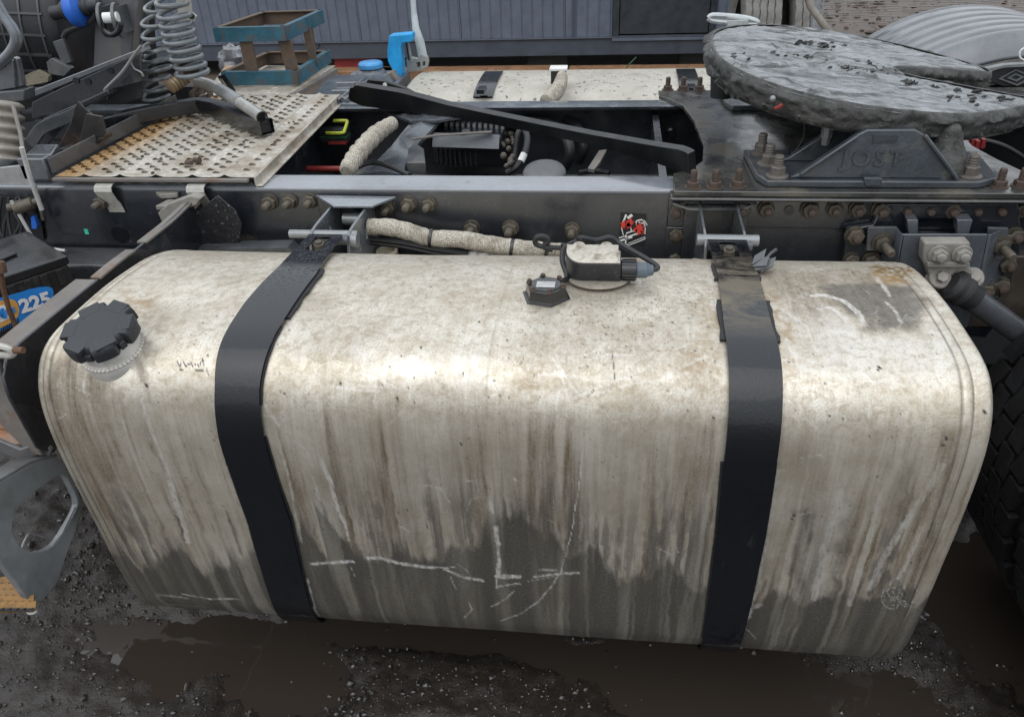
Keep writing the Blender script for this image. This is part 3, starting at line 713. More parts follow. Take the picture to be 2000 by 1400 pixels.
part('sensor_lid', lidp, M('dirty_white_top', (.44, .41, .35), .6, dirt=(.16, .13, .095), dirt_amt=.6, dirt_scale=30), tank, bev=.001)
fl_ = MB(); fl_.lathe([(.062, 0), (.062, .003), (.056, .004)], b2 + ey2 * .028 - n2_ * .001 + ex * .012, n2_, 40); part('sender_ring', fl_, M('dirty_ring', (.33, .30, .25), .5, .4, dirt=(.15, .14, .10), dirt_amt=.6, dirt_scale=25), tank)
pg = MB(); po = base + ex * .054 + up2 * .021 + ey2 * -.016
pg.lathe([(.018, 0), (.0195, .002), (.0195, .028), (.018, .030)], po, ex, 18)
for k in range(18):
    g = 6.283 * k / 18; d = math.cos(g) * up2 + math.sin(g) * ey2; pg.obox(po + ex * .015 + d * .0198, ex * .013, np.cross(ex, d) * .0017, d * .0013)
part('plug_nut', pg, m_black, tank)
pg = MB(); pg.lathe([(.0150, .030), (.0150, .048), (.0115, .052), (.010, .060), (.007, .062)], po, ex, 18)
part('plug_boot', pg, M('blue_grey_plastic', (.085, .11, .135), .45, dirt=(.15, .15, .14), dirt_amt=.35), tank)
cb = MB(); P0 = po + ex * .060
cb.tube(smoothpath([P0, P0 + V(.006, .014, .004), base + ex * .056 + ey2 * .050 + up2 * .028, base + ex * .032 + ey2 * .058 + up2 * .040, base + ex * .004 + ey2 * .054 + up2 * .036, base + ex * -.03 + ey2 * .058 + up2 * .038, at(1120, 482, Y=.56), at(1098, 478, Y=.60)], 6), .0052, 8)
cb.tube(smoothpath([b1 + n1_ * .014 + ey * .03 + ex * .012, b1 + ey * .06 + ex * .035 + up2 * .012, base + ex * -.058 + ey2 * .02 + up2 * .012, base + ex * -.054 + ey2 * .046 + up2 * .024, base + ex * -.02 + ey2 * .056 + up2 * .034, base + ex * .012 + ey2 * .052 + up2 * .030], 6), .0058, 8)
lp = smoothpath([at(x, y, Y=.60) for x, y in ((1120, 486), (1092, 484), (1062, 482), (1046, 476), (1048, 464), (1062, 462), (1072, 470), (1062, 482), (1080, 488))], 6)
cb.tube(lp, .0062, 8)
part('sensor_cable', cb, m_hose, tank)
wd = MB(); q, _n = topframe(1491, 528)
for k in range(6): wd.obox(q + V(random.uniform(-.01, .01), random.uniform(-.02, .02), .012 + random.uniform(0, .012)), V(.012, random.uniform(-.01, .01), .004), V(.004, .014, .003), V(0, -.001, .002))
wd.tube([q + V(.004, .01, .02), q + V(.014, .02, .028), q + V(.024, .022, .036)], .003, 6)
part('torn_liner_end', wd, m_dust, tank)
# ------------------------------------------------------------------ chassis rails
FW, RH = .096, .27
def rail(y_web, inward, x0, x1):
    m = MB(); t = .009; r = .012
    # C section with rounded outer corners, open towards the middle of the truck
    sec = [(FW, 0), (r, 0)] + [(r - r * math.sin(a), -r + r * math.cos(a)) for a in (.4, .8, 1.2)] + [(0, -r), (0, -RH + r)] + [(r - r * math.cos(a), -RH + r - r * math.sin(a)) for a in (.4, .8, 1.2)] + [(r, -RH), (FW, -RH), (FW, -RH + t), (r + .004, -RH + t), (t, -RH + r + .004), (t, -r - .004), (r + .004, -t), (FW, -t)]
    m.prism([V(x0, y_web + inward * a, ZR + b) for a, b in sec], (x1 - x0, 0, 0)); return m
m_rail, nt, bs, oc = newmat('rail_paint'); L = nt.links
ge = nt.nodes.new('ShaderNodeNewGeometry'); n7 = noise(nt, oc, 5, 6, .7, .3); n60 = noise(nt, oc, 90, 4, .7)
c = mix(nt, ramp(nt, n7, [(.35, 0.0), (.7, 1.0)]), (.012, .014, .019), (.021, .024, .030))
dn = ramp(nt, noise(nt, oc, 11, 9, .75, .5), [(.55, 0.0), (.74, 1.0)])
c = mix(nt, mth(nt, 'MULTIPLY', dn, .6), c, (.075, .074, .072))
c = mix(nt, ramp(nt, n60, [(.62, 0.0), (.72, .35)]), c, (.13, .125, .115))
L.new(c, bs.inputs['Base Color']); L.new(ramp(nt, noise(nt, oc, 20, 5, .6), [(.3, .22), (.7, .42)]), bs.inputs['Roughness'])
bs.inputs['Coat Weight'].default_value = .5; bs.inputs['Coat Roughness'].default_value = .15; bs.inputs['IOR'].default_value = 1.65
bp = nt.nodes.new('ShaderNodeBump'); bp.inputs['Strength'].default_value = .12; bp.inputs['Distance'].default_value = .003; L.new(n60, bp.inputs['Height']); L.new(bp.outputs[0], bs.inputs['Normal'])
m_railtop = M('wet_skylit_flange', (.17, .185, .205), .22, dirt=(.10, .10, .10), dirt_amt=.3, dirt_scale=14, wet=.7, bump=.12, ior=1.8)  # base colour raised to carry the sky's reflection on the wet upper flange
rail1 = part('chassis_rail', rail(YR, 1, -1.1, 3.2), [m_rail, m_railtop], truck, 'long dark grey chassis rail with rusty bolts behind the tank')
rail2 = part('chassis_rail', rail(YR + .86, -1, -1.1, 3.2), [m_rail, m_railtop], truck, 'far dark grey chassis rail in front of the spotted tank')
for o_ in (rail1, rail2):      # upward faces take the paler paint: sky reflection put into the colour
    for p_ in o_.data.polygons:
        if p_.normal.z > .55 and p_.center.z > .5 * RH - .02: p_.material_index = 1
# the pale top colour of each rail stands in for sky glare on wet paint
# bolts -----------------------------------------------------------------
def bolt_mb(long=True):
    m = MB(); ax = (0, -1, 0)
    m.lathe([(.0205, 0), (.0215, .002), (.0205, .0045), (.016, .005)], (0, 0, 0), ax, 18, 0)
    m.lathe([(.0168, .0045), (.0188, .007), (.0188, .017), (.0165, .0195), (.010, .0198)], (0, 0, 0), ax, 6, 0, rot=.3)
    h0 = .019; L_ = .026 if long else .013; k = int(L_ / .0024)
    m.lathe([(.0098 if i % 2 else .0086, h0 + i * .0024) for i in range(k)] + [(.008, h0 + L_), (.006, h0 + L_ + .001)], (0, 0, 0), ax, 12, 1)
    return m
bolt0 = part('bolt', bolt_mb(True), [m_zinc, m_zinc], rail1, origin=(0, 0, 0)); bolt1 = part('bolt', bolt_mb(False), [m_zinc, m_stub], rail1, origin=(0, 0, 0))
_first = {id(bolt0): 1, id(bolt1): 1}
def bolt(px, py, Y=YR, src=None, par=None, sc=1.0):
    src = src or bolt0; par = par or rail1
    p = at(px, py, Y=Y - .012); p[1] = Y
    a = (random.uniform(-.05, .05), random.uniform(0, 6.28), random.uniform(-.05, .05))
    if _first.get(id(src)) and par is rail1:
        _first[id(src)] = 0; WL[src] = p; src.location = tuple(p - WL[rail1]); src.rotation_euler = a; return src
    o = inst(src, 'bolt', p, par, a); sc *= random.uniform(.9, 1.08); o.scale = (sc,) * 3; return o
for x, y in ((525, 397), (565, 396), (605, 395), (757, 407), (797, 401), (837, 402), (921, 448), (996, 449), (1117, 452)): bolt(x, y, YR)
for x, y in ((1323, 413), (1321, 459), (1319, 508)): bolt(x, y, YR, bolt1)
# strip along the rail under the mounting plate with its row of bolts
fl = MB(); fl.box(1.135, 3.1, YR - .010, YR - .0005, .640, .712)
strip = part('reinforcement_strip', fl, m_chassis, truck, bev=.002)
fl = MB(); fl.box(1.135, 1.205, YR - .010, YR - .0005, .45, .639); part('reinforcement_strip', fl, m_chassis, truck, bev=.002)
for x in (1450, 1497, 1583, 1632, 1677, 1723, 1770, 1815, 1860, 1908, 1955, 2000): bolt(x, 411, YR - .010, bolt1, strip)
hole = MB(); p = at(1541, 411, Y=YR - .011); hole.lathe([(.011, 0), (.011, .003), (.008, .0031)], p, (0, -1, 0), 16); part('hole_plug', hole, m_black, strip)

# warning sticker on the rail: black square, white pictogram lines, red burst marks
sq = MB(); q = [V(*p) for p in poly([(1212, 415), (1263, 418), (1260, 481), (1208, 479)], Y=YR - .0006)]
sq.prism(q, (0, .0005, 0), 0)
def sxy(u, v):   # sticker picture coordinates 0..100 (right, down)
    a = q[0] + (q[1] - q[0]) * u / 100; b = q[3] + (q[2] - q[3]) * u / 100; return a + (b - a) * v / 100
def bar(p1, p2, w, m, lift=.0008):
    a, b = sxy(*p1), sxy(*p2); d = b - a; nrm = np.cross(d, V(0, 1, 0)); nrm = nrm / np.linalg.norm(nrm) * w * .00027
    sq.prism([x + V(0, -lift, 0) for x in (a - nrm, b - nrm, b + nrm, a + nrm)], (0, .0003, 0), m)
for p1, p2, w in (((22, 5), (12, 30), 8), ((45, 5), (28, 16), 13), ((6, 42), (16, 68), 4), ((40, 40), (46, 54), 5), ((0, 77), (22, 71), 5), ((0, 87), (36, 77), 9), ((26, 66), (26, 95), 6), ((26, 62), (50, 54), 6), ((50, 54), (62, 56), 4), ((32, 73), (80, 58), 7),
                  ((30, 78), (50, 73), 8), ((26, 95), (38, 99), 5), ((38, 99), (98, 77), 4), ((36, 93), (98, 70), 3), ((98, 77), (98, 70), 3), ((60, 28), (64, 22), 6), ((64, 22), (80, 18), 6), ((80, 18), (94, 22), 6), ((94, 22), (104, 34), 4), ((62, 28), (66, 42), 4), ((97, 36), (97, 62), 4), ((88, 20), (97, 40), 5), ((70, 26), (92, 30), 5)):
    bar(p1, p2, w, 1)
def burst(u, v, r, k, m, lift):
    P = []
    for i in range(2 * k):
        g = 3.1416 * i / k - 1.4 + .3 * math.sin(i * 2.1); rr = r * (1 if i % 2 == 0 else .52); P.append(sxy(u + rr * math.cos(g), v + rr * math.sin(g)) + V(0, -lift, 0))
    sq.prism(P, (0, .0003, 0), m)
for u, v, r, k in ((14, 36, 15, 5), (38, 30, 19, 5), (75, 46, 22, 6), (33, 37, 13, 4), (60, 50, 10, 4), (88, 56, 10, 4)): burst(u, v, r, k, 2, .0012)
part('warning_sticker', sq, [M('sticker_black', (.012, .012, .014), .35, bump=.02), M('sticker_white', (.72, .72, .70), .4, var=.08, bump=.02), M('sticker_red', (.62, .05, .035), .4, var=.1, bump=.02)], rail1, smooth=0)

# bent holding clips that carry the walkway plate
m_clip = M('galvanised_clip', (.44, .43, .39), .5, .3, dirt=(.22, .19, .14), dirt_amt=.45)
for pts in ([(177, 349), (176, 362), (179, 378), (186, 400)], [(358, 350), (358, 362), (362, 380), (368, 402)]):
    m = MB(); y0 = YR - .006
    pr_ = [(YR + .012, .7385), (YR - .010, .7375), (YR - .020, .733), (YR - .024, .722), (YR - .018, .700), (YR - .010, .685), (YR - .007, .660)]
    xa = at(pts[0][0], pts[0][1], Y=YR - .02)[0]
    th = .003; n = len(pr_)
    top = [V(xa, *p) for p in pr_]; 
    vs = []
    for i, (yy, zz) in enumerate(pr_):
        s_ = .012 * max(0, i - 3) / 3
        vs += [V(xa + s_, yy, zz), V(xa + .048 + s_ * .6, yy, zz), V(xa + .048 + s_ * .6, yy + th, zz - .001), V(xa + s_, yy + th, zz - .001)]
    fs = [(i * 4 + k, i * 4 + (k + 1) % 4, (i + 1) * 4 + (k + 1) % 4, (i + 1) * 4 + k) for i in range(n - 1) for k in range(4)] + [(3, 2, 1, 0), tuple(range(4 * n - 4, 4 * n))]
    m.add(vs, fs); cl = part('holding_clip', m, m_clip, rail1)
bolt(194, 398, YR - .008); bolt(372, 398, YR - .008)

# ---- upper tank brackets bolted to the rail ---------------------------------
def side_plate(xc, prof_yz, th, holes=()):
    m = MB(); m.holed([V(xc, y, z) for y, z in prof_yz], [[V(xc, y + r * math.cos(g) * .7, z + r * 1.5 * math.sin(g)) for g in np.linspace(0, 6.283, 13)[:-1]] for y, z, r in holes], (th, 0, 0)); return m
XL, XR = .315, .405
br = MB(); br.box(XL - .05, XR + .055, YR - .008, YR - .0005, .45, .708)
tb = part('tank_bracket', br, m_chassis, truck, 'grey two-cheek bracket holding the front tank strap', bev=.002)
sh = MB(); sh.prism(poly([(617, 381), (773, 384), (727, 402), (651, 402)], Z=.712), (0, 0, -.006)); part('bracket_shelf', sh, M('wet_grey_steel', (.20, .22, .245), .22, .3, wet=.6, dirt=(.12, .11, .1), dirt_amt=.25, ior=1.9), tb, bev=.001)
cheek = [(YR - .008, .706), (.70, .702), (.66, .701), (.62, .701), (.585, .70), (.555, .697), (.538, .685), (.530, .655), (.545, .595), (.58, .56), (.60, .47), (YR - .008, .45)]
m_cheek = M('grey_cheek_plate', (.12, .13, .14), .36, dirt=(.18, .17, .155), dirt_amt=.35, wet=.3, ior=1.8)
for xx in (XL, XR):
    part('cheek_plate', side_plate(xx, cheek, .007, ((.660, .652, .013), (.600, .640, .008))), m_cheek, tb, bev=.0012)
zp = .686; yp = .562
part('bracket_pin', MB().tube([V(.262, yp, zp), V(XR + .02, yp, zp)], .010, 16), m_grey, tb)
part('pin_head', MB().tube([V(XR + .008, yp - .01, zp - .01), V(XR + .022, yp - .01, zp - .01)], .017, 16), m_grey, tb)
part('spacer_tube', MB().tube([V(XL + .03, .70, .668), V(XR, .70, .668)], .015, 14), m_grey, tb)
XL2, XR2 = 1.203, 1.287
tb2 = part('tank_bracket', MB().box(XL2 - .03, XR2 + .035, YR - .019, YR - .0105, .45, .708), m_chassis, truck, 'dark bracket holding the rear tank strap', bev=.002)
ch2 = [(YR - .02, .712), (.72, .708), (.69, .704), (.65, .700), (.60, .698), (.555, .694), (.538, .680), (.53, .645), (.56, .57), (.60, .47), (YR - .02, .45)]
for xx in (XL2, XR2): part('cheek_plate', side_plate(xx, ch2, .006, ((.700, .63, .010),)), m_flange, tb2, bev=.0012)
part('bracket_pin', MB().tube([V(1.188, yp, zp), V(1.318, yp, zp)], .0125, 16), m_grey, tb2)
part('lower_lip', MB().sweep([at(1352, 508, Y=.56), at(1376, 512, Y=.53), at(1392, 524, Y=.50)], .012, .006), m_clip, tb2)
part('shelf_edge', MB().sweep([at(1315, 398, Y=.735), at(1346, 408, Y=.72), at(1452, 408, Y=.72), at(1478, 398, Y=.735)], .004, .006), m_flange, tb2)

# white wrapped hose that runs along the rail towards the sender
m_wrap, nt, bs, oc = newmat('woven_wrap'); L = nt.links
w1 = nt.nodes.new('ShaderNodeTexWave'); w1.bands_direction = 'X'; w1.inputs['Scale'].default_value = 75; w1.inputs['Distortion'].default_value = 1.5; L.new(oc, w1.inputs['Vector'])
n1 = noise(nt, oc, 260, 3, .7); n2 = noise(nt, oc, 22, 6, .7)
c = mix(nt, ramp(nt, n1, [(.38, 0.0), (.6, 1.0)]), (.25, .225, .18), (.60, .56, .48)); c = mix(nt, ramp(nt, n2, [(.48, 0.0), (.70, .8)]), c, (.15, .125, .095)); c = mix(nt, mth(nt, 'MULTIPLY', w1.outputs[1], .28), c, (.24, .205, .155))
L.new(c, bs.inputs['Base Color']); bs.inputs['Roughness'].default_value = .9
bp = nt.nodes.new('ShaderNodeBump'); bp.inputs['Strength'].default_value = .45; bp.inputs['Distance'].default_value = .002; L.new(mth(nt, 'ADD', w1.outputs[1], n1), bp.inputs['Height']); L.new(bp.outputs[0], bs.inputs['Normal'])
def wrapped(px, rad, Y, name='wrapped_hose', label=None, n=10, wob=.03):
    P = smoothpath([at(x, y, Y=yy) for (x, y), yy in zip(px, Y)], n)
    k = np.linspace(0, 1, len(P)); r = np.interp(k, np.linspace(0, 1, len(rad)), rad) * (1 + wob * np.sin(k * 61) + wob * .7 * np.sin(k * 133 + 1) + rng.normal(0, wob * .35, len(k)))
    r[0] *= .75; r[-1] *= .75
    return part(name, MB().tube(P, list(r), 16), m_wrap, truck, label)
wh = wrapped([(718, 443), (760, 444), (800, 453), (842, 465), (900, 468), (960, 478), (1010, 484), (1060, 488), (1116, 490)], [.019, .021, .021, .020, .021, .021, .020, .019, .017], [.665] * 9, label='grimy white wrapped hose along the rail behind the tank')
for x, y in ((842, 464), (1000, 484), (1068, 487)):
    p = at(x, y, Y=.665); t = MB(); t.lathe([(.0222, -.004), (.0235, -.003), (.0235, .003), (.0222, .004)], p, (1, 0, -.15), 18); part('cable_tie', t, m_black, wh)
hb = MB()
for dz, r in ((.030, .007), (.040, .006)):
    hb.tube(smoothpath([at(x, y, Y=.68) - V(0, 0, dz) for x, y in ((700, 443), (780, 452), (850, 466), (930, 478), (985, 492))], 6), r, 8)
part('rail_cable', hb, m_hose, truck)
fo = MB()
for k in range(26): fo.obox(at(975 + random.uniform(-55, 35), 498 + random.uniform(-5, 5), Y=.672), V(.012, random.uniform(-.004, .004), random.uniform(-.004, .004)), V(0, .004, .006), V(.001, -.006, .004))
part('foil_scrap', fo, M('crumpled_foil', (.30, .29, .27), .35, .7, dirt=(.05, .045, .04), dirt_amt=.6), truck, kind='stuff')
tp = MB(); b = at(757, 500, Y=.70); tp.lathe([(.024, -.06), (.024, .0), (.0275, .002), (.0275, .016), (.024, .018), (.021, .018), (.020, .006)], b, (0, -.1, 1), 24); part('breather_cup', tp, M('yellowed_plastic', (.48, .43, .33), .5, dirt=(.2, .16, .11), dirt_amt=.4), truck)

# ------------------------------------------------------------------ rear suspension bracket and rod
m_cast = M('cast_dusty', (.24, .225, .20), .7, dirt=(.10, .09, .075), dirt_amt=.5, bump=.5, bscale=90)
YB = YR - .03
bk = MB(); bk.holed(poly([(1722, 398), (1990, 398), (1996, 470), (1975, 600), (1925, 660), (1700, 640), (1640, 560), (1655, 447), (1705, 440)], Y=YB), [poly([(1795, 428), (1868, 428), (1868, 456), (1795, 456)], Y=YB)], (0, .018, 0))
rb_ = part('rod_bracket', bk, m_chassis, truck, 'dark grey suspension bracket with many dusty bolts', bev=.003)
YF = .655
bd = MB()
f0 = poly([(1762, 458), (1930, 458), (1905, 575), (1890, 640), (1770, 640), (1745, 560)], Y=YF)
b0_ = poly([(1745, 446), (1960, 446), (1945, 585), (1930, 640), (1700, 640), (1690, 560)], Y=YB - .001)
bd.prism(f0, (0, .007, 0))
for i, j in ((5, 0), (0, 1), (1, 2)):
    if (i, j) == (0, 1): continue
    bd.add([f0[i], f0[j], b0_[j], b0_[i], f0[i] + V(.006, 0, 0), f0[j] + V(.006, 0, 0), b0_[j] + V(.006, 0, 0), b0_[i] + V(.006, 0, 0)], [(0, 1, 2, 3), (7, 6, 5, 4), (0, 4, 5, 1), (1, 5, 6, 2), (2, 6, 7, 3), (3, 7, 4, 0)])
part('bracket_body', bd, M('grey_bracket_paint', (.075, .083, .095), .32, dirt=(.14, .13, .115), dirt_amt=.35, wet=.3), rb_, bev=.002)
for pts in ([(1772, 430), (1793, 430), (1793, 457), (1775, 457)], [(1870, 430), (1900, 430), (1892, 457), (1870, 457)]):
    part('gusset', MB().prism(poly(pts, Y=.69), (0, .03, .004)), m_flange, rb_, bev=.001)
for q_, Y_ in (([(1696, 444), (1752, 444), (1765, 460), (1748, 492), (1692, 490)], .70), ([(1930, 445), (1970, 446), (1966, 500), (1925, 520)], .70), ([(1915, 545), (1940, 545), (1938, 590), (1905, 585)], .69)):
    part('bracket_flange', MB().prism(poly(q_, Y=Y_), (0, .008, 0)), m_dust, rb_, bev=.0015)
for x, y, Y in ((1670, 463, YB), (1664, 510, YB), (1703, 512, YB), (1960, 470, YB), (1985, 463, YB), (1926, 515, YB), (1968, 518, YB), (1925, 570, .69), (1955, 560, YB)): bolt(x, y, Y, bolt1, rb_, 1.0)
for x, y, Y in ((1722, 472, .70), (1952, 478, .70)):
    sd_ = MB(); p = at(x, y, Y=Y); sd_.lathe([(.023, 0), (.023, .006), (.018, .007)], p, (0, -1, 0), 16); sd_.lathe([(.019, .006), (.019, .018), (.015, .02)], p, (0, -1, 0), 6); sd_.lathe([(.0105 if i % 2 else .0095, .02 + i * .003) for i in range(13)] + [(.008, .06)], p, (.12, -1, -.1), 12)
    part('stud', sd_, m_zinc, rb_)
YK = .615
cl = MB(); cl.prism(poly([(1806, 474), (1897, 474), (1895, 488), (1893, 516), (1905, 540), (1912, 560), (1895, 575), (1838, 575), (1822, 555), (1808, 520), (1802, 508)], Y=YK), (0, .036, 0))
clamp = part('clamp_block', cl, m_cast, rb_, bev=.005, seg=3)
for x, y in ((1832, 496), (1878, 496)):
    cc = MB(); p = at(x, y, Y=YK); cc.lathe([(.021, 0), (.0215, .003), (.020, .006)], p, (0, -1, 0), 18); cc.lathe([(.017, .005), (.017, .017), (.014, .019)], p, (0, -1, 0), 6); cc.lathe([(.010, .018), (.0095, .027), (.007, .028)], p, (0, -1, 0), 10); part('clamp_bolt', cc, m_cast, clamp if False else rb_, bev=.001)
for x, y in ((1837, 543), (1901, 542)):
    cc = MB(); p = at(x, y, Y=YK - .004); ax = (0, -.75, .6); cc.lathe([(.0235, -.03), (.0235, .0), (.021, .003)], p, ax, 20); cc.lathe([(.0125, .002), (.0125, .014), (.011, .0155)], p, ax, 6); part('clamp_bolt', cc, m_cast, rb_, bev=.001)
cc = MB(); cc.prism(poly([(1812, 514), (1895, 514), (1893, 522), (1812, 522)], Y=YK - .012), (0, .012, 0))
part('clamp_lip', cc, m_cast, rb_, bev=.001)
r0, r1 = at(1862, 556, Y=.60), at(2120, 742, Y=.60)
rd = MB(); rdv = (r1 - r0); un = rdv / np.linalg.norm(rdv)
rd.lathe([(.024, -.01), (.036, .0), (.037, .008), (.030, .012), (.035, .018), (.036, .03), (.031, .034), (.0295, .05), (.0295, .06)], r0, un, 28)
part('rod_boot', rd, m_rubber, rb_)
part('torque_rod', MB().lathe([(.0255, .05), (.0265, .07), (.0265, .42), (.0255, .43)], r0, un, 28), M('scraped_grey_rod', (.10, .105, .115), .34, .4, dirt=(.16, .12, .08), dirt_amt=.3, wet=.3), truck, 'grey round rod running past the right end of the tank')
lf = MB(); lf.prism(poly([(1985, 500), (2060, 500), (2080, 640), (1960, 640), (1890, 640), (1870, 615), (1940, 595), (1972, 560)], Y=.72), (0, .05, 0)); part('spring_hanger', lf, m_rustg if False else M('oily_brown_steel', (.05, .042, .034), .5, dirt=(.09, .07, .05), dirt_amt=.5, wet=.2), truck, bev=.004)

# ------------------------------------------------------------------ rear drive wheel (near side), only its edge is in view
def tyre(parent, c, ax, R=.50, w=.30, name='tyre', label=None, mat=None, lugs=44, lugmat=None):
    ax = V(*ax); h = w / 2; m = MB()
    prof = [(.29, -h * .8), (.33, -h), (R - .09, -h * 1.04), (R - .035, -h * .97), (R - .012, -h * .84), (R - .006, -h * .5), (R - .004, 0), (R - .006, h * .5), (R - .012, h * .84), (R - .035, h * .97), (R - .09, h * 1.04), (.33, h), (.29, h * .8)]
    m.lathe(prof, c, ax, 72, caps=False); t = part(name, m, mat or m_rubber, parent, label, smooth=50)
    e1 = V(0, 0, 1); e2 = np.cross(ax, e1); lg = MB()
    for k in range(lugs):
        for j, (o, wd_) in enumerate(((-.78, .17), (-.38, .16), (0, .17), (.38, .16), (.78, .17))):
            g = 6.283 * (k + .5 * (j % 2)) / lugs; d = e1 * math.cos(g) + e2 * math.sin(g); tt = np.cross(ax, d)
            lg.obox(V(*c) + d * (R - .004) + ax * h * o, d * .010, (tt * (6.283 * R / lugs * .43)) + ax * .006 * (1 if j % 2 else -1), ax * h * wd_)
    part('tread_block', lg, lugmat or mat or m_rubber, t, kind='stuff'); return t
wc = V(2.38, .09, .23)
wheel = part('wheel', MB().lathe([(.11, -.10), (.13, -.02), (.26, .02), (.285, .13), (.27, .135), (.24, .03), (.10, .0)], wc, (0, -1, 0), 40), m_dust, truck, 'black drive wheel behind the right end of the tank')
m_tyre = M('wet_black_tyre', (.007, .0072, .0080), .6, bump=.5, dirt=(.022, .020, .018), dirt_amt=.35)
tyre(wheel, wc, (0, 1, 0), .52, .30, mat=m_tyre); tyre(wheel, wc + V(0, .34, 0), (0, 1, 0), .52, .30, mat=m_tyre)
# ------------------------------------------------------------------ walkway plate between the rails
m_tread, nt, bs, oc = newmat('dirty_tread_plate'); L = nt.links
n1 = noise(nt, oc, 7, 7, .7, .4); n2 = noise(nt, oc, 60, 4, .7)
sepo = nt.nodes.new('ShaderNodeSeparateXYZ'); L.new(oc, sepo.inputs[0])
c = mix(nt, ramp(nt, n2, [(.35, 0.0), (.7, 1.0)]), (.40, .37, .31), (.66, .63, .57))
c = mix(nt, mth(nt, 'MULTIPLY', ramp(nt, n1, [(.42, 0.0), (.62, 1.0)]), .85), c, (.23, .18, .12))
# orange rust water stain along the cab-side edge
ed = mth(nt, 'ADD', sepo.outputs[0], mth(nt, 'MULTIPLY', mth(nt, 'SUBTRACT', n1, .5), .22))
rs = ramp(nt, mth(nt, 'ADD', ed, .5), [(.27, 1.0), (.355, 0.0)])
c = mix(nt, mth(nt, 'MULTIPLY', rs, .85), c, mix(nt, ramp(nt, n2, [(.4, 0.0), (.6, 1.0)]), (.24, .11, .03), (.46, .28, .09)))
L.new(c, bs.inputs['Base Color']); bs.inputs['Metallic'].default_value = .25; L.new(ramp(nt, n1, [(.3, .35), (.7, .7)]), bs.inputs['Roughness'])
bp = nt.nodes.new('ShaderNodeBump'); bp.inputs['Strength'].default_value = .35; bp.inputs['Distance'].default_value = .002; L.new(n2, bp.inputs['Height']); L.new(bp.outputs[0], bs.inputs['Normal'])
ZP = .752
cor = [at(115, 345, Z=ZP), at(492, 349, Z=ZP), at(662, 184, Z=ZP), at(395, 186, Z=ZP)]   # near left, near right, far right, far left
y0p, y1p = cor[0][1], cor[2][1] - .005
x0p, x1p = -.445, .102
x0f, x1f = -.445, .045
def PP(u, v, z=0.0): # plate coordinates 0..1 across, 0..1 along
    return V((x0p + (x1p - x0p) * u) * (1 - v) + (x0f + (x1f - x0f) * u) * v, y0p + (y1p - y0p) * v, ZP + z)
NCu, NCv = 22, 40
pm = MB(); lips = MB()
rib_u = [3.5, 7.5, 11.5, 15.5, 19.0]
def ribz(u):
    c = u * NCu; return max([.007 * max(0, 1 - abs((c - r) / .55) ** 3) for r in rib_u] + [0])
for i in range(NCu):
    for j in range(NCv):
        cu, cv = (i + .5) / NCu, (j + .5) / NCv
        ring = [(i / NCu, j / NCv), ((i + .5) / NCu, j / NCv), ((i + 1) / NCu, j / NCv), ((i + 1) / NCu, (j + .5) / NCv), ((i + 1) / NCu, (j + 1) / NCv), ((i + .5) / NCu, (j + 1) / NCv), (i / NCu, (j + 1) / NCv), (i / NCu, (j + .5) / NCv)]
        near_rib = any(abs(i + .5 - r) < .8 for r in rib_u)
        o = [PP(a, b, ribz(a)) for a, b in ring]
        if near_rib or j == 0 or j == NCv - 1 or i == NCu - 1 or (i + j) % 2:
            pm.add(o + [PP(cu, cv, ribz(cu))], [(k, (k + 1) % 8, 8) for k in range(8)])
        else:   # punched tear-drop: an opening with a raised hood on its far side
            hu, hv = .41 / NCu, .21 / NCv
            ang = [(-.75, -.6), (0, -.9), (.75, -.6), (1, 0), (.75, .6), (0, .9), (-.75, .6), (-1, 0)]
            inn = [PP(cu + a * hu, cv + b * hv, ribz(cu)) for a, b in ang]
            dn = [PP(cu + a * hu, cv + b * hv, -.007) for a, b in ang]
            pm.add(o + inn + dn, [(k, (k + 1) % 8, 8 + (k + 1) % 8, 8 + k) for k in range(8)] + [(8 + k, 8 + (k + 1) % 8, 16 + (k + 1) % 8, 16 + k) for k in range(8)])
            hood = []
            for t in range(7):
                g = -1 + t / 3; hz = .0052 * (1 - g * g) + .0004
                hood.append((PP(cu + g * hu * 1.06, cv + .03 / NCv * (1 - g * g), hz), PP(cu + g * hu * .9, cv + hv * (2.5 - abs(g) * .7), .0006)))
            v_ = [p for q in hood for p in q]
            lips.add(v_, [(2 * t, 2 * t + 2, 2 * t + 3, 2 * t + 1) for t in range(6)])
walk = part('walkway_plate', pm, m_tread, truck, 'large dirty perforated tread plate with an orange stained edge', smooth=30)
lo = part('tread_hood', lips, m_tread, walk, kind='stuff', smooth=60)
lo.data.materials[0] = m_tread
em = MB(); em.box(x0p - .0, x1p - .01, y0p - .014, y0p - .001, ZP - .009, ZP - .0012)
part('edge_bar', em, m_rustg, walk, bev=.001)
em = MB(); em.sweep([PP(1, 0) + V(.004, 0, -.010), PP(1, 1) + V(.004, 0, -.010)], .006, .022); em.sweep([PP(1, 0) + V(.012, .0, -.022), PP(1, 1) + V(.012, 0, -.022)], .018, .004)
part('side_lip', em, m_tread, walk, bev=.001)
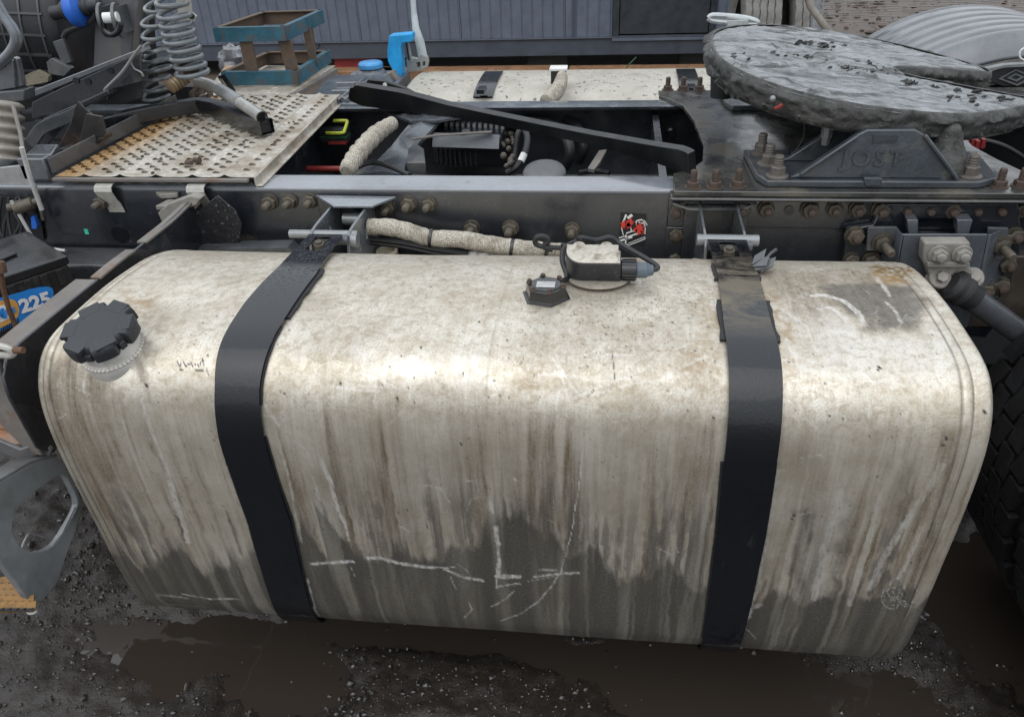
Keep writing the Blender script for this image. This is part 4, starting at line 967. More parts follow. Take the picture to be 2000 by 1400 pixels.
# debris lying on it
db = MB()
for k in range(34):
    p = PP(random.uniform(.05, .95), random.uniform(.02, .9), .004); db.ball(p, random.uniform(.002, .005), 4, sc=(1, 1.3, .6))
solo('mud_crumbs', db, M('mud_crumb', (.06, .05, .04), .9), 'small mud crumbs scattered over the perforated walkway plate', 'mud')['kind'] = 'stuff'
del bpy.data.objects['mud_crumbs']['category']
for (x, y), s, lab in (((385, 313), 1.0, 'rusty nut lying on the perforated plate, the larger right one of two'), ((369, 318), .8, 'smaller rusty nut lying just left of another nut on the perforated plate')):
    nb = MB(); p = at(x, y, Z=ZP + .010); nb.lathe([(.008 * s, -.011), (.008 * s, .011)], p, (.9, -.4, .1), 6); nb.lathe([(.0045 * s, .011), (.0045 * s, .0115)], p, (.9, -.4, .1), 10)
    solo('loose_nut', nb, m_stub, lab, 'nut', 'rusty nuts lying on the walkway plate')

# grey angle and end cap along the cab side of the plate
an = MB(); an.prism(poly([(114, 308), (300, 222), (300, 262), (116, 334)], X=-.46), (.006, 0, 0)) if False else None
an.prism([V(-.462, .775, ZP + .002), V(-.462, 1.45, ZP + .002), V(-.462, 1.45, ZP + .042), V(-.462, .775, ZP + .042)], (.005, 0, 0))
ang = part('edge_angle', an, m_dust, walk, bev=.001)
cp_ = MB(); cp_.box(-.540, -.466, .765, .80, ZP - .012, ZP + .045); cp_.prism([V(-.54, .80, ZP + .045), V(-.466, .80, ZP + .045), V(-.48, .86, ZP + .055), V(-.545, .86, ZP + .055)], (0, 0, -.05))
part('end_cap', cp_, m_flange, walk, bev=.003)

# second plate on the far side and grey wet plate between
sp = MB(); ZF = .752
sp.prism(poly([(395, 190), (560, 186), (655, 128), (440, 128)], Z=ZF), (0, 0, -.006))
for k in range(9):
    p = at(520 + k * 13, 178 - k * 6, Z=ZF + .0012); sp.obox(p, V(.02, 0, 0), V(0, .006, 0), V(0, 0, .002))
part('walkway_plate', sp, m_tread, truck, 'plain dirty plate under the blue steel stand', bev=.002)
sp = MB(); sp.sweep([at(560, 190, Z=ZF - .01), at(648, 138, Z=ZF - .01)], .05, .014)
part('edge_bar', sp, m_rustg, truck, 'worn brown edging beside the blue stand')
sp = MB(); sp.prism(poly([(600, 203), (800, 203), (760, 148), (640, 146)], Z=.735), (0, 0, -.01)); part('wet_cover_plate', sp, M('wet_blue_grey', (.12, .14, .16), .18, .3, wet=.7, dirt=(.08, .08, .08), dirt_amt=.3), truck, bev=.002)
sp = MB()
for y_ in (192, 178, 163): sp.tube([at(640 + (192 - y_) * .6, y_, Z=.742), at(760, y_ - 2, Z=.742)], .004, 8)
for x_ in (690, 702): sp.tube([at(x_ - 30, 196, Z=.744), at(x_ + 25, 150, Z=.744)], .004, 8)
part('cover_ridge', sp, m_flange, truck)

# ------------------------------------------------------------------ things between the rails
fb = MB(); fb.box(-.6, 3.0, YR + .12, YR + .75, .18, .20); part('belly_pan', fb, M('sooty_underside', (.012, .012, .013), .8), truck)
# waisted grey cross member strip running down from the far rail to the near rail
zz = lambda y: .655 - .03 * (y < 255)
top_ = poly([(752, 217), (885, 222), (900, 228), (850, 236), (800, 236)], Z=.705)
cm = MB(); cm.prism(top_, (0, 0, -.008))
rows = [(232, 800, 862), (245, 797, 850), (258, 786, 838), (272, 775, 824), (286, 764, 812), (300, 750, 803), (312, 738, 796), (322, 722, 792), (332, 700, 790), (343, 690, 800)]
vs = []
for y_, xa, xb in rows:
    zc = .695 - .05 * sstep(232, 300, y_) + .02 * sstep(310, 343, y_)
    a, b = at(xa, y_, Z=zc), at(xb, y_, Z=zc); mid = (a + b) / 2 + V(0, 0, .012)
    vs += [a, mid, b, b - V(0, 0, .012), a - V(0, 0, .012)]
cm.add(vs, [(i * 5 + k, i * 5 + (k + 1) % 5, (i + 1) * 5 + (k + 1) % 5, (i + 1) * 5 + k) for i in range(len(rows) - 1) for k in range(5)] + [(0, 1, 2, 3, 4), tuple(range(len(vs) - 5, len(vs)))])
for x_, y_ in ((790, 224), (830, 226)): cm.lathe([(.012, 0), (.012, .004)], at(x_, y_, Z=.705), (0, 0, 1), 12)
part('cross_member', cm, M('cross_member_grey', (.115, .125, .14), .32, .3, wet=.4, dirt=(.2, .19, .17), dirt_amt=.3), truck, 'waisted grey strip between the two rails')
part('cross_member', MB().box(1.12, 1.14, YR + .02, YR + .84, .48, .70), m_chassis, truck)
part('cross_member', MB().box(-.02, .0, YR + .02, YR + .84, .46, .69), m_chassis, truck)
wrapped([(676, 336), (700, 300), (735, 262), (768, 240)], [.021, .024, .024, .020], [.93, 1.02, 1.14, 1.24], label='thick dirty wrapped pipe between the rails', wob=.09)
# black electronic control box with grey ribbed lid edge
zb = .66
bx = MB(); c_ = poly([(840, 262), (978, 268), (995, 238), (868, 232)], Z=zb); bx.prism([p - V(0, 0, .10) for p in c_], (0, 0, .10)); 
cbx = part('control_box', bx, m_black, truck, 'black valve box with a grey flap on its front edge', bev=.004)
fl2 = MB(); a, b = at(846, 264, Z=zb), at(976, 268, Z=zb)
fl2.prism([a + V(0, -.004, .004), b + V(0, -.004, .004), b + V(0, -.030, -.030), a + V(0, -.030, -.030)], (0, .004, .004))
tm = (a + b) / 2 + V(0, 0, .006); fl2.lathe([(.016, -.004), (.016, .004)], tm, (0, -1, .2), 20)
part('box_flap', fl2, M('grey_plastic_flap', (.13, .14, .15), .5, bump=.2, bscale=200), cbx, bev=.001)
fl2 = MB()
for k in range(11):
    p = at(872 + k * 11, 240 + k * .6, Z=zb + .008); fl2.box(p[0] - .005, p[0] + .005, p[1] - .012, p[1] + .012, p[2] - .008, p[2] + .005)
part('terminal', fl2, m_grey, cbx)
fl2 = MB(); p = at(845, 285, Z=zb - .05)
for k in range(13):
    t = k / 12; q_ = at(850 + t * 120, 308, Y=a[1] - .006); fl2.box(q_[0] - .0018, q_[0] + .0018, q_[1] - .006, q_[1] + .001, q_[2] - .03, q_[2] + .02)
part('box_rib', fl2, m_plastic, cbx)
fl2 = MB(); e_ = at(990, 290, Z=.62)
for k in range(18): fl2.ball(at(986 + random.uniform(-8, 18), 288 + random.uniform(-38, 42), Z=.63), random.uniform(.006, .012), 5)
part('grit_lump', fl2, M('oily_grit', (.09, .075, .06), .6, wet=.3), cbx, kind='stuff')
part('box_strap', MB().sweep([at(805, 272, Z=.675), at(850, 265, Z=.675), at(960, 258, Z=.678)], .018, .004), m_rustg, cbx)
# hoses
h1 = MB()
h1.tube(smoothpath([at(x, y, Z=z_) for x, y, z_ in ((990, 338, .6), (1010, 325, .62), (1025, 300, .65), (1030, 270, .68), (1022, 253, .69), (1012, 262, .68), (1008, 290, .64), (1004, 318, .6))], 6), .010, 10)
part('hose', h1, m_hose, truck)
part('hose_sleeve', MB().tube([at(1017, 316, Z=.632), at(1024, 301, Z=.65)], .0112, 12), m_white, truck)
for o in (0, 12):
    h1 = MB(); h1.tube(smoothpath([at(x - o * 2.2, y + o, Z=z_) for x, y, z_ in ((1000, 232, .66), (1040, 226, .67), (1080, 226, .67), (1115, 238, .66), (1135, 262, .64), (1140, 290, .6), (1130, 315, .55))], 6), .017, 10); part('hose', h1, m_hose, truck)
h1 = MB(); h1.tube(smoothpath([at(x, y, Z=.69) for x, y in ((668, 343), (700, 325), (728, 318), (760, 325), (800, 343))], 6), .0075, 10); part('hose', h1, m_hose, truck)
part('red_pipe', MB().tube([at(600, 330, Z=.62), at(668, 330, Z=.62)], .009, 12), m_red, truck)
h1 = MB()
for k in range(5): part('hose', MB().tube(smoothpath([at(545 + random.uniform(0, 130), 300 + random.uniform(-20, 35), Z=.5) for _ in range(4)], 5), .006, 8), m_hose, truck)
h1.tube(smoothpath([at(x, y, Z=.55) for x, y in ((1130, 338), (1160, 333), (1190, 338))], 5), .008, 8)
part('hose', h1, m_hose, truck)
# multi plug with yellow lock and red seal
cn = MB(); p = at(655, 262, Z=.66); cn.obox(p, V(.045, 0, 0), V(0, .022, 0), V(0, 0, .020), 0)
cn.obox(p + V(.012, -.005, -.022), V(.030, 0, 0), V(0, .026, 0), V(0, 0, .004), 1); cn.obox(p + V(.0, -.004, -.004), V(.047, 0, 0), V(0, .023, 0), V(0, 0, .003), 2)
lk = [p + V(-.02, -.03, .012), p + V(.035, -.03, .012), p + V(.042, -.02, .02), p + V(.040, .02, .034), p + V(.03, .028, .036), p + V(-.01, .028, .036)]
cn.tube(smoothpath(lk, 4), .0055, 8, 3)
part('multi_plug', cn, [m_plastic, m_red, m_green, m_yell], truck, 'black plug with yellow lock under the tread plate', bev=.002)
# grey angular connector and wet round cap of an air valve
gc = MB(); gc.prism(poly([(796, 340), (833, 340), (830, 312), (812, 300), (800, 312)], Z=.64), (0, 0, .035)); part('grey_connector', gc, m_dust, truck, bev=.003)
dm = MB(); p = at(1063, 333, Z=.66); dm.lathe([(.062, -.06), (.062, -.008), (.058, 0), (.04, .006), (.01, .008)], p, (0, -.25, 1), 36); part('air_valve_cap', dm, M('wet_grey_cap', (.13, .135, .14), .5, dirt=(.3, .3, .3), dirt_amt=.35, bump=.5, bscale=200), truck, 'round wet grey cap between the rails', smooth=50)
pc = MB(); pc.prism(poly([(1148, 335), (1170, 300), (1185, 298), (1172, 322), (1160, 338)], Z=.6), (0, 0, .01)); part('bent_tab', pc, m_rustg, truck)
part('rail_hole_plug', MB().lathe([(.02, 0), (.02, .005), (.012, .008)], at(1310, 262, Y=YR + .86 - .012), (0, -1, 0), 18), m_chassis, rail2)

# ------------------------------------------------------------------ fifth wheel mounting plate
m_mplate = M('wet_mounting_plate', (.045, .045, .043), .30, .2, dirt=(.105, .09, .065), dirt_amt=.55, dirt_scale=7, wet=.6, bump=.3, bscale=45)
ZM = .742
out = [V(1.142, .708, ZM), V(3.1, .708, ZM), V(3.1, 1.67, ZM), V(1.142, 1.67, ZM), V(1.142, 1.60, ZM), V(1.165, 1.575, ZM), V(1.212, 1.47, ZM), V(1.232, 1.30, ZM), V(1.238, 1.05, ZM), V(1.225, .93, ZM), V(1.19, .86, ZM), V(1.148, .835, ZM)]
h2 = [V(*(list(at(x, y, Z=ZM)[:2]) + [ZM])) for x, y in ((2120, 372), (2000, 335), (1950, 312), (1900, 285), (1880, 262), (1890, 240), (1960, 225), (2100, 225), (2300, 260), (2300, 340))]
mp_ = MB(); mp_.holed(out, [h2], (0, 0, -.0125)); mpl = part('mounting_plate', mp_, m_mplate, truck, 'wide wet oily plate carrying the fifth wheel', bev=.002)
ml = MB(); ml.box(1.136, 3.1, .697, YR - .001, .7215, .7290); part('lower_flange', ml, m_mplate, mpl, bev=.003)
nb_ = MB(); nb_.lathe([(.0150, 0), (.0150, .013), (.0128, .015)], (0, 0, 0), (0, 0, 1), 6, 0); nb_.lathe([(.020, -.001), (.020, .002)], (0, 0, 0), (0, 0, 1), 14, 0)
nb_.lathe([(.0085 if i % 2 else .0076, .014 + i * .003) for i in range(9)] + [(.0065, .041)], (0, 0, 0), (0, 0, 1), 10, 0)
pb0 = part('plate_bolt', nb_, [m_stub], mpl, origin=(0, 0, 0)); first = True
for x, y in ((1353, 366), (1396, 366), (1441, 364), (1951, 364), (1992, 364), (1304, 176), (1334, 176), (1366, 176)):
    p = at(x, y, Z=ZM); p[2] = ZM
    if first: WL[pb0] = p; pb0.location = tuple(p - WL[mpl]); first = False
    else: inst(pb0, 'plate_bolt', p, mpl, (0, 0, random.uniform(0, 6)))

# ------------------------------------------------------------------ fifth wheel
m_grease, nt, bs, oc = newmat('thick_grey_grease'); L = nt.links
mpn = nt.nodes.new('ShaderNodeMapping'); mpn.inputs['Scale'].default_value = (9, 55, 30); L.new(oc, mpn.inputs[0])
n1 = noise(nt, mpn.outputs[0], 1.4, 9, .75, 1.0); n2 = noise(nt, oc, 70, 5, .75); n3 = noise(nt, oc, 16, 6, .7, 1.0)
c = mix(nt, ramp(nt, n1, [(.36, 0.0), (.62, 1.0)]), (.085, .09, .092), (.33, .345, .355)); c = mix(nt, ramp(nt, n3, [(.6, 0.0), (.75, .7)]), c, (.035, .035, .035))
c = mix(nt, ramp(nt, n2, [(.6, 0.0), (.75, .5)]), c, (.06, .057, .05))
mp4 = nt.nodes.new('ShaderNodeMapping'); mp4.inputs['Scale'].default_value = (4, 19, 12); L.new(oc, mp4.inputs[0])
c = mix(nt, ramp(nt, noise(nt, mp4.outputs[0], 1, 9, .78, 1.2), [(.50, 0.0), (.57, .95)]), c, (.016, .017, .018))
L.new(c, bs.inputs['Base Color']); L.new(ramp(nt, n2, [(.3, .20), (.7, .45)]), bs.inputs['Roughness']); bs.inputs['IOR'].default_value = 1.7
bp = nt.nodes.new('ShaderNodeBump'); bp.inputs['Strength'].default_value = .75; bp.inputs['Distance'].default_value = .006; L.new(mth(nt, 'ADD', n1, mth(nt, 'MULTIPLY', n2, .6)), bp.inputs['Height']); L.new(bp.outputs[0], bs.inputs['Normal'])
m_mudside = M('gritty_grease', (.054, .053, .050), .5, dirt=(.024, .028, .026), dirt_amt=.6, dirt_scale=30, bump=1.0, bscale=110, var=.6, wet=.15)
FA, FB, FC = .933, -.140, .055
def FW_(x, y, h=0.0):
    n = V(-FB, -FC, 1); n /= np.linalg.norm(n); return V(x, y, FA + FB * (x - 1.575) + FC * (y - 1.18)) + n * h
yc_ = 1.148
half = [(1.72, 0.020), (1.76, .045), (1.86, .072), (1.97, .098), (1.995, .103), (2.0, .13), (1.985, .17), (1.94, .215), (1.88, .265), (1.80, .32), (1.72, .355), (1.62, .373), (1.52, .372), (1.43, .345), (1.36, .30), (1.30, .235), (1.262, .16), (1.245, .08), (1.241, 0)]
far = smoothpath([(a, b, 0) for a, b in half], 5)
ring = [(p[0], yc_ + p[1]) for p in far] + [(p[0], yc_ - p[1] * (1.0)) for p in far[::-1][1:]]
# filled disc built as concentric rings so that the grease can be heaped up
cen = np.array([1.52, yc_]); RG = np.array(ring); nR = len(RG); steps = np.r_[np.linspace(.0, .93, 26)[1:], .965, .985, 1.0]
# the throat makes the outline re-entrant, so the surface is meshed on a grid inside the outline instead
from mathutils.geometry import tessellate_polygon
g = .0095; gx = np.arange(1.22, 2.03, g); gy = np.arange(.75, 1.55, g); GX, GY = np.meshgrid(gx, gy, indexing='ij')
ins = np.zeros(GX.shape, bool); dd = np.full(GX.shape, 9.0); nearest = np.zeros(GX.shape + (2,))
for a, b in zip(RG, np.roll(RG, -1, 0)):
    cnd = ((a[1] > GY) != (b[1] > GY)) & (GX < (b[0] - a[0]) * (GY - a[1]) / (b[1] - a[1] + 1e-12) + a[0]); ins ^= cnd
    ab = b - a; t = np.clip(((GX - a[0]) * ab[0] + (GY - a[1]) * ab[1]) / (ab @ ab + 1e-12), 0, 1); qx, qy = a[0] + t * ab[0], a[1] + t * ab[1]
    d = np.hypot(GX - qx, GY - qy); k = d < dd; dd[k] = d[k]; nearest[k] = np.stack([qx, qy], -1)[k]
use = ins | (dd < g * .8); X2 = np.where(ins, GX, nearest[..., 0]); Y2 = np.where(ins, GY, nearest[..., 1])
near_edge = ins & (dd < g * .5); X2 = np.where(near_edge, nearest[..., 0], X2); Y2 = np.where(near_edge, nearest[..., 1], Y2)
hh = (fbm(X2 * 9, Y2 * 46, 4, 71) - .5) * .014 + (fbm(X2 * 32, Y2 * 60, 3, 72) - .5) * .009
ridge = sstep(.60, .70, fbm(X2 * 13, Y2 * 36, 3, 74)) * sstep(.35, .7, fbm(X2 * 3.5, Y2 * 4, 2, 75)); hh += ridge * .009
hh *= sstep(-.002, .03, dd * ins); hh -= .006 * (1 - sstep(0, .02, dd * ins))
vid = -np.ones(GX.shape, int); top = MB(); k = 0; pts = []
for i, j in zip(*np.nonzero(use)): vid[i, j] = k; k += 1; pts.append(FW_(X2[i, j], Y2[i, j], hh[i, j]))
fcs = [(vid[i, j], vid[i + 1, j], vid[i + 1, j + 1], vid[i, j + 1]) for i in range(len(gx) - 1) for j in range(len(gy) - 1) if min(vid[i, j], vid[i + 1, j], vid[i + 1, j + 1], vid[i, j + 1]) >= 0 and (int(ins[i, j]) + int(ins[i + 1, j]) + int(ins[i + 1, j + 1]) + int(ins[i, j + 1]) >= 2)]
top.add(pts, fcs); fifth = part('fifth_wheel', top, m_grease, truck, 'tilted fifth wheel plate smothered in thick grey grease', smooth=80)
# skirt of gritty grease round the edge, thicker towards the viewer, with a ragged lower rim
per = []
for a, b in zip(RG, np.roll(RG, -1, 0)):
    n = max(1, int(np.hypot(*(b - a)) / .005)); per += [a + (b - a) * t / n for t in range(n)]
per = np.array(per); nP = len(per); tg = np.roll(per, -1, 0) - np.roll(per, 1, 0); nm = np.stack([tg[:, 1], -tg[:, 0]], 1); nm /= np.linalg.norm(nm, axis=1)[:, None] + 1e-9
# make the normals point outwards
for _ in range(3): nm = (np.roll(nm, 1, 0) + nm * 2 + np.roll(nm, -1, 0)) / 4
nm /= np.linalg.norm(nm, axis=1)[:, None] + 1e-9
A2 = np.sum(per[:, 0] * np.roll(per[:, 1], -1) - np.roll(per[:, 0], -1) * per[:, 1]); nm = nm if A2 > 0 else -nm
lv = [(-.009, .0004, 0), (-.004, .0012, .12), (-.001, -.003, .35), (.003, -.012, .5), (.004, -.018, .8), (.004, -.025, 1), (.003, -.031, 1), (.003, -.038, 1), (.001, -.044, 1), (.001, -.050, 1), (-.006, -.060, .8), (-.03, -.062, .3)]
s_ = np.cumsum(np.r_[0, np.hypot(*np.diff(per, axis=0).T)]); sk = MB(); vs = []
for r_, (o, h, am) in enumerate(lv):
    ns = (fbm(s_ * 20, s_ * 0 + r_ * .9, 4, 80) - .5) * .013 * am + (fbm(s_ * 75, s_ * 0 + r_ * 2.1, 3, 81) - .5) * .016 * am + .009 * (r_ in (3, 4)) * sstep(.45, .65, fbm(s_ * 14, s_ * 0, 3, 85))
    nh = (fbm(s_ * 22, s_ * 0 + 3, 4, 83) - .5) * .020 * (r_ in (2, 3, 4, 10, 11)) + (fbm(s_ * 60, s_ * 0 + r_, 3, 84) - .5) * .008 * am 
    ns = np.clip(ns, -.014, .017); nh = np.clip(nh, -.012, .012)
    vs += [FW_(per[i, 0] + nm[i, 0] * (o + ns[i]), per[i, 1] + nm[i, 1] * (o + ns[i]), h + nh[i]) for i in range(nP)]
sk.add(vs, [(r_ * nP + i, r_ * nP + (i + 1) % nP, (r_ + 1) * nP + (i + 1) % nP, (r_ + 1) * nP + i) for r_ in range(len(lv) - 1) for i in range(nP)])
part('grease_skirt', sk, m_mudside, fifth, smooth=80)
un_ = MB(); un_.holed([FW_(p[0], p[1], -.056) for p in per[::3] * .97 + np.array([1.6, yc_]) * .03], [], (0, 0, -.01)); part('plate_underside', un_, m_mudside, fifth)
ICO = np.array([(0, 0, 1), (.89, 0, .45), (.28, .85, .45), (-.72, .53, .45), (-.72, -.53, .45), (.28, -.85, .45), (.72, .53, -.45), (-.28, .85, -.45), (-.89, 0, -.45), (-.28, -.85, -.45), (.72, -.53, -.45), (0, 0, -1)])
ICF = [(0, 1, 2), (0, 2, 3), (0, 3, 4), (0, 4, 5), (0, 5, 1), (1, 6, 2), (2, 7, 3), (3, 8, 4), (4, 9, 5), (5, 10, 1), (6, 7, 2), (7, 8, 3), (8, 9, 4), (9, 10, 5), (10, 6, 1), (11, 7, 6), (11, 8, 7), (11, 9, 8), (11, 10, 9), (11, 6, 10)]
gl = MB()
for cx__, cy__, n_ in ((1.56, 1.30, 34), (1.66, 1.14, 26), (1.60, 1.06, 22), (1.74, 1.00, 34), (1.80, .93, 16), (1.48, 1.14, 16), (1.28, 1.05, 10), (1.9, .98, 14)):
    for k in range(n_):
        x_, y_ = cx__ + random.gauss(0, .035), cy__ + random.gauss(0, .016)
        if min(np.hypot(RG[:, 0] - x_, RG[:, 1] - y_)) < .035 or not ins[min(len(gx) - 1, np.searchsorted(gx, x_)), min(len(gy) - 1, np.searchsorted(gy, y_))]: continue
        q_ = FW_(x_, y_, random.uniform(.000, .006)); r_ = random.uniform(.002, .0065); a_ = random.uniform(-.5, .5)
        sc_ = np.array([random.uniform(.8, 2.2), random.uniform(.4, .8), random.uniform(.4, 1.3)])
        pts_ = ICO * (1 + rng.normal(0, .28, (12, 1))) * r_ * sc_
        gl.add(pts_ @ np.array([[math.cos(a_), math.sin(a_), .1], [-math.sin(a_), math.cos(a_), 0], [.3, 0, 1]]) + q_, ICF)
part('grease_clump', gl, M('black_grease', (.022, .022, .022), .4, bump=.5), fifth, kind='stuff', smooth=0)
hd = MB(); HP = [(1384, 36), (1392, 31), (1420, 32), (1455, 36), (1476, 42), (1478, 46), (1462, 48), (1420, 44), (1392, 41), (1384, 36)]
hd.tube(smoothpath([at(x, y, Y=1.56) for x, y in HP], 5), .0085, 10); hd.obox(at(1440, 48, Y=1.55), V(.03, 0, 0), V(0, .01, 0), V(0, 0, .012))
part('release_handle', hd, M('pale_zinc', (.50, .53, .53), .4, .4, dirt=(.3, .29, .26), dirt_amt=.4), fifth)
# pedestals
m_ped = M('greasy_pedestal', (.060, .068, .078), .36, .3, dirt=(.115, .10, .075), dirt_amt=.42, wet=.35, bump=.4, bscale=90)
def pedestal(yn, yf, lettering):
    bp_ = MB(); z0 = ZM + .0005
    bp_.prism([V(1.352, yn, z0), V(1.805, yn, z0), V(1.86, yn + .03, z0), V(1.88, yn + .22, z0), V(1.33, yn + .235, z0), V(1.335, yn + .05, z0)], (0, 0, .016))
    b = part('pedestal', bp_, m_ped, fifth, 'cast bearing block with raised maker letters' if lettering else None, bev=.003)
    z1 = z0 + .0165; pr = [(1.405, 0), (1.765, 0), (1.755, .012), (1.675, .098), (1.655, .108), (1.555, .108), (1.535, .096), (1.425, .010)]
    w = MB(); w.prism([V(x, yn + .018 + z * .06, z1 + z) for x, z in pr], (0, .018, 0)); w.prism([V(x, yn + .14, z1 + z) for x, z in pr], (0, .018, 0)); w.box(1.55, 1.66, yn + .036, yn + .14, z1, z1 + .10)
    rimp = [V(x, yn + .012 + z * .06, z1 + z) for x, z in pr]
    w.sweep(rimp[1:4], .012, .008); w.sweep([rimp[6], rimp[7]], .012, .008)
    wo_ = part('pedestal_web', w, m_ped, fifth, bev=.003)
    if lettering:
        lm = MB(); v_, f_ = letters('JOST', .050, V(1.512, yn + .0170, z1 + .030), (1, 0, 0), (0, .06, 1), .0045, .0006, sp=1.3); lm.add(v_, f_)
        lm.box(1.57, 1.62, yn + .0195, yn + .0245, z1 + .081, z1 + .097)
        part('raised_letters', lm, m_ped, fifth)
        k = MB(); k.prism(poly([(1688, 348), (1724, 348), (1722, 364), (1690, 364)], Y=yn - .004), (0, .012, 0)); part('casting_lug', k, m_ped, fifth, bev=.002)
pedestal(.735, 1.0, True); pedestal(1.40, 1.6, False)
pbm = MB(); ax = (0, 0, 1)
pbm.lathe([(.026, 0), (.026, .004), (.019, .006)], (0, 0, 0), ax, 18); pbm.lathe([(.0175, .005), (.0175, .023), (.015, .026)], (0, 0, 0), ax, 6); pbm.lathe([(.0112 if i % 2 else .0102, .024 + i * .003) for i in range(9)] + [(.009, .05)], (0, 0, 0), ax, 12)
pb = part('pedestal_bolt', pbm, [M('dusty_bolt', (.14, .125, .11), .65, .4, dirt=(.2, .17, .13), dirt_amt=.4, bump=.4)], fifth, origin=(0, 0, 0)); first = True
for x, y in ((1517, 345), (1500, 322), (1486, 300), (1893, 345), (1862, 318)):
    p = at(x, y, Z=ZM + .017); p[2] = ZM + .017
    if first: WL[pb] = p; pb.location = tuple(p - WL[fifth]); first = False
    else: inst(pb, 'pedestal_bolt', p, fifth, (0, 0, random.uniform(0, 6)))
rb2 = MB(); p = at(1845, 300, Z=.80); rb2.lathe([(.05, -.06), (.055, -.03), (.045, .0), (.03, .03), (.028, .05)], p, (0, 0, 1), 20); rb2.ball(at(1857, 257, Y=.80), .022, 8); rb2.ball(at(1838, 290, Y=.84), .03, 8)
part('grease_lump', rb2, m_mudside, fifth)
bt = MB(); p = at(1614, 268, Y=.86); bt.lathe([(.014, .03), (.014, .0), (.010, -.001), (.009, -.018), (.006, -.02)], p, (0, 0, 1), 8); part('hanging_bolt', bt, m_grey, fifth)
cbm = MB(); cbm.tube(smoothpath([at(x, y, Y=.92) for x, y in ((1572, 240), (1570, 268), (1556, 292), (1542, 305), (1540, 290))], 6), .0028, 6); part('thin_cable', cbm, m_hose, fifth)
for cx__, y_ in ((1.30, 1.18), (1.33, 1.42)):
    rl = MB(); rl.lathe([(.03, -.05), (.034, 0), (.028, .02)], FW_(cx__, y_, -.085), (0, 0, 1), 16); part('rubber_stop', rl, m_rubber, fifth)
rt = MB(); rt.tube([at(1514, 212, Y=.79), at(1522, 209, Y=.785), at(1528, 204, Y=.785)], .004, 8); part('red_clip', rt, m_red, fifth)
rt = MB(); rt.ball(at(1509, 193, Y=.78), .007, 6); part('pale_stone', rt, m_grey, fifth)
# cable and red coupling behind the plate at the right
cbm = MB(); cbm.tube(smoothpath([at(x, y, Y=1.25) for x, y in ((1885, 272), (1920, 274), (1960, 285), (2000, 308), (2040, 340))], 6), .006, 8); part('rear_cable', cbm, m_hose, truck)
rt = MB(); p = at(1900, 282, Y=1.2); 
for k in range(4): rt.obox(p + V(-.02 + k * .014, 0, .004 * (k % 2)), V(.005, 0, 0), V(0, .012, 0), V(0, 0, .012))
rt.obox(p + V(.0, 0, -.004), V(.03, 0, 0), V(0, .008, 0), V(0, 0, .005)); part('red_coupling', rt, m_red, truck)
# ------------------------------------------------------------------ behind the cab, upper left
m_filter = M('filter_housing', (.016, .017, .019), .42, bump=.15, dirt=(.05, .05, .05), dirt_amt=.3)
fh = MB(); A0, A1 = at(20, -60, Y=1.55), at(60, 130, Y=1.60)
# ribbed air filter canister: axis roughly along the truck, seen from the side
fc = at(45, 45, Y=1.68); fax = V(1, .25, -.10); fax /= np.linalg.norm(fax)
fh.lathe([(.20, -.55), (.225, -.50), (.225, .17), (.21, .20), (.15, .215), (.10, .215)], fc, fax, 40)
pn_ = MB(); pn_.prism(poly([(-60, -60), (292, -60), (292, 60), (300, 170), (380, 170), (380, 330), (-60, 330)], Y=1.95), (0, .04, 0)); part('shade_backing', pn_, M('shade_black', (.010, .010, .011), .6, bump=.3), truck)  # added dark sheet, its black stands in for the shade behind the cab
gb_ = MB(); gb_.box(-1.4, -.60, .9, 1.6, .25, .60); part('gearbox_infill', gb_, M('infill_black', (.016, .016, .017), .55, bump=.5), truck, bev=.01)  # near-black block added to keep the gap between the rails dark
filt = part('air_filter_housing', fh, m_filter, truck, 'black ribbed air filter canister behind the cab', bev=.004)
rbm = MB()
for k in range(7): rbm.lathe([(.223, -.004), (.233, -.003), (.233, .003), (.223, .004)], fc + fax * (.15 - k * .06), fax, 40)
e1 = np.cross(fax, V(0, 0, 1)); e1 /= np.linalg.norm(e1); e2 = np.cross(fax, e1)
for k in range(22):
    g_ = 6.283 * k / 22; d = math.cos(g_) * e1 + math.sin(g_) * e2; rbm.obox(fc + d * .228 - fax * .03, fax * .19, np.cross(fax, d) * .0035, d * .005)
part('housing_rib', rbm, M('filter_rib', (.05, .052, .055), .4), filt)
bc = MB(); p = at(150, 18, Y=1.5); ax = V(1, .0, .12); bc.lathe([(.022, -.09), (.022, -.05), (.03, -.045), (.03, -.03), (.02, -.026), (.02, -.02)], p, ax, 20, 0); bc.lathe([(.046, -.02), (.055, -.012), (.057, .0), (.052, .016), (.038, .022), (.026, .026)], p, ax, 28, 1); bc.lathe([(.026, .022), (.026, .045), (.019, .05), (.02, .085), (.012, .09)], p, ax, 20, 0)
part('coupling', bc, [m_plastic, m_bluec], truck, 'black pipe coupling with a bright blue collar', bev=.001)
hb = MB(); hb.tube(smoothpath([at(x, y, Y=1.5) for x, y in ((188, 24), (180, 40), (155, 52), (132, 62), (124, 74))], 6), .010, 10)
hb.tube(smoothpath([at(x, y, Y=1.52) for x, y in ((120, 10), (132, 30), (150, 45))], 6), .007, 8); part('hose', hb, m_hose, truck)
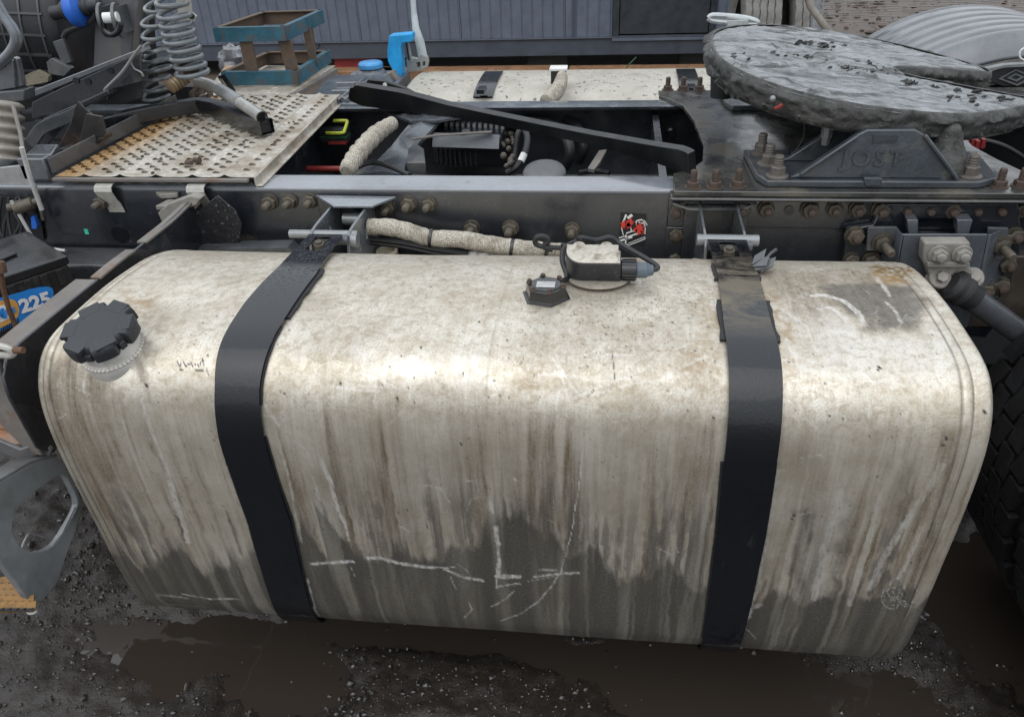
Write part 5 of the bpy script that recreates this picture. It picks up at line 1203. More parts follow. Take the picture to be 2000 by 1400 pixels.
# upright cab-mount plate, cheeks and white bush
up_ = MB(); up_.prism(poly([(188, -30), (300, -30), (285, 60), (262, 128), (182, 132), (186, 30)], Y=1.55), (0, .012, 0)); up_.prism(poly([(232, -30), (275, -30), (262, 60), (256, 105), (236, 110)], Y=1.50), (0, .05, 0))
cab = part('cab_mount_plate', up_, M('mount_grey', (.12, .12, .125), .4, dirt=(.19, .17, .15), dirt_amt=.4, wet=.2), truck, bev=.003)
ck = MB()
for x_ in (204, 232):
    c_ = at(x_, 40, Y=1.44); ck.lathe([(.052, -.005), (.052, .005)], c_ + V(0, 0, .0), (1, .25, 0), 28); ck.obox(c_ + V(0, .04, .0), V(.005, .001, 0), V(0, .05, 0), V(0, 0, .04))
part('cheek_plate', ck, m_dust, cab, bev=.001)
ck = MB(); c_ = at(217, 35, Y=1.41); ck.lathe([(.016, -.022), (.016, .022)], c_, (1, .25, 0), 20); part('white_bush', ck, m_white, cab)
ck = MB(); ck.tube(smoothpath([at(x, y, Y=1.40) for x, y in ((200, 42), (203, 58), (218, 68), (232, 60), (236, 46))], 6), .010, 12); part('black_boot', ck, m_black, cab)
# sloping cross channel of the cab mount
Ych = 1.25
ch = MB(); web = poly([(62, 200), (120, 172), (240, 118), (272, 104), (276, 160), (210, 178), (140, 210), (84, 234), (62, 232)], Y=Ych); ch.prism(web, (0, .008, 0))
chn = part('cross_channel', ch, m_chassis, truck, 'sloping dark grey channel behind the cab', bev=.002)
fl3 = MB()
fl3.prism([p for p in poly([(20, 182), (62, 178), (272, 96), (276, 104), (62, 192), (22, 194)], Y=Ych)], (0, .06, 0)); part('channel_flange', fl3, m_flange, chn, bev=.002)
fl3 = MB(); fl3.prism(poly([(84, 232), (140, 208), (210, 176), (214, 186), (142, 222), (84, 244)], Y=Ych - .03), (0, .05, 0)); part('channel_flange', fl3, m_chassis, chn, bev=.002)
hb = MB()
for x_, y_ in ((149, 158), (172, 160), (216, 138)): part('rivet', MB().lathe([(.010, 0), (.010, .003)], at(x_, y_, Y=Ych - .001), (0, -1, 0), 12), m_black, chn)
cv = MB(); cv.prism(poly([(212, 178), (252, 120), (272, 112), (285, 150), (276, 196), (240, 205), (205, 198)], Y=1.32), (0, .03, .01)); part('curved_gusset', cv, m_dust, chn, bev=.006)
cv = MB(); cv.sweep(smoothpath([at(x, y, Y=1.15) for x, y in ((60, 282), (78, 255), (100, 242), (140, 226), (165, 212))], 5), .012, .035); part('curved_rail', cv, m_dust, truck, bev=.002)
cv = MB(); cv.prism(poly([(42, 240), (85, 236), (120, 250), (75, 300), (45, 300)], Y=1.2), (0, .02, 0)); part('grey_panel', cv, m_chassis, truck)
# dark crumpled cloth-like insulation and foam patch
fm_ = MB(); fm_.prism(poly([(42, 150), (70, 138), (94, 150), (94, 160), (55, 168), (42, 165)], Y=1.45), (0, .02, 0)); part('mesh_pad', fm_, M('perforated_beige', (.20, .175, .13), .7, bump=.8, bscale=60), truck)
fm_ = MB(); fm_.prism(poly([(90, 122), (100, 114), (140, 134), (125, 150), (95, 145)], Y=1.46), (0, .02, 0)); fm_.prism(poly([(102, 82), (122, 76), (140, 122), (122, 128)], Y=1.47), (0, .015, 0)); part('bent_bracket', fm_, m_dust, truck, bev=.002)
# thin wires
wr = MB(); wr.tube(smoothpath([at(x, y, Y=1.2) for x, y in ((276, 90), (262, 108), (238, 142), (208, 172), (205, 178))], 5), .0045, 8); wr.tube(smoothpath([at(x, y, Y=1.22) for x, y in ((256, 122), (262, 134), (276, 142), (280, 150))], 5), .003, 6); part('wire', wr, m_grey, truck)
# two bent grey tubes at the edge of the picture
tb_ = MB()
for o in (0, 8):
    tb_.tube(smoothpath([at(x + o, y, Y=1.0 + o * .002) for x, y in ((-20, -10), (2, 30), (20, 55), (28, 75), (22, 95), (5, 115), (-20, 135))], 6), .010, 12)
part('bent_tube', tb_, M('grey_tube', (.20, .215, .235), .35, .3, wet=.3), truck, 'pair of bent grey tubes at the cab side')
pb_ = MB(); pb_.prism(poly([(-20, 120), (24, 118), (30, 172), (-20, 180)], Y=1.02), (0, .03, 0)); pb_.prism(poly([(24, 112), (32, 116), (44, 168), (34, 172)], Y=1.03), (0, .02, 0)); part('side_plate', pb_, m_flange, truck, bev=.002)
pb_ = MB(); pb_.prism(poly([(-20, 182), (46, 176), (48, 198), (-20, 204)], Y=1.0), (0, .05, 0)); part('grey_ledge', pb_, m_dust, truck, bev=.003)
# stacked corrugated pipe, beige and black
bl_ = MB(); b0, b1_ = at(14, 322, Y=.86), at(8, 196, Y=.92); d = b1_ - b0; Ld = np.linalg.norm(d)
pr = []
for k in range(6): pr += [(.034, Ld * k / 6 + .002), (.047, Ld * k / 6 + .010), (.047, Ld * (k + 1) / 6 - .010), (.034, Ld * (k + 1) / 6 - .002)]
bl_.lathe(pr, b0, d, 28); bel = part('corrugated_pipe', bl_, M('beige_bellows', (.22, .195, .165), .45, dirt=(.07, .06, .05), dirt_amt=.4, wet=.3), truck, 'beige corrugated pipe standing at the left edge', smooth=60)
bl_ = MB(); bl_.lathe([(.05, -.02), (.052, -.01), (.052, .012), (.05, .016)], b0, d, 28); part('pipe_clamp', bl_, m_black, bel)
pz = MB(); pz.prism(poly([(-20, 330), (52, 322), (72, 385), (70, 398), (30, 392), (-20, 372)], Y=.765), (0, .01, 0)); part('pale_plate', pz, M('pale_grey_plate', (.30, .30, .295), .45, dirt=(.2, .18, .16), dirt_amt=.3), truck, bev=.002)
lp_ = MB()
lp_.tube([at(42, 288, Y=.71), at(58, 345, Y=.71), at(82, 410, Y=.71)], .0062, 10); lp_.tube(smoothpath([at(x, y, Y=.70) for x, y in ((22, 392), (45, 432), (66, 468), (76, 482), (100, 486), (128, 490))], 5), .0048, 10)
part('thin_pipe', lp_, M('bright_pipe', (.55, .55, .53), .3, .4, wet=.3), truck, 'two thin pale pipes in front of the rail')
lp_ = MB(); lp_.tube([at(25, 205, Y=.85), at(40, 262, Y=.78), at(44, 290, Y=.72)], .005, 8); lp_.tube([at(68, 360, Y=.735), at(84, 430, Y=.735)], .004, 8); part('thin_pipe', lp_, m_rustg, truck)
# clutter between pipe and battery
ct = MB()
ct.prism(poly([(-20, 380), (60, 392), (80, 430), (86, 470), (20, 478), (-20, 470)], Y=.745), (0, .004, 0)); part('dark_cover', ct, m_black, truck)
ct = MB(); p = at(48, 402, Y=.71); ct.lathe([(.016, -.025), (.016, .025), (.011, .027), (.011, .04)], p, (1, .3, .25), 16); p = at(32, 402, Y=.71); ct.lathe([(.012, -.02), (.012, .02)], p, (1, .3, .25), 14); part('pipe_union', ct, m_zinc, truck)
ct = MB(); ct.prism(poly([(60, 425), (66, 422), (72, 440), (70, 448), (62, 446)], Y=.70), (0, .01, 0)); part('blue_tag', ct, m_bluec, truck)
ct = MB()
for k in range(6): ct.tube(smoothpath([at(-5 + k * 9 + random.uniform(-8, 8), 385 + j * 26, Y=.73 - .01 * j) for j in range(4)], 5), .004, 6)
part('wire_bundle', ct, m_hose, truck)
# lower longitudinal bracket with folded top below the rail face
lw = MB(); lw.prism([V(-.62, .70, .56), V(-.62, .66, .545), V(-.62, .655, .53), V(-.62, .655, .42), V(-.62, .745, .42), V(-.62, .745, .56)], (.56, 0, 0)); lower = part('folded_beam', lw, m_flange if False else M('dark_beam', (.040, .042, .046), .35, dirt=(.11, .09, .075), dirt_amt=.4, wet=.3), truck, 'dark folded beam with a small green paint mark', bev=.005)
gm = MB(); p = at(171, 452, Y=.6585); gm.box(p[0] - .005, p[0] + .005, .6535, .6545, p[2] - .006, p[2] + .008); part('green_mark', gm, M('green_mark', (.05, .5, .36), .5), lower)
gm = MB(); gm.lathe([(.024, 0), (.024, .002), (.015, .003)], at(236, 458, Y=.655), (0, -1, 0), 18); part('round_hole', gm, m_black, lower)

# dark dented flap and rusted clip arm by the bracket console
fp_ = MB(); fp_.prism(poly([(340, 470), (352, 440), (395, 405), (425, 382), (458, 410), (472, 438), (466, 478), (400, 482)], Y=.70), (0, .006, 0)); part('dark_flap', fp_, M('pitted_black', (.014, .014, .016), .5, bump=.9, bscale=45, spots=(.12, .12, .12)), truck, bev=.002)
fp_ = MB(); fp_.prism(poly([(345, 497), (360, 488), (560, 484), (575, 500)], Y=.665), (0, .05, 0)); part('grey_ledge', fp_, m_dust, truck)
# ------------------------------------------------------------------ console that carries the left end of the tank
m_cons = M('console_steel', (.125, .125, .125), .42, dirt=(.20, .11, .06), dirt_amt=.38, wet=.2, bump=.25)
Xc = -.045
cs = MB()
outl = [(.745, .71), (.70, .712), (.50, .700), (.2, .698), (.04, .694), (.0, .684), (-.022, .66), (-.028, .62), (-.020, .50), (.01, .465), (.06, .48), (.10, .56), (.16, .60), (.50, .60), (.70, .50), (.745, .48)]
cs.prism([V(Xc, y, z) for y, z in outl], (-.006, 0, 0)); cons = part('tank_console', cs, m_chassis, truck, 'rust edged grey console between battery and tank', bev=.002)
lp_ = MB()
for y0, y1 in ((.735, .47), (.425, .29)):
    lp_.sweep(smoothpath([V(Xc - .007, y0, .700 + (.012 if y0 > .6 else 0)), V(Xc - .007, (y0 + y1) / 2, .701), V(Xc - .007, y1, .699)], 4), .024, .006, up=(0, 0, 1))
lp_.sweep(smoothpath([V(Xc - .026, .285, .696), V(Xc - .026, .15, .694), V(Xc - .026, .03, .690)], 4), .046, .006, up=(0, 0, 1))
part('console_lip', lp_, m_rustg, cons, bev=.0015)
lp_ = MB(); lp_.prism([V(Xc - .075, -.02, .685), V(Xc - .006, -.02, .68), V(Xc - .006, -.024, .55), V(Xc - .006, -.012, .475), V(Xc - .03, -.014, .48), V(Xc - .072, -.024, .60)], (0, .006, 0))
lp_.prism([V(Xc - .07, -.014, .68), V(Xc - .07, -.018, .58), V(Xc - .035, -.008, .49), V(Xc - .035, .05, .50), V(Xc - .07, .05, .66)], (-.004, 0, 0)); part('console_leg', lp_, m_rustg, cons, bev=.002)
lp_ = MB(); q = at(8, 678, Y=-.02); lp_.tube(smoothpath([q + V(-.05, .01, .0), q + V(.0, -.004, .004), q + V(.016, -.004, -.004), q + V(.008, -.004, -.014), q + V(-.05, .0, -.014)], 4), .006, 8); part('wire_ring', lp_, m_clip, cons)
lp_ = MB(); lp_.tube([at(28, 684, Y=-.03), at(46, 684, Y=-.03)], .006, 10); part('pin', lp_, m_rust, cons)
hk = MB(); p = at(365, 402, Y=.70)
hk.prism(poly([(300, 372), (330, 366), (350, 372), (346, 378), (312, 380)], Z=.715), (0, 0, -.012)); hk.prism(poly([(303, 402), (330, 388), (345, 390), (330, 402)], Z=.70), (0, 0, -.012))
hk.prism(poly([(318, 480), (320, 442), (308, 416), (330, 398), (372, 383), (392, 388), (384, 400), (352, 416), (337, 444), (341, 482)], Y=.69), (0, .03, 0))
hk.prism(poly([(330, 400), (372, 384), (390, 398), (355, 440), (340, 482), (322, 470)], Y=.705), (0, .01, 0)); part('console_hook', hk, M('dusty_brown_steel', (.23, .215, .19), .55, dirt=(.12, .09, .065), dirt_amt=.45), cons, bev=.002)
# ------------------------------------------------------------------ battery in its tray
m_batt = M('dirty_black_battery', (.018, .018, .019), .45, dirt=(.05, .045, .04), dirt_amt=.4, wet=.3, bump=.3)
ZB = .655
B1 = at(131, 500, Z=ZB); B0 = at(0, 543, Z=ZB); bx = B1 - B0; bx /= np.linalg.norm(bx); by = np.cross(V(0, 0, 1), bx); bz = V(0, 0, 1)
def onface(px, py, d=0.0):     # point of the battery's front face, d metres proud of it
    r = CM.T @ np.array([(px - 1000) / CF, -(py - 700) / CF, 1.0]); t = ((B1 - by * d - CC) @ by) / (r @ by); return CC + t * r
def bbox(u0, u1, v0, v1, z0, z1): # battery coordinates: along the face leftwards, backwards, down from the top
    m = MB(); m.obox(B1 - bx * (u0 + u1) / 2 + by * (v0 + v1) / 2 - bz * (z0 + z1) / 2, bx * (u1 - u0) / 2, by * (v1 - v0) / 2, bz * (z1 - z0) / 2); return m
bat = thing('battery', 'black truck battery with a blue and orange label at the left edge', 'battery', tuple(B1 - bx * .26 + by * .12 - bz * .24))
part('battery_case', bbox(.004, .52, .002, .24, .020, .24), m_batt, bat, bev=.006, seg=3)
part('battery_lid', bbox(.0, .524, -.003, .245, -.002, .0195), m_black, bat, bev=.004, seg=3)
for k in range(6): part('battery_rib', bbox(.02 + .035 * k, .036 + .035 * k, -.003, .002, .024, .062), m_batt, bat, bev=.001)
part('lid_handle', MB().sweep([B1 - bx * .40 + by * .05 + bz * .006, B1 - bx * .24 + by * .07 + bz * .008, B1 - bx * .08 + by * .12 + bz * .006], .045, .008), m_batt, bat, bev=.003)
lbl = MB(); F = lambda pts, d: [onface(x, y, d) for x, y in pts]
lbl.prism(F([(40, 571), (58, 565), (78, 561), (94, 560), (102, 563), (105, 570), (103, 581), (92, 594), (70, 611), (45, 628), (10, 645), (-30, 655), (-30, 590)], .005), by * .001, 0)
lbl.prism(F([(-30, 592), (0, 588), (18, 584), (28, 586), (35, 594), (38, 606), (36, 616), (28, 627), (0, 641), (-30, 650)], .0062), by * .001, 1)
lbl.prism(F([(-30, 603), (4, 597), (20, 595), (24, 600), (24, 614), (19, 621), (8, 627), (-30, 640)], .0074), by * .001, 2)
p0 = onface(43, 611, .009); v_, f_ = letters('225', .044, p0, onface(88, 597, .009) - p0, bz, .0008, .0020); lbl.add(v_, f_, 2)
p0 = onface(-10, 628, .0095); v_, f_ = letters('M=', .034, p0, onface(20, 618, .0095) - p0, bz, .0008, .0014); lbl.add(v_, f_, 0)
for k in range(9): lbl.prism(F([(2 + k * 4, 655 - k * 2.4), (4 + k * 4, 654 - k * 2.4), (4 + k * 4, 641 - k * 2.4), (2 + k * 4, 642 - k * 2.4)], .008), by * .0008, 3)
part('battery_label', lbl, [M('label_blue', (.02, .22, .62), .35, var=.15, bump=.03), M('label_orange', (.62, .33, .08), .35, var=.15, bump=.03), M('label_white', (.75, .75, .75), .35, var=.06, bump=.03), m_black], bat, smooth=0)
st = MB(); st.tube(smoothpath([at(x, y, Y=.30) for x, y in ((0, 528), (8, 570), (20, 610), (32, 640), (40, 668))], 4), .0055, 10); st.lathe([(.010, -.012), (.010, .012)], at(2, 522, Y=.30), (0, .2, 1), 6)
part('hold_down_rod', st, m_rust, truck)
ty_ = MB(); ty_.box(-.70, -.055, .10, .62, .405, .42); ty_.box(-.70, -.05, .095, .105, .405, .45)
part('battery_tray', ty_, M('rusty_tray', (.16, .12, .09), .6, dirt=(.26, .11, .045), dirt_amt=.6, bump=.5), truck, bev=.002)
# rusty corrugated step floor and pipe fitting seen below the battery
rs_ = MB()
for k, (ya, yb_) in enumerate(((770, 792), (792, 812), (812, 834), (834, 858))):
    rs_.prism(poly([(-60, ya + 5), (40, ya - 2), (72, yb_ + 4), (-60, yb_ + 12)], Z=.45 - .004 * k), (0, 0, -.008))
part('rusty_ribbed_floor', rs_, M('bright_rust', (.22, .16, .12), .6, dirt=(.36, .12, .04), dirt_amt=.5, bump=.5), truck, bev=.003)
rs_ = MB(); rs_.sweep([at(-40, 852, Y=-.02), at(42, 886, Y=-.02), at(84, 872, Y=-.0)], .008, .03); rs_.prism(poly([(42, 884), (84, 866), (100, 880), (92, 905), (50, 895)], Y=.0), (0, .01, 0)); part('floor_edge', rs_, m_cons, truck, bev=.002)
rs_ = MB(); rs_.lathe([(.016, -.06), (.016, .02), (.020, .022), (.020, .04), (.012, .042)], at(10, 752, Y=.02), (1, .1, .35), 16); part('pipe_fitting', rs_, M('pale_blue_fitting', (.16, .30, .38), .4, .2), truck)
rs_ = MB(); rs_.tube(smoothpath([at(x, y, Y=.03) for x, y in ((-20, 775), (10, 778), (18, 765), (4, 745))], 5), .012, 10); part('hose', rs_, m_hose, truck)
# ------------------------------------------------------------------ step hanger at the lower left
Xs = -.05
sp_ = MB(); o_ = poly([(-40, 975), (0, 940), (60, 905), (112, 889), (140, 930), (164, 985), (150, 1030), (128, 1090), (111, 1140), (82, 1174), (62, 1178), (30, 1135), (0, 1096), (-40, 1050)], X=Xs)
i_ = [V(*p) for p in smoothpath([*poly([(24, 1039), (30, 1000), (55, 972), (90, 945), (122, 926), (140, 950), (152, 985), (130, 1030), (106, 1064), (72, 1078), (43, 1068), (24, 1039)], X=Xs)], 3)][:-1]
sp_.holed(o_, [i_], (-.014, 0, 0)); hang = part('step_hanger', sp_, M('hanger_grey', (.17, .18, .185), .38, dirt=(.34, .35, .36), dirt_amt=.3, dirt_scale=22, wet=.2), truck, 'grey step hanger plate with a large opening', bev=.002)
lp_ = MB(); lp_.sweep([p + V(-.02, 0, .002) for p in poly([(-40, 975), (0, 940), (60, 905), (112, 889)], X=Xs)], .04, .005, up=(0, .4, 1)); part('hanger_lip', lp_, m_cons, hang, bev=.001)
lp_ = MB(); lp_.tube([at(146, 990, X=Xs + .004), at(122, 1040, X=Xs + .004), at(100, 1068, X=Xs + .004)], .0028, 6); lp_.tube(smoothpath([at(x, y, X=Xs - .03) for x, y in ((42, 1070), (52, 1048), (62, 1042), (90, 1050))], 4), .002, 6); part('edge_wire', lp_, m_grey, hang)
st_ = MB(); q = poly([(-60, 1118), (18, 1128), (58, 1190), (-60, 1196)], Z=.262)
st_.prism(q, (0, 0, -.006))
stp = part('step_tread', st_, M('amber_tread', (.22, .115, .03), .5, .2, dirt=(.07, .045, .025), dirt_amt=.5, bump=.3), truck, 'amber stained perforated step tread', bev=.001)
lp_ = MB()
for i in range(5):
    for j in range(5):
        p = at(-14 + i * 14 + j * 4, 1136 + j * 12, Z=.264); lp_.obox(p, V(.010, .004, 0), V(-.002, .006, .004), V(0, 0, .0015)); lp_.obox(p + V(.003, -.007, .0), V(.008, .0025, 0), V(-.001, .0028, 0), V(0, 0, .0008), 1)
part('tread_hood', lp_, [stp.data.materials[0], m_rubber], stp, kind='stuff')
lp_ = MB(); lp_.tube(smoothpath([at(x, y, Z=.25) for x, y in ((50, 1188), (58, 1197), (70, 1194), (66, 1186))], 4), .003, 6); part('wire_ring', lp_, m_clip, stp)

# ------------------------------------------------------------------ loose things lying on the chassis
def coil(axis_px, Yc, r, wire, turns, ph, label):
    P = smoothpath([at(x, y, Y=Yc) for x, y in axis_px], 40); fr = MB().frame(P); N = len(P); path = []
    for i in range(turns * 22):
        t = i / (turns * 22 - 1) * (N - 1); k = min(int(t), N - 2); f = t - k; p = P[k] * (1 - f) + P[k + 1] * f
        a = V(1, .1, .12); b = V(-.1, 1, .10); g_ = 6.283 * i / 22 + ph
        path.append(p + r * (math.cos(g_) * a + math.sin(g_) * b) * (1 + .05 * math.sin(i * .13)))
    m = MB(); m.tube(path, wire, 8); return solo('coiled_air_hose', m, m_coil, label, 'air hose', 'grey coiled hoses hanging behind the cab', smooth=80)
m_coil = M('wet_grey_coil', (.13, .145, .155), .35, dirt=(.06, .06, .06), dirt_amt=.3, wet=.5)
coil([(316, -25), (306, 40), (305, 100), (306, 145), (306, 190)], 1.36, .043, .0062, 10, .3, 'grey coiled hose hanging straight down, the open loose left one')
coil([(330, -25), (340, 30), (350, 70), (364, 110), (378, 146)], 1.28, .044, .0075, 10, 1.7, 'thick grey coiled hose slanting right, the tight one of the pair')
pm2 = MB(); pm2.prism(poly([(340, -20), (372, -20), (374, 24), (384, 32), (380, 42), (368, 48), (350, 44)], Y=1.45), (0, .006, 0))
hp = solo('hose_holder_plate', pm2, m_clip, 'pale punched metal plate behind the top of the coiled hoses', 'plate', bev=.001)
hm = MB(); hm.lathe([(.010, 0), (.010, .003)], at(374, 31, Y=1.449), (0, -1, 0), 12); part('round_hole', hm, m_black, hp)
# black bent square bar with a bracket on its end
bm_ = MB(); Z1 = .785
bp_ = smoothpath([at(x, y, Z=Z1) for x, y in ((200, 243), (260, 228), (320, 216), (360, 210), (390, 206), (422, 211), (455, 224), (490, 238), (522, 248))], 5)
bm_.sweep(bp_, .042, .042, up=(0, 0, 1), caps=False)
bar_ = thing('bent_square_bar', 'black bent square tube with a torn bracket, lying on the walkway plate', 'steel bar', (-.35, 1.15, .76))
part('square_tube', bm_, m_black, bar_, bev=.003)
ic = MB(); ic.sweep([p for p in bp_[:-1]], .036, .036, up=(0, 0, 1)); part('tube_inside', ic, m_rubber, bar_)
ic = MB(); ic.prism(poly([(145, 212), (152, 198), (165, 212), (180, 224), (200, 232), (204, 262), (160, 290), (112, 296), (122, 270), (138, 240)], Y=1.02), (0, .006, 0)); ic.prism(poly([(168, 222), (200, 228), (206, 262), (196, 272), (160, 290), (158, 262)], Y=.985), (0, .006, 0)); ic.prism(poly([(112, 292), (160, 286), (200, 268), (200, 276), (160, 298), (114, 304)], Y=.98), (0, .05, 0))
part('end_bracket', ic, M('black_rusted_bracket', (.02, .018, .017), .4, dirt=(.13, .06, .03), dirt_amt=.38, wet=.3), bar_, bev=.0015)
# grey pipe with oval mouth and the brown threaded sleeve
gp = MB(); PP_ = smoothpath([at(384, 160, Z=.855), at(410, 166, Z=.85), at(440, 182, Z=.84), at(475, 205, Z=.825), at(512, 230, Z=.812)], 6)
gp.tube(PP_, [.016] * 3 + [.0175] * (len(PP_) - 3), 18, hollow=True); gp.tube(PP_[1:], .0145, 18, hollow=True)
pp = solo('grey_pipe', gp, M('scuffed_grey_pipe', (.33, .33, .31), .4, .4, dirt=(.18, .16, .13), dirt_amt=.35, wet=.3), 'short bent grey pipe resting across the black square tube', 'pipe', smooth=50)
part('pipe_clip', MB().tube(PP_[10:18], .0195, 18), m_grey, pp)
part('pipe_bore', MB().tube(PP_[:-1], .0135, 14), m_rubber, pp)
tsl = MB(); a, b = at(330, 172, Z=.86), at(364, 150, Z=.88); d = b - a; Ld = np.linalg.norm(d)
tsl.lathe([(.012, 0)] + [(.021 if i % 2 else .0165, Ld * i / 12) for i in range(1, 12)] + [(.012, Ld)], a, d, 20)
solo('threaded_sleeve', tsl, M('brass_brown', (.22, .165, .10), .45, .5, dirt=(.1, .07, .045), dirt_amt=.4), 'brown ribbed sleeve beside the foot of the coiled hoses', 'sleeve', smooth=40)
cl_ = MB()
for k in range(14): cl_.obox(at(390 + random.uniform(-15, 22), 178 + random.uniform(-8, 12), Z=.79), V(random.uniform(.004, .012), .002, .003), V(0, .008, 0), V(.002, 0, random.uniform(.004, .012)))
cl_.tube([at(428, 150, Z=.80), at(450, 184, Z=.775)], .006, 8)
solo('small_fittings', cl_, m_zinc, 'heap of small dark fittings under the grey pipe', 'fittings', bev=.001)
cl_ = MB(); cl_.prism(poly([(425, 150), (436, 146), (458, 178), (456, 186), (446, 184)], Y=1.66), (0, .01, 0)); solo('black_strip', cl_, m_black, 'short black steel strip leaning beside the blue stand', 'strip')
# long black arm laid across the rails
m_arm = M('satin_black_arm', (.0085, .009, .010), .42, wet=.15, bump=.05)
AP = [(683, 178, 1.45, .80), (706, 184, 1.45, .80), (790, 197, 1.40, .805), (880, 214, 1.33, .80), (960, 229, 1.24, .795), (1060, 249, 1.14, .79), (1160, 270, 1.04, .785), (1260, 292, .93, .78), (1330, 310, .86, .775), (1352, 318, .83, .77)]
AW = [.035, .076, .070, .042, .034, .031, .033, .044, .062, .054]
path = smoothpath([at(x, y, Y=yy) for x, y, yy, zz_ in AP], 8); k = np.linspace(0, 1, len(path)); ww = np.interp(k, np.linspace(0, 1, len(AW)), AW)
am = MB(); am.sweep(path, .022, list(ww), up=(0, -.35, 1))
arm = solo('support_arm', am, m_arm, 'long black steel arm lying diagonally across both chassis rails', 'steel arm', bev=.008)
am = MB(); am.prism(poly([(712, 168), (718, 155), (750, 158), (790, 172), (815, 186), (760, 186)], Y=1.50), (0, .02, 0)); part('arm_tab', am, m_arm, arm, bev=.003)
am = MB(); am.lathe([(.007, 0), (.007, .003)], at(752, 166, Y=1.498), (0, -1, 0), 10); part('tab_hole', am, m_white, arm)
am = MB()
for x_, y_ in ((742, 186), (758, 196)): am.lathe([(.008, 0), (.008, .003)], at(x_, y_, Y=1.42), (0, -1, 0), 10)
part('arm_hole', am, m_black, arm)
# blue stand: two square frames of flat bar with four posts, paint worn to rust
m_stand = M('worn_teal_paint', (.022, .095, .135), .5, dirt=(.11, .065, .042), dirt_amt=.52, dirt_scale=11, bump=.3, var=.5)
m_srust = M('stand_rust', (.105, .072, .050), .75, dirt=(.035, .055, .065), dirt_amt=.45, bump=.4)
stand = thing('steel_stand', 'worn blue steel stand of two square frames standing on the far plate', 'stand', (-.25, 1.95, .755))
def quadframe(px, h, nm_):
    """px: near left, near right, far right, far left of the upper edges, z plane of the frame top"""
    m = MB(); c = px
    names = ((0, 1), (1, 2), (2, 3), (3, 0))
    for i, j in names:
        a, b = c[i], c[j]; d = (b - a) / np.linalg.norm(b - a); n_ = V(-d[1], d[0], 0) * .003
        mm_ = MB(); mm_.prism([a - n_ + V(0, 0, .0), b - n_, b - n_ - V(0, 0, h), a - n_ - V(0, 0, h)], n_ * 2); mm_.prism([a - n_, b - n_, b + n_ * 6, a + n_ * 6], V(0, 0, .004))
        part('frame_bar', mm_, m_stand if (i, j) in ((0, 1), (1, 2)) else m_srust, stand, bev=.001)
ZS = .803
lo_ = [at(432, 143, Z=ZS), at(580, 141, Z=ZS), at(643, 100, Z=ZS), at(520, 103, Z=ZS)]
quadframe(lo_, .044, 'lower'); dz = .165
up4 = [at(416, 56, Y=lo_[0][1]), at(556, 53, Y=lo_[1][1]), at(630, 23, Y=lo_[2][1]), at(512, 25, Y=lo_[3][1])]
zt = np.mean([p[2] for p in up4]); up4 = [V(p[0], p[1], zt) for p in up4]
quadframe(up4, .044, 'upper')
def post(u, v):
    f = lambda c: (c[0] * (1 - u) + c[1] * u) * (1 - v) + (c[3] * (1 - u) + c[2] * u) * v
    a, b = f(lo_) - V(0, 0, .02), f(up4) - V(0, 0, .03); w_ = .046 if v < .1 else .03
    part('post', MB().sweep([a, b], .03 if v > .1 else w_, .012, up=(0, 1, 0)), m_srust, stand, bev=.001)
post(.40, .03); post(.92, .06); post(.97, .55); post(.75, .97)
tw = MB(); tw.tube([at(621, 97, Y=2.05), at(623, 90, Y=2.05), at(626, 86, Y=2.05)], .002, 6); part('wire_stub', tw, m_black, stand)
# ------------------------------------------------------------------ far side of the truck
def tank2():
    m = MB(); y0 = 2 * YC; sec = [(y0 - y, z) for y, z in PROF[::5]] + [(y0 - .64, .1), (y0 - .6, .03), (y0 - .2, 0)]
    rows = [(.0, .985), (.004, .995), (.012, 1.0), (1.6, 1.0), (1.61, .99)]
    vs = []; cy_, cz_ = y0 - .33, .35
    for x, s in rows: vs += [V(.18 + x, cy_ + (y - cy_) * s, cz_ - .022 + (z - cz_) * s) for y, z in sec]
    n = len(sec); m.add(vs, [(i * n + k, i * n + (k + 1) % n, (i + 1) * n + (k + 1) % n, (i + 1) * n + k) for i in range(len(rows) - 1) for k in range(n)] + [tuple(range(n)), tuple(range(len(vs) - n, len(vs)))]); return m
m_ft, nt, bs, oc = newmat('spotted_aluminium'); L = nt.links
n1 = noise(nt, oc, 55, 3, .5); n2 = noise(nt, oc, 9, 6, .7); n3 = noise(nt, oc, 140, 3, .6)
c = mix(nt, ramp(nt, n2, [(.35, 0.0), (.7, .8)]), (.52, .495, .435), (.34, .31, .25)); c = mix(nt, ramp(nt, n3, [(.55, 0.0), (.7, .5)]), c, (.30, .26, .2)); c = mix(nt, ramp(nt, n1, [(.62, 0.0), (.68, .9)]), c, (.09, .08, .065))
L.new(c, bs.inputs['Base Color']); bs.inputs['Metallic'].default_value = .25; bs.inputs['Roughness'].default_value = .5
ft = part('fuel_tank', tank2(), m_ft, truck, 'far fuel tank, cream coloured with brown spots', smooth=40)
yb_ = 2 * YC
def fband(x0, x1, ya, yb2, off, th, n=26):
    m = MB(); vs = []
    k0 = np.argmin(np.abs(PROF[:, 0] - ya) + 9 * (PROF[:, 1] < .5)); k1 = np.argmin(np.abs(PROF[:, 0] - yb2) + 9 * (PROF[:, 1] < .3))
    for v in np.linspace(_arc[k0], _arc[k1], n):
        y, z, ny, nz = prof_at(v)
        for o in (off, off + th):
            for x in (x0, x1): vs.append(V(x, yb_ - (y + ny * o), z - .022 + nz * o))
    fs = []
    for i in range(n - 1):
        a, b = i * 4, i * 4 + 4; fs += [(a, a + 1, b + 1, b), (a + 2, b + 2, b + 3, a + 3), (a, b, b + 2, a + 2), (a + 1, a + 3, b + 3, b + 1)]
    m.add(vs, fs); return m
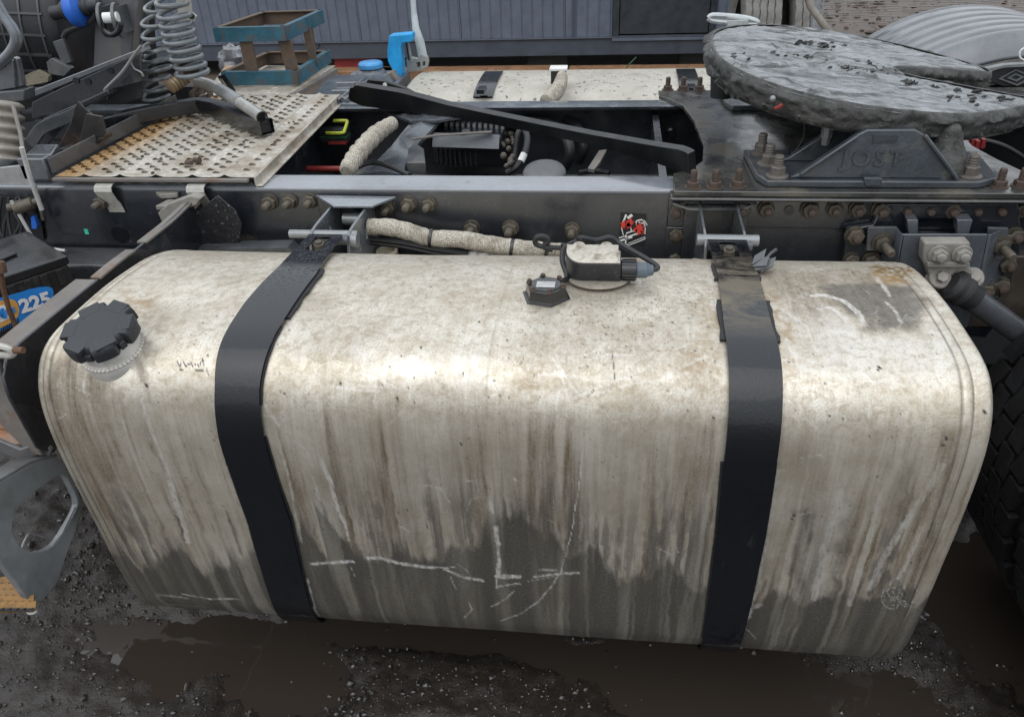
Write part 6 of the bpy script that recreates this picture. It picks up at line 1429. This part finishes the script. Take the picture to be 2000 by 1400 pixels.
for px_ in (948, 1345):
    x_ = at(px_, 160, Y=2.0)[0]; part('strap', fband(x_ - .035, x_ + .04, .15, .46, .003, .005), m_strap, ft, bev=.001)
    bk2 = MB(); bk2.box(x_ - .05, x_ + .055, 1.64, 1.69, .60, .70); bk2.tube([V(x_ - .05, 1.72, .665), V(x_ + .06, 1.72, .665)], .012, 12); bk2.prism([V(x_ - .07, 1.66, .70), V(x_ + .06, 1.66, .70), V(x_ + .05, 1.72, .69), V(x_ - .05, 1.72, .69)], (0, 0, -.01)); part('tank_bracket', bk2, m_dust, truck, bev=.002)
    sl_ = MB(); sl_.box(x_ - .012, x_ + .016, 1.86, 1.93, .691, .705); part('strap_slot', sl_, m_black, ft)
wx_ = at(1090, 140, Y=2.0)[0]
wv_ = MB(); b = at(1091, 150, Y=1.98); wv_.box(b[0] - .028, b[0] + .028, 1.96, 2.01, .70, .748); sv = part('sender_flange', wv_, m_plastic, ft, bev=.003)
part('sender_lid', MB().box(b[0] - .033, b[0] + .033, 1.955, 2.015, .748, .758), m_white, ft, bev=.002)
wrapped([(1098, 148), (1094, 165), (1085, 182), (1066, 200)], [.020, .024, .026, .026], [1.93, 1.86, 1.79, 1.72], wob=.05)
# grey fluid tank with bright blue cap
ad = MB(); ap = at(726, 143, Y=2.15); ad.prism([V(-.12, 1.85, .30), V(.13, 1.85, .30), V(.13, 2.3, .30), V(-.12, 2.3, .30)], (0, 0, .39)); ad.lathe([(.075, -.06), (.062, .0), (.048, .015), (.042, .022)], ap + V(0, 0, -.0), (0, 0, 1), 28)
adb = part('fluid_tank', ad, M('grey_plastic_tank', (.13, .14, .16), .4, wet=.3), truck, 'grey plastic fluid tank with a bright blue cap', bev=.01)
part('blue_cap', MB().lathe([(.043, .020), (.050, .022), (.0505, .036), (.045, .043), (.015, .045)], ap, (0, 0, 1), 28), M('light_blue_cap', (.06, .27, .55), .4, dirt=(.05, .12, .2), dirt_amt=.3), adb)
bl2 = MB(); bl2.prism(poly([(742, 152), (765, 140), (775, 158), (760, 166)], Y=2.0), (0, .05, 0)); part('rough_block', bl2, m_rustg, truck, bev=.003)

# far drive wheel with ribbed mudguard and dark flap below
fw = part('wheel', MB().lathe([(.11, -.10), (.13, -.02), (.26, .02), (.285, .13), (.27, .135), (.24, .03), (.10, .0)], V(2.38, 2 * YC - .09, .23), (0, 1, 0), 40), m_dust, truck)
tyre(fw, V(2.38, 2 * YC - .09, .23), (0, 1, 0), .50, .28, mat=m_tyre); tyre(fw, V(2.38, 2 * YC - .43, .23), (0, 1, 0), .50, .28, mat=m_tyre)
mg = MB(); gc_ = V(2.38, 0, .23); vs = []; cols = []
y_a, y_b = 1.86, 2.52; ny_ = 150
prof_y = np.linspace(y_a, y_b, ny_)
def mr(t):   # t across the guard, near edge rounded down, five pressed grooves
    e = t; r = .640 - .075 * (1 - min(1, e / .12)) ** 2 - .03 * (1 - min(1, (1 - e) / .05)) ** 2
    for gq in (.17, .31, .45, .60, .76, .92): r -= .020 * math.exp(-((e - gq) / .020) ** 2)
    return r
angs = np.radians(np.linspace(8, 172, 70))
for a_ in angs:
    for y_ in prof_y: 
        r_ = mr((y_ - y_a) / (y_b - y_a)); vs.append(gc_ + V(math.cos(a_) * r_, y_, math.sin(a_) * r_))
nA = len(angs); fs = [(i * ny_ + j, i * ny_ + j + 1, (i + 1) * ny_ + j + 1, (i + 1) * ny_ + j) for i in range(nA - 1) for j in range(ny_ - 1)]
mg.add(vs, fs)
mgo = part('mudguard', mg, M('silver_grey_mudguard', (.125, .133, .145), .25, dirt=(.085, .08, .075), dirt_amt=.35, wet=.4), truck, 'silver grey ribbed mudguard over the far wheel', smooth=70)
so_ = mgo.modifiers.new('thickness', 'SOLIDIFY'); so_.thickness = .006
skm = MB(); vs = []
for a_ in angs: vs += [gc_ + V(math.cos(a_) * r_, y_a + .004, math.sin(a_) * r_) for r_ in (.562, .50)]
skm.add(vs, [(2 * i, 2 * i + 1, 2 * i + 3, 2 * i + 2) for i in range(nA - 1)]); part('guard_skirt', skm, M('dirty_skirt', (.07, .066, .06), .6, dirt=(.13, .12, .10), dirt_amt=.5), mgo, smooth=60).modifiers.new('thickness', 'SOLIDIFY').thickness = .006
wl = MB(); wl.tube(smoothpath([at(x, y, Y=1.80) for x, y in ((2004, 92), (1993, 100), (1992, 112), (2000, 118))], 4), .003, 6); part('wire_loop', wl, m_white, mgo)
bx_ = MB(); q_ = poly([(1925, 146), (1960, 132), (2080, 124), (2080, 166), (1960, 170), (1930, 160)], Y=1.74); bx_.prism(q_, (0, .05, 0)); fb_ = part('dark_guard_foot', bx_, m_plastic, truck, 'dark mudguard foot carrying a raised diamond emblem', bev=.003)
ed_ = MB(); ed_.sweep(poly([(1922, 136), (1960, 128), (2080, 122)], Y=1.735), .03, .008); part('pale_edge', ed_, m_grey, fb_)
em = MB(); dia = lambda s: poly([(1983 + s * dx, 151 + s * dy) for dx, dy in ((-34, 3), (0, -16), (36, -1), (4, 17))], Y=1.737)
em.holed(dia(1.0), [dia(.80)], (0, -.003, 0)); em.holed(dia(.50), [dia(.28)], (0, -.003, 0)); part('diamond_emblem', em, M('emblem_grey', (.13, .135, .14), .35), fb_)

# pale pole with its slotted foot, blue clamp with a thin rod
pl_ = MB(); a, b, c_ = at(826, 112, Y=2.30), at(812, 55, Y=2.32), at(803, -60, Y=2.36)
pl_.tube([a, at(820, 82, Y=2.31), b, at(808, 20, Y=2.335), c_], [.020, .019, .015, .012, .011], 16)
pole = thing('metal_pole', 'pale grey metal pole rising from a slotted foot at the end of the far tank', 'pole', tuple(a - V(0, 0, .1)))
part('pole_shaft', pl_, M('pale_grey_pole', (.42, .46, .47), .45, dirt=(.25, .25, .23), dirt_amt=.35), pole)
pf = MB(); pf.holed(poly([(793, 118), (800, 113), (815, 116), (822, 106), (834, 112), (836, 120), (834, 132), (824, 138), (796, 142)], Y=2.28), [poly([(813, 122), (820, 122), (820, 134), (814, 134)], Y=2.28), poly([(825, 121), (830, 121), (830, 130), (825, 130)], Y=2.28)], (0, .03, 0)); part('pole_foot', pf, M('pole_foot_grey', (.30, .31, .29), .5, dirt=(.14, .13, .11), dirt_amt=.4), pole, bev=.002)
bc_ = thing('blue_clamp', 'bright blue hooked steel bracket with a thin rod, left of the pale pole', 'clamp', tuple(at(775, 150, Y=2.20)))
bm2 = MB(); bm2.prism(poly([(760, 70), (803, 66), (805, 74), (803, 83), (786, 85), (783, 90), (786, 148), (782, 152), (766, 138), (757, 120), (756, 100)], Y=2.18), (0, .06, 0)); part('clamp_body', bm2, M('bright_blue_paint', (.02, .31, .66), .4, dirt=(.02, .2, .42), dirt_amt=.25), bc_, bev=.004)
part('clamp_rod', MB().tube([at(797, 84, Y=2.2), at(804, 120, Y=2.2)], .005, 10), m_grey, bc_); part('clamp_rod', MB().tube([at(794, 84, Y=2.22), at(799, 118, Y=2.22)], .004, 10), m_black, bc_)

# ------------------------------------------------------------------ yard: cabin on blocks, debris, mesh, tyres
CY = 6.75; m_cab = M('cabin_sheet', (.115, .135, .175), .42, var=.12, bump=.04, dirt=(.16, .17, .19), dirt_amt=.18, wet=.1)
m_cabd = M('cabin_trim', (.062, .072, .092), .4, var=.15, bump=.04)
ca, cb_ = at(385, 112, Y=CY), at(1458, 112, Y=CY)
zb0 = (ca[2] + cb_[2]) / 2; zb1 = at(900, 80, Y=CY)[2]
cabin = thing('site_cabin', 'dark blue-grey ribbed sheet cabin standing behind the truck', 'cabin', (0, CY + 1.2, GZ))
xL, xR = -7.5, cb_[0]
part('base_rail', MB().box(xL, xR, CY - .012, CY + .10, zb0, zb1).box(xL, xR, CY - .03, CY + .10, zb1, zb1 + .012), m_cabd, cabin, bev=.004)
dx0, dx1 = at(1203, 40, Y=CY)[0], at(1392, 40, Y=CY)[0]; dz0 = at(1300, 68, Y=CY)[2]
pw = 1.0; x = xL
def panel_mb(w_, z0, z1):
    m = MB(); n = max(1, int(round(w_ / .1))); p = w_ / n; sec = []
    for k in range(n): sec += [(k * p, 0), (k * p + p * .80, 0), (k * p + p * .86, .007), (k * p + p * .94, .007)]
    sec += [(w_, 0), (w_, .05), (0, .05)]
    m.prism([V(a, b, z0) for a, b in sec], (0, 0, z1 - z0)); return m
z1c = zb0 + 2.6
edges = []
while x < dx0 - .01: edges.append((x, min(x + pw, dx0 - .03) - .004)); x += pw
src = None
for a_, b2_ in edges:
    if b2_ - a_ < .05: continue
    if abs(b2_ - a_ - pw + .004) < 1e-3 and src is not None: inst(src, 'wall_panel', V(a_, CY, zb1 + .013) - V(0, 0, 0) + src_off, cabin)
    else:
        pmb = panel_mb(b2_ - a_, 0, z1c - zb1); pmb.v = [(p[0] + a_, p[1] + CY, p[2] + zb1 + .013) for p in pmb.v]
        o = part('wall_panel', pmb, m_cab, cabin, smooth=20)
        if src is None: src = o; src_off = WL[o] - V(a_, CY, zb1 + .013)
for a_, b2_ in ((dx1 + .03, xR - .03),):
    pmb = panel_mb(b2_ - a_, 0, z1c - zb1); pmb.v = [(p[0] + a_, p[1] + CY, p[2] + zb1 + .013) for p in pmb.v]; part('wall_panel', pmb, m_cab, cabin, smooth=20)
part('corner_post', MB().box(xR - .03, xR + .03, CY - .02, CY + .1, zb0, z1c), m_cab, cabin, bev=.004)
xw = at(1120, 40, Y=CY)[0]
part('panel_joint', MB().box(xw - .012, xw + .012, CY - .012, CY - .001, zb1 + .02, z1c), m_cabd, cabin)
# door
part('door_frame', MB().box(dx0 - .03, dx0 + .03, CY - .025, CY + .05, dz0 - .04, z1c).box(dx1 - .03, dx1 + .03, CY - .025, CY + .05, dz0 - .04, z1c).box(dx0 + .031, dx1 - .031, CY - .025, CY + .05, dz0 - .04, dz0), M('door_frame_dark', (.028, .033, .040), .4, bump=.03), cabin, bev=.003)
dr = part('door', MB().box(dx0 + .035, dx1 - .035, CY - .008, CY + .04, dz0 + .01, z1c), M('door_sheet', (.036, .042, .048), .35, var=.12, bump=.03), cabin, bev=.003)
part('door_sill', MB().box(dx0 - .03, dx1 + .03, CY - .03, CY + .05, zb1 + .013, dz0 - .045), m_cab, cabin)
part('door_hinge', MB().box(dx0 + .05, dx0 + .075, CY - .02, CY - .009, dz0 + .33, dz0 + .38), m_grey, dr)
part('cabin_roof', MB().box(xL - .05, xR + .05, CY - .05, CY + 2.5, z1c + .001, z1c + .12), m_cabd, cabin)
part('cabin_side', MB().box(xR - .05, xR - .001, CY + .101, CY + 2.4, zb0, z1c).box(xL, xL + .05, CY + .101, CY + 2.4, zb0, z1c).box(xL + .051, xR - .051, CY + 2.35, CY + 2.4, zb0, z1c).box(xL + .06, xR - .06, CY + .11, CY + 2.3, zb0 + .01, zb0 + .06), m_cabd, cabin)
for x_ in (-6.5, -4.2, -2.0, .3, 1.8): part('support_block', MB().box(x_ - .2, x_ + .2, CY + .25, CY + .45, GZ, zb0 - .005), M('block_grey', (.10, .096, .09), .9) if x_ < -6 else bpy.data.materials['block_grey'], cabin, bev=.006)
# tyres standing beside the cabin
m_ot = M('weathered_tyre', (.16, .155, .145), .85, var=.4, bump=.6, bscale=50, dirt=(.30, .28, .25), dirt_amt=.45, dirt_scale=20)
for k, (px_, py_, lab) in enumerate(((1497, 10, 'weathered grey tyre standing upright beside the cabin, the left of two'), (1582, 10, 'weathered grey tyre standing behind the diagonal pole, the right of two'))):
    Yt = 5.1; c2 = at(px_, py_, Y=Yt); R_ = .50; w_ = .275 if k == 0 else .17
    tt_ = thing('tyre', lab, 'tyre', (c2[0], Yt + R_, GZ), 'old tyres standing by the cabin')
    m = MB(); cc_ = V(c2[0], Yt + R_, GZ + R_); h = w_ / 2; m.lathe([(.28, -h * .8), (.33, -h), (R_ - .05, -h), (R_ - .02, -h * .93), (R_, -h * .8), (R_, h * .8), (R_ - .02, h * .93), (R_ - .05, h), (.33, h), (.28, h * .8)], cc_, (1, 0, 0), 72, caps=False); part('carcass', m, m_ot, tt_, smooth=50)
    e1 = V(0, 0, 1); e2 = V(0, 1, 0); nr = 5 if k == 0 else 3
    for r_ in range(nr):
        m = MB(); w0 = -h * .95 + (2 * h * .95) * r_ / nr; w1 = w0 + 2 * h * .95 / nr - .010; N_ = 120; vs = []
        for i in range(N_):
            g_ = 6.283 * i / N_; j_ = .004 * math.sin(i * 1.9 + r_)
            for xx, rr_ in ((w0 + j_, R_ - .002), (w1 + j_, R_ - .002), (w1 + j_, R_ + .014), (w0 + j_, R_ + .014)): vs.append(cc_ + V(xx, math.sin(g_) * rr_, math.cos(g_) * rr_))
        m.add(vs, [(i * 4 + q_, i * 4 + (q_ + 1) % 4, ((i + 1) % N_) * 4 + (q_ + 1) % 4, ((i + 1) % N_) * 4 + q_) for i in range(N_) for q_ in range(4)]); part('tread_rib', m, m_ot, tt_)
# perforated upright and leaning pole
pu = MB(); a_, b_ = at(1592, 75, Y=4.9), at(1606, -25, Y=4.9)
ex_ = V(.028, 0, 0); Q = [a_ - ex_, a_ + ex_, b_ + ex_, b_ - ex_]
holes = []
for k in range(9):
    c2 = a_ + (b_ - a_) * (k + .5) / 9 + ex_ * .35; holes.append([c2 + V(.007 * math.cos(g_), 0, .011 * math.sin(g_)) for g_ in np.linspace(0, 6.283, 9)[:-1]])
pu.holed(Q, holes, (0, .02, 0)); solo('perforated_post', pu, M('galvanised_post', (.30, .32, .34), .45, .3), 'pale perforated steel post beside the standing tyres', 'post')
solo('leaning_pole', MB().tube([at(1562, -60, Y=4.7), at(1582, 12, Y=4.6), at(1618, 62, Y=4.5), at(1640, 95, Y=4.5)], .022, 14), M('dull_brown_pole', (.20, .18, .155), .6, dirt=(.1, .09, .08), dirt_amt=.4), 'grey-brown round pole leaning in front of the tyres', 'pole')
# orange timbers, red block and plastic lump lying under the cabin edge
m_tim = M('wet_orange_timber', (.24, .125, .06), .7, dirt=(.12, .065, .035), dirt_amt=.5, bump=.5)
for a_, b_, lab in (((835, 134), (1000, 132), 'orange-brown timber lying behind the left end of the far tank'), ((1215, 131), (1392, 129), 'orange-brown timber lying behind the right end of the far tank')):
    y_ = 5.9; p, q = at(*a_, Y=y_), at(*b_, Y=y_); z_ = GZ + .06
    p, q = at(*a_, Z=GZ + .10), at(*b_, Z=GZ + .10); d = q - p; p = p - d * .6; q = q + d * .6
    solo('timber', MB().sweep([p - V(0, 0, .05), q - V(0, 0, .05)], .18, .10, up=(0, 0, 1)), m_tim, lab, 'timber', bev=.008)
p, q = at(640, 136, Z=GZ + .10), at(780, 134, Z=GZ + .10); solo('timber', MB().sweep([p - V(.3, 0, .05), q - V(0, 0, .05)], .2, .10, up=(0, 0, 1)), m_tim, 'orange-brown timber lying in front of the red block', 'timber', bev=.008)
p = at(685, 130, Z=GZ + .1); solo('red_block', MB().box(p[0] - .22, p[0] + .22, p[1] + .15, p[1] + .4, GZ, GZ + .30), M('faded_red', (.46, .06, .06), .6, dirt=(.3, .05, .05), dirt_amt=.4), 'faded red block under the edge of the cabin', 'block', bev=.01)
c2 = at(455, 118, Y=3.2); pb2 = MB(); pb2.ball(c2, .085, 14)
pb2.v = [tuple(c2 + (np.array(v) - c2) * (.75 + .9 * float(fbm(np.array([v[0] * 26 + 40]), np.array([v[2] * 26 + v[1] * 19 + 60]), 3, 99)[0] - .3)) * np.array([1, .8, 1.15])) for v in pb2.v]
solo('crumpled_bag', pb2, M('grey_film', (.17, .175, .19), .25, bump=.9, bscale=45, wet=.4), 'crumpled grey plastic bag behind the blue stand', 'bag', smooth=25)
solo('green_stalk', MB().tube(smoothpath([at(1222, 134, Y=5.6), at(1233, 122, Y=5.6), at(1243, 112, Y=5.6)], 4), .006, 6), m_green, 'thin green strand sticking up behind the far tank', 'strand')
# wire mesh stacked on rubble behind the mudguard
mh = thing('wire_mesh_fence', 'sagging rusty wire mesh in front of the brown rubble', 'wire mesh', tuple(at(1800, 60, Y=5.5)))
m_wire = M('dull_wire', (.20, .19, .18), .5, .4, var=.3)
for k in range(7):
    y_ = (1, 6, 13, 18, 27, 33, 42)[k]; m = MB(); m.tube(smoothpath([at(1605 + i * 62, y_ - i * .9 + 2.6 * math.sin(i * 1.3 + k * 2.1), Y=5.6 - k * .05) for i in range(9)], 4), .0034, 6); part('mesh_wire', m, m_wire, mh)
for k in range(4):
    x_ = 1650 + k * 107; m = MB(); m.tube([at(x_ + 3 * math.sin(k), 46 - .05 * (x_ - 1600), Y=5.25), at(x_ + 2, -30, Y=5.65)], .0016, 5); part('mesh_upright', m, m_wire, mh)
rub = MB()
for k in range(420):
    x_, y_ = random.uniform(1600, 2080), random.uniform(-20, 75); p = at(x_, y_, Z=GZ + .05); s_ = random.lognormvariate(-4.3, .6)
    rub.add(ICO * (1 + rng.normal(0, .25, (12, 1))) * s_ * np.array([random.uniform(.8, 1.8), random.uniform(.7, 1.3), random.uniform(.35, .8)]) + p + V(0, 0, random.uniform(-.03, .02)), ICF)
solo('rubble', rub, M('red_brown_rubble', (.12, .088, .072), .8, dirt=(.045, .038, .034), dirt_amt=.55, dirt_scale=4, bump=.5), 'x', 'x')
r_ = bpy.data.objects['rubble']; r_['kind'] = 'stuff'; r_['label'] = 'red-brown rubble and litter spread over the ground beyond the truck'; del r_['category']

# ------------------------------------------------------------------ ground: one sheet, finely modelled near the truck
gxs = np.r_[-np.geomspace(220, 2.3, 26), np.arange(-2.2, 4.4, .0125), np.geomspace(4.5, 220, 26)]
gys = np.r_[-np.geomspace(120, 1.5, 22), np.arange(-1.4, 2.3, .0125), np.geomspace(2.32, 260, 60)]
HX, HY = np.meshgrid(gxs, gys, indexing='ij'); fall = np.clip(1 - (np.maximum(np.abs(HX - 1.1) - 3.2, 0) + np.maximum(np.abs(HY - .45) - 1.8, 0)) / .3, 0, 1)
def lowspot(px, py, rx, ry):
    p = at(px, py, Z=GZ); return np.exp(-(((HX - p[0]) / rx) ** 2 + ((HY - p[1]) / ry) ** 2))
low = np.maximum.reduce([lowspot(1380, 1330, .34, .13), lowspot(1560, 1395, .30, .16), lowspot(430, 1255, .30, .10), lowspot(560, 1330, .16, .10), lowspot(820, 1235, .4, .06), lowspot(1960, 1190, .16, .22), lowspot(1180, 1290, .25, .05), lowspot(1690, 1420, .16, .12)])
H = (fbm(HX * 2.3 + 50, HY * 2.3 + 50, 3, 90) - .5) * .050 + (fbm(HX * 11 + 90, HY * 11 + 90, 4, 91) - .5) * .030 + (fbm(HX * 48 + 200, HY * 48 + 200, 3, 92) - .5) * .016
H = GZ + .012 + H * fall - low * .056 * fall
WATER = GZ - .006
H = np.where(fall < 1, np.maximum(H, GZ - .002), H)
me = bpy.data.meshes.new('ground'); n0, n1g = HX.shape; me.vertices.add(n0 * n1g); me.vertices.foreach_set('co', np.stack([HX, HY, H], -1).ravel())
ix = np.arange(n0 * n1g).reshape(n0, n1g); qd = np.stack([ix[:-1, :-1], ix[1:, :-1], ix[1:, 1:], ix[:-1, 1:]], -1).reshape(-1, 4)
me.loops.add(qd.size); me.polygons.add(len(qd)); me.loops.foreach_set('vertex_index', qd.ravel().astype(np.int32)); me.polygons.foreach_set('loop_start', (np.arange(len(qd)) * 4).astype(np.int32)); me.polygons.foreach_set('loop_total', np.full(len(qd), 4, np.int32)); me.polygons.foreach_set('use_smooth', np.full(len(qd), True)); me.update(calc_edges=True)
m_gr, nt, bs, oc = newmat('wet_black_mud'); L = nt.links
n1 = noise(nt, oc, 1.7, 6, .65); n2 = noise(nt, oc, 38, 5, .75); n3 = noise(nt, oc, 150, 4, .75); sp_o = nt.nodes.new('ShaderNodeSeparateXYZ'); L.new(oc, sp_o.inputs[0])
near_c = mix(nt, ramp(nt, n1, [(.35, 0.0), (.65, 1.0)]), (.015, .0125, .0105), (.034, .027, .022)); near_c = mix(nt, ramp(nt, n2, [(.45, 0.0), (.75, .8)]), near_c, (.052, .043, .036)); near_c = mix(nt, ramp(nt, n3, [(.66, 0.0), (.72, .5)]), near_c, (.085, .075, .066))
far_c = mix(nt, ramp(nt, n1, [(.35, 0.0), (.65, 1.0)]), (.075, .058, .046), (.12, .092, .074)); far_c = mix(nt, ramp(nt, n2, [(.4, 0.0), (.7, .8)]), far_c, (.10, .075, .06))
fz = ramp(nt, mth(nt, 'MULTIPLY', sp_o.outputs[1], .1), [(.26, 0.0), (.40, 1.0)])
L.new(mix(nt, fz, near_c, far_c), bs.inputs['Base Color']); L.new(mix(nt, fz, ramp(nt, n2, [(.3, .08), (.7, .42)]), (.6, .6, .6)), bs.inputs['Roughness'])
bp = nt.nodes.new('ShaderNodeBump'); bp.inputs['Strength'].default_value = .6; bp.inputs['Distance'].default_value = .005; L.new(mth(nt, 'ADD', n2, mth(nt, 'MULTIPLY', n3, .8)), bp.inputs['Height']); L.new(bp.outputs[0], bs.inputs['Normal'])
me.materials.append(m_gr); go = bpy.data.objects.new('ground', me); COL.objects.link(go); go['kind'] = 'structure'
m_wat, nt, bs, oc = newmat('muddy_water'); bs.inputs['Base Color'].default_value = (.040, .032, .026, 1); bs.inputs['Roughness'].default_value = .01; bs.inputs['IOR'].default_value = 1.6
bp = nt.nodes.new('ShaderNodeBump'); bp.inputs['Strength'].default_value = .06; bp.inputs['Distance'].default_value = .01; nt.links.new(noise(nt, oc, 14, 2, .5), bp.inputs['Height']); nt.links.new(bp.outputs[0], bs.inputs['Normal'])
wm = MB(); wm.add([(-2.0, -1.3, WATER), (4.2, -1.3, WATER), (4.2, 2.0, WATER), (-2.0, 2.0, WATER)], [(0, 1, 2, 3)]); w_ = part('water', wm, m_wat, None, smooth=0); w_['kind'] = 'structure'
# loose stones
sm = MB(); ico = [(0, 0, 1), (.89, 0, .45), (.28, .85, .45), (-.72, .53, .45), (-.72, -.53, .45), (.28, -.85, .45), (.72, .53, -.45), (-.28, .85, -.45), (-.89, 0, -.45), (-.28, -.85, -.45), (.72, -.53, -.45), (0, 0, -1)]
icf = [(0, 1, 2), (0, 2, 3), (0, 3, 4), (0, 4, 5), (0, 5, 1), (1, 6, 2), (2, 7, 3), (3, 8, 4), (4, 9, 5), (5, 10, 1), (6, 7, 2), (7, 8, 3), (8, 9, 4), (9, 10, 5), (10, 6, 1), (11, 7, 6), (11, 8, 7), (11, 9, 8), (11, 10, 9), (11, 6, 10)]
ico = np.array(ico)
for k in range(5200):
    if random.random() < .5: px_, py_ = random.uniform(-80, 2080), random.uniform(1150, 1500)
    elif random.random() < .6: px_, py_ = random.choice([(random.gauss(1800, 110), random.gauss(1300, 55)), (random.gauss(800, 330), random.gauss(1345, 45)), (random.gauss(160, 90), random.gauss(1130, 70))])
    else: px_, py_ = random.uniform(-60, 2060), random.uniform(900, 1400)
    p = at(px_, py_, Z=GZ)
    if not (-2.1 < p[0] < 4.2 and -1.3 < p[1] < 2.2): continue
    i = np.searchsorted(gxs, p[0]); j = np.searchsorted(gys, p[1]); z_ = H[min(i, n0 - 1), min(j, n1g - 1)]
    if z_ < WATER - .004: 
        if random.random() > .05: continue
        z_ = WATER - .002
    s_ = min(.011, random.lognormvariate(-5.95, .5)); sc_ = np.array([s_ * random.uniform(.7, 1.4), s_ * random.uniform(.7, 1.4), s_ * random.uniform(.5, 1)])
    sm.add(ico * (1 + rng.normal(0, .14, (12, 1))) * sc_ + np.array([p[0], p[1], z_ + s_ * .2]), icf)
so2 = part('loose_stones', sm, M('wet_dark_stone', (.028, .024, .021), .2, var=.7, dirt=(.085, .074, .064), dirt_amt=.2, dirt_scale=25, wet=.6), None, smooth=0); so2['kind'] = 'stuff'; so2['label'] = 'small wet stones and grit scattered over the mud'
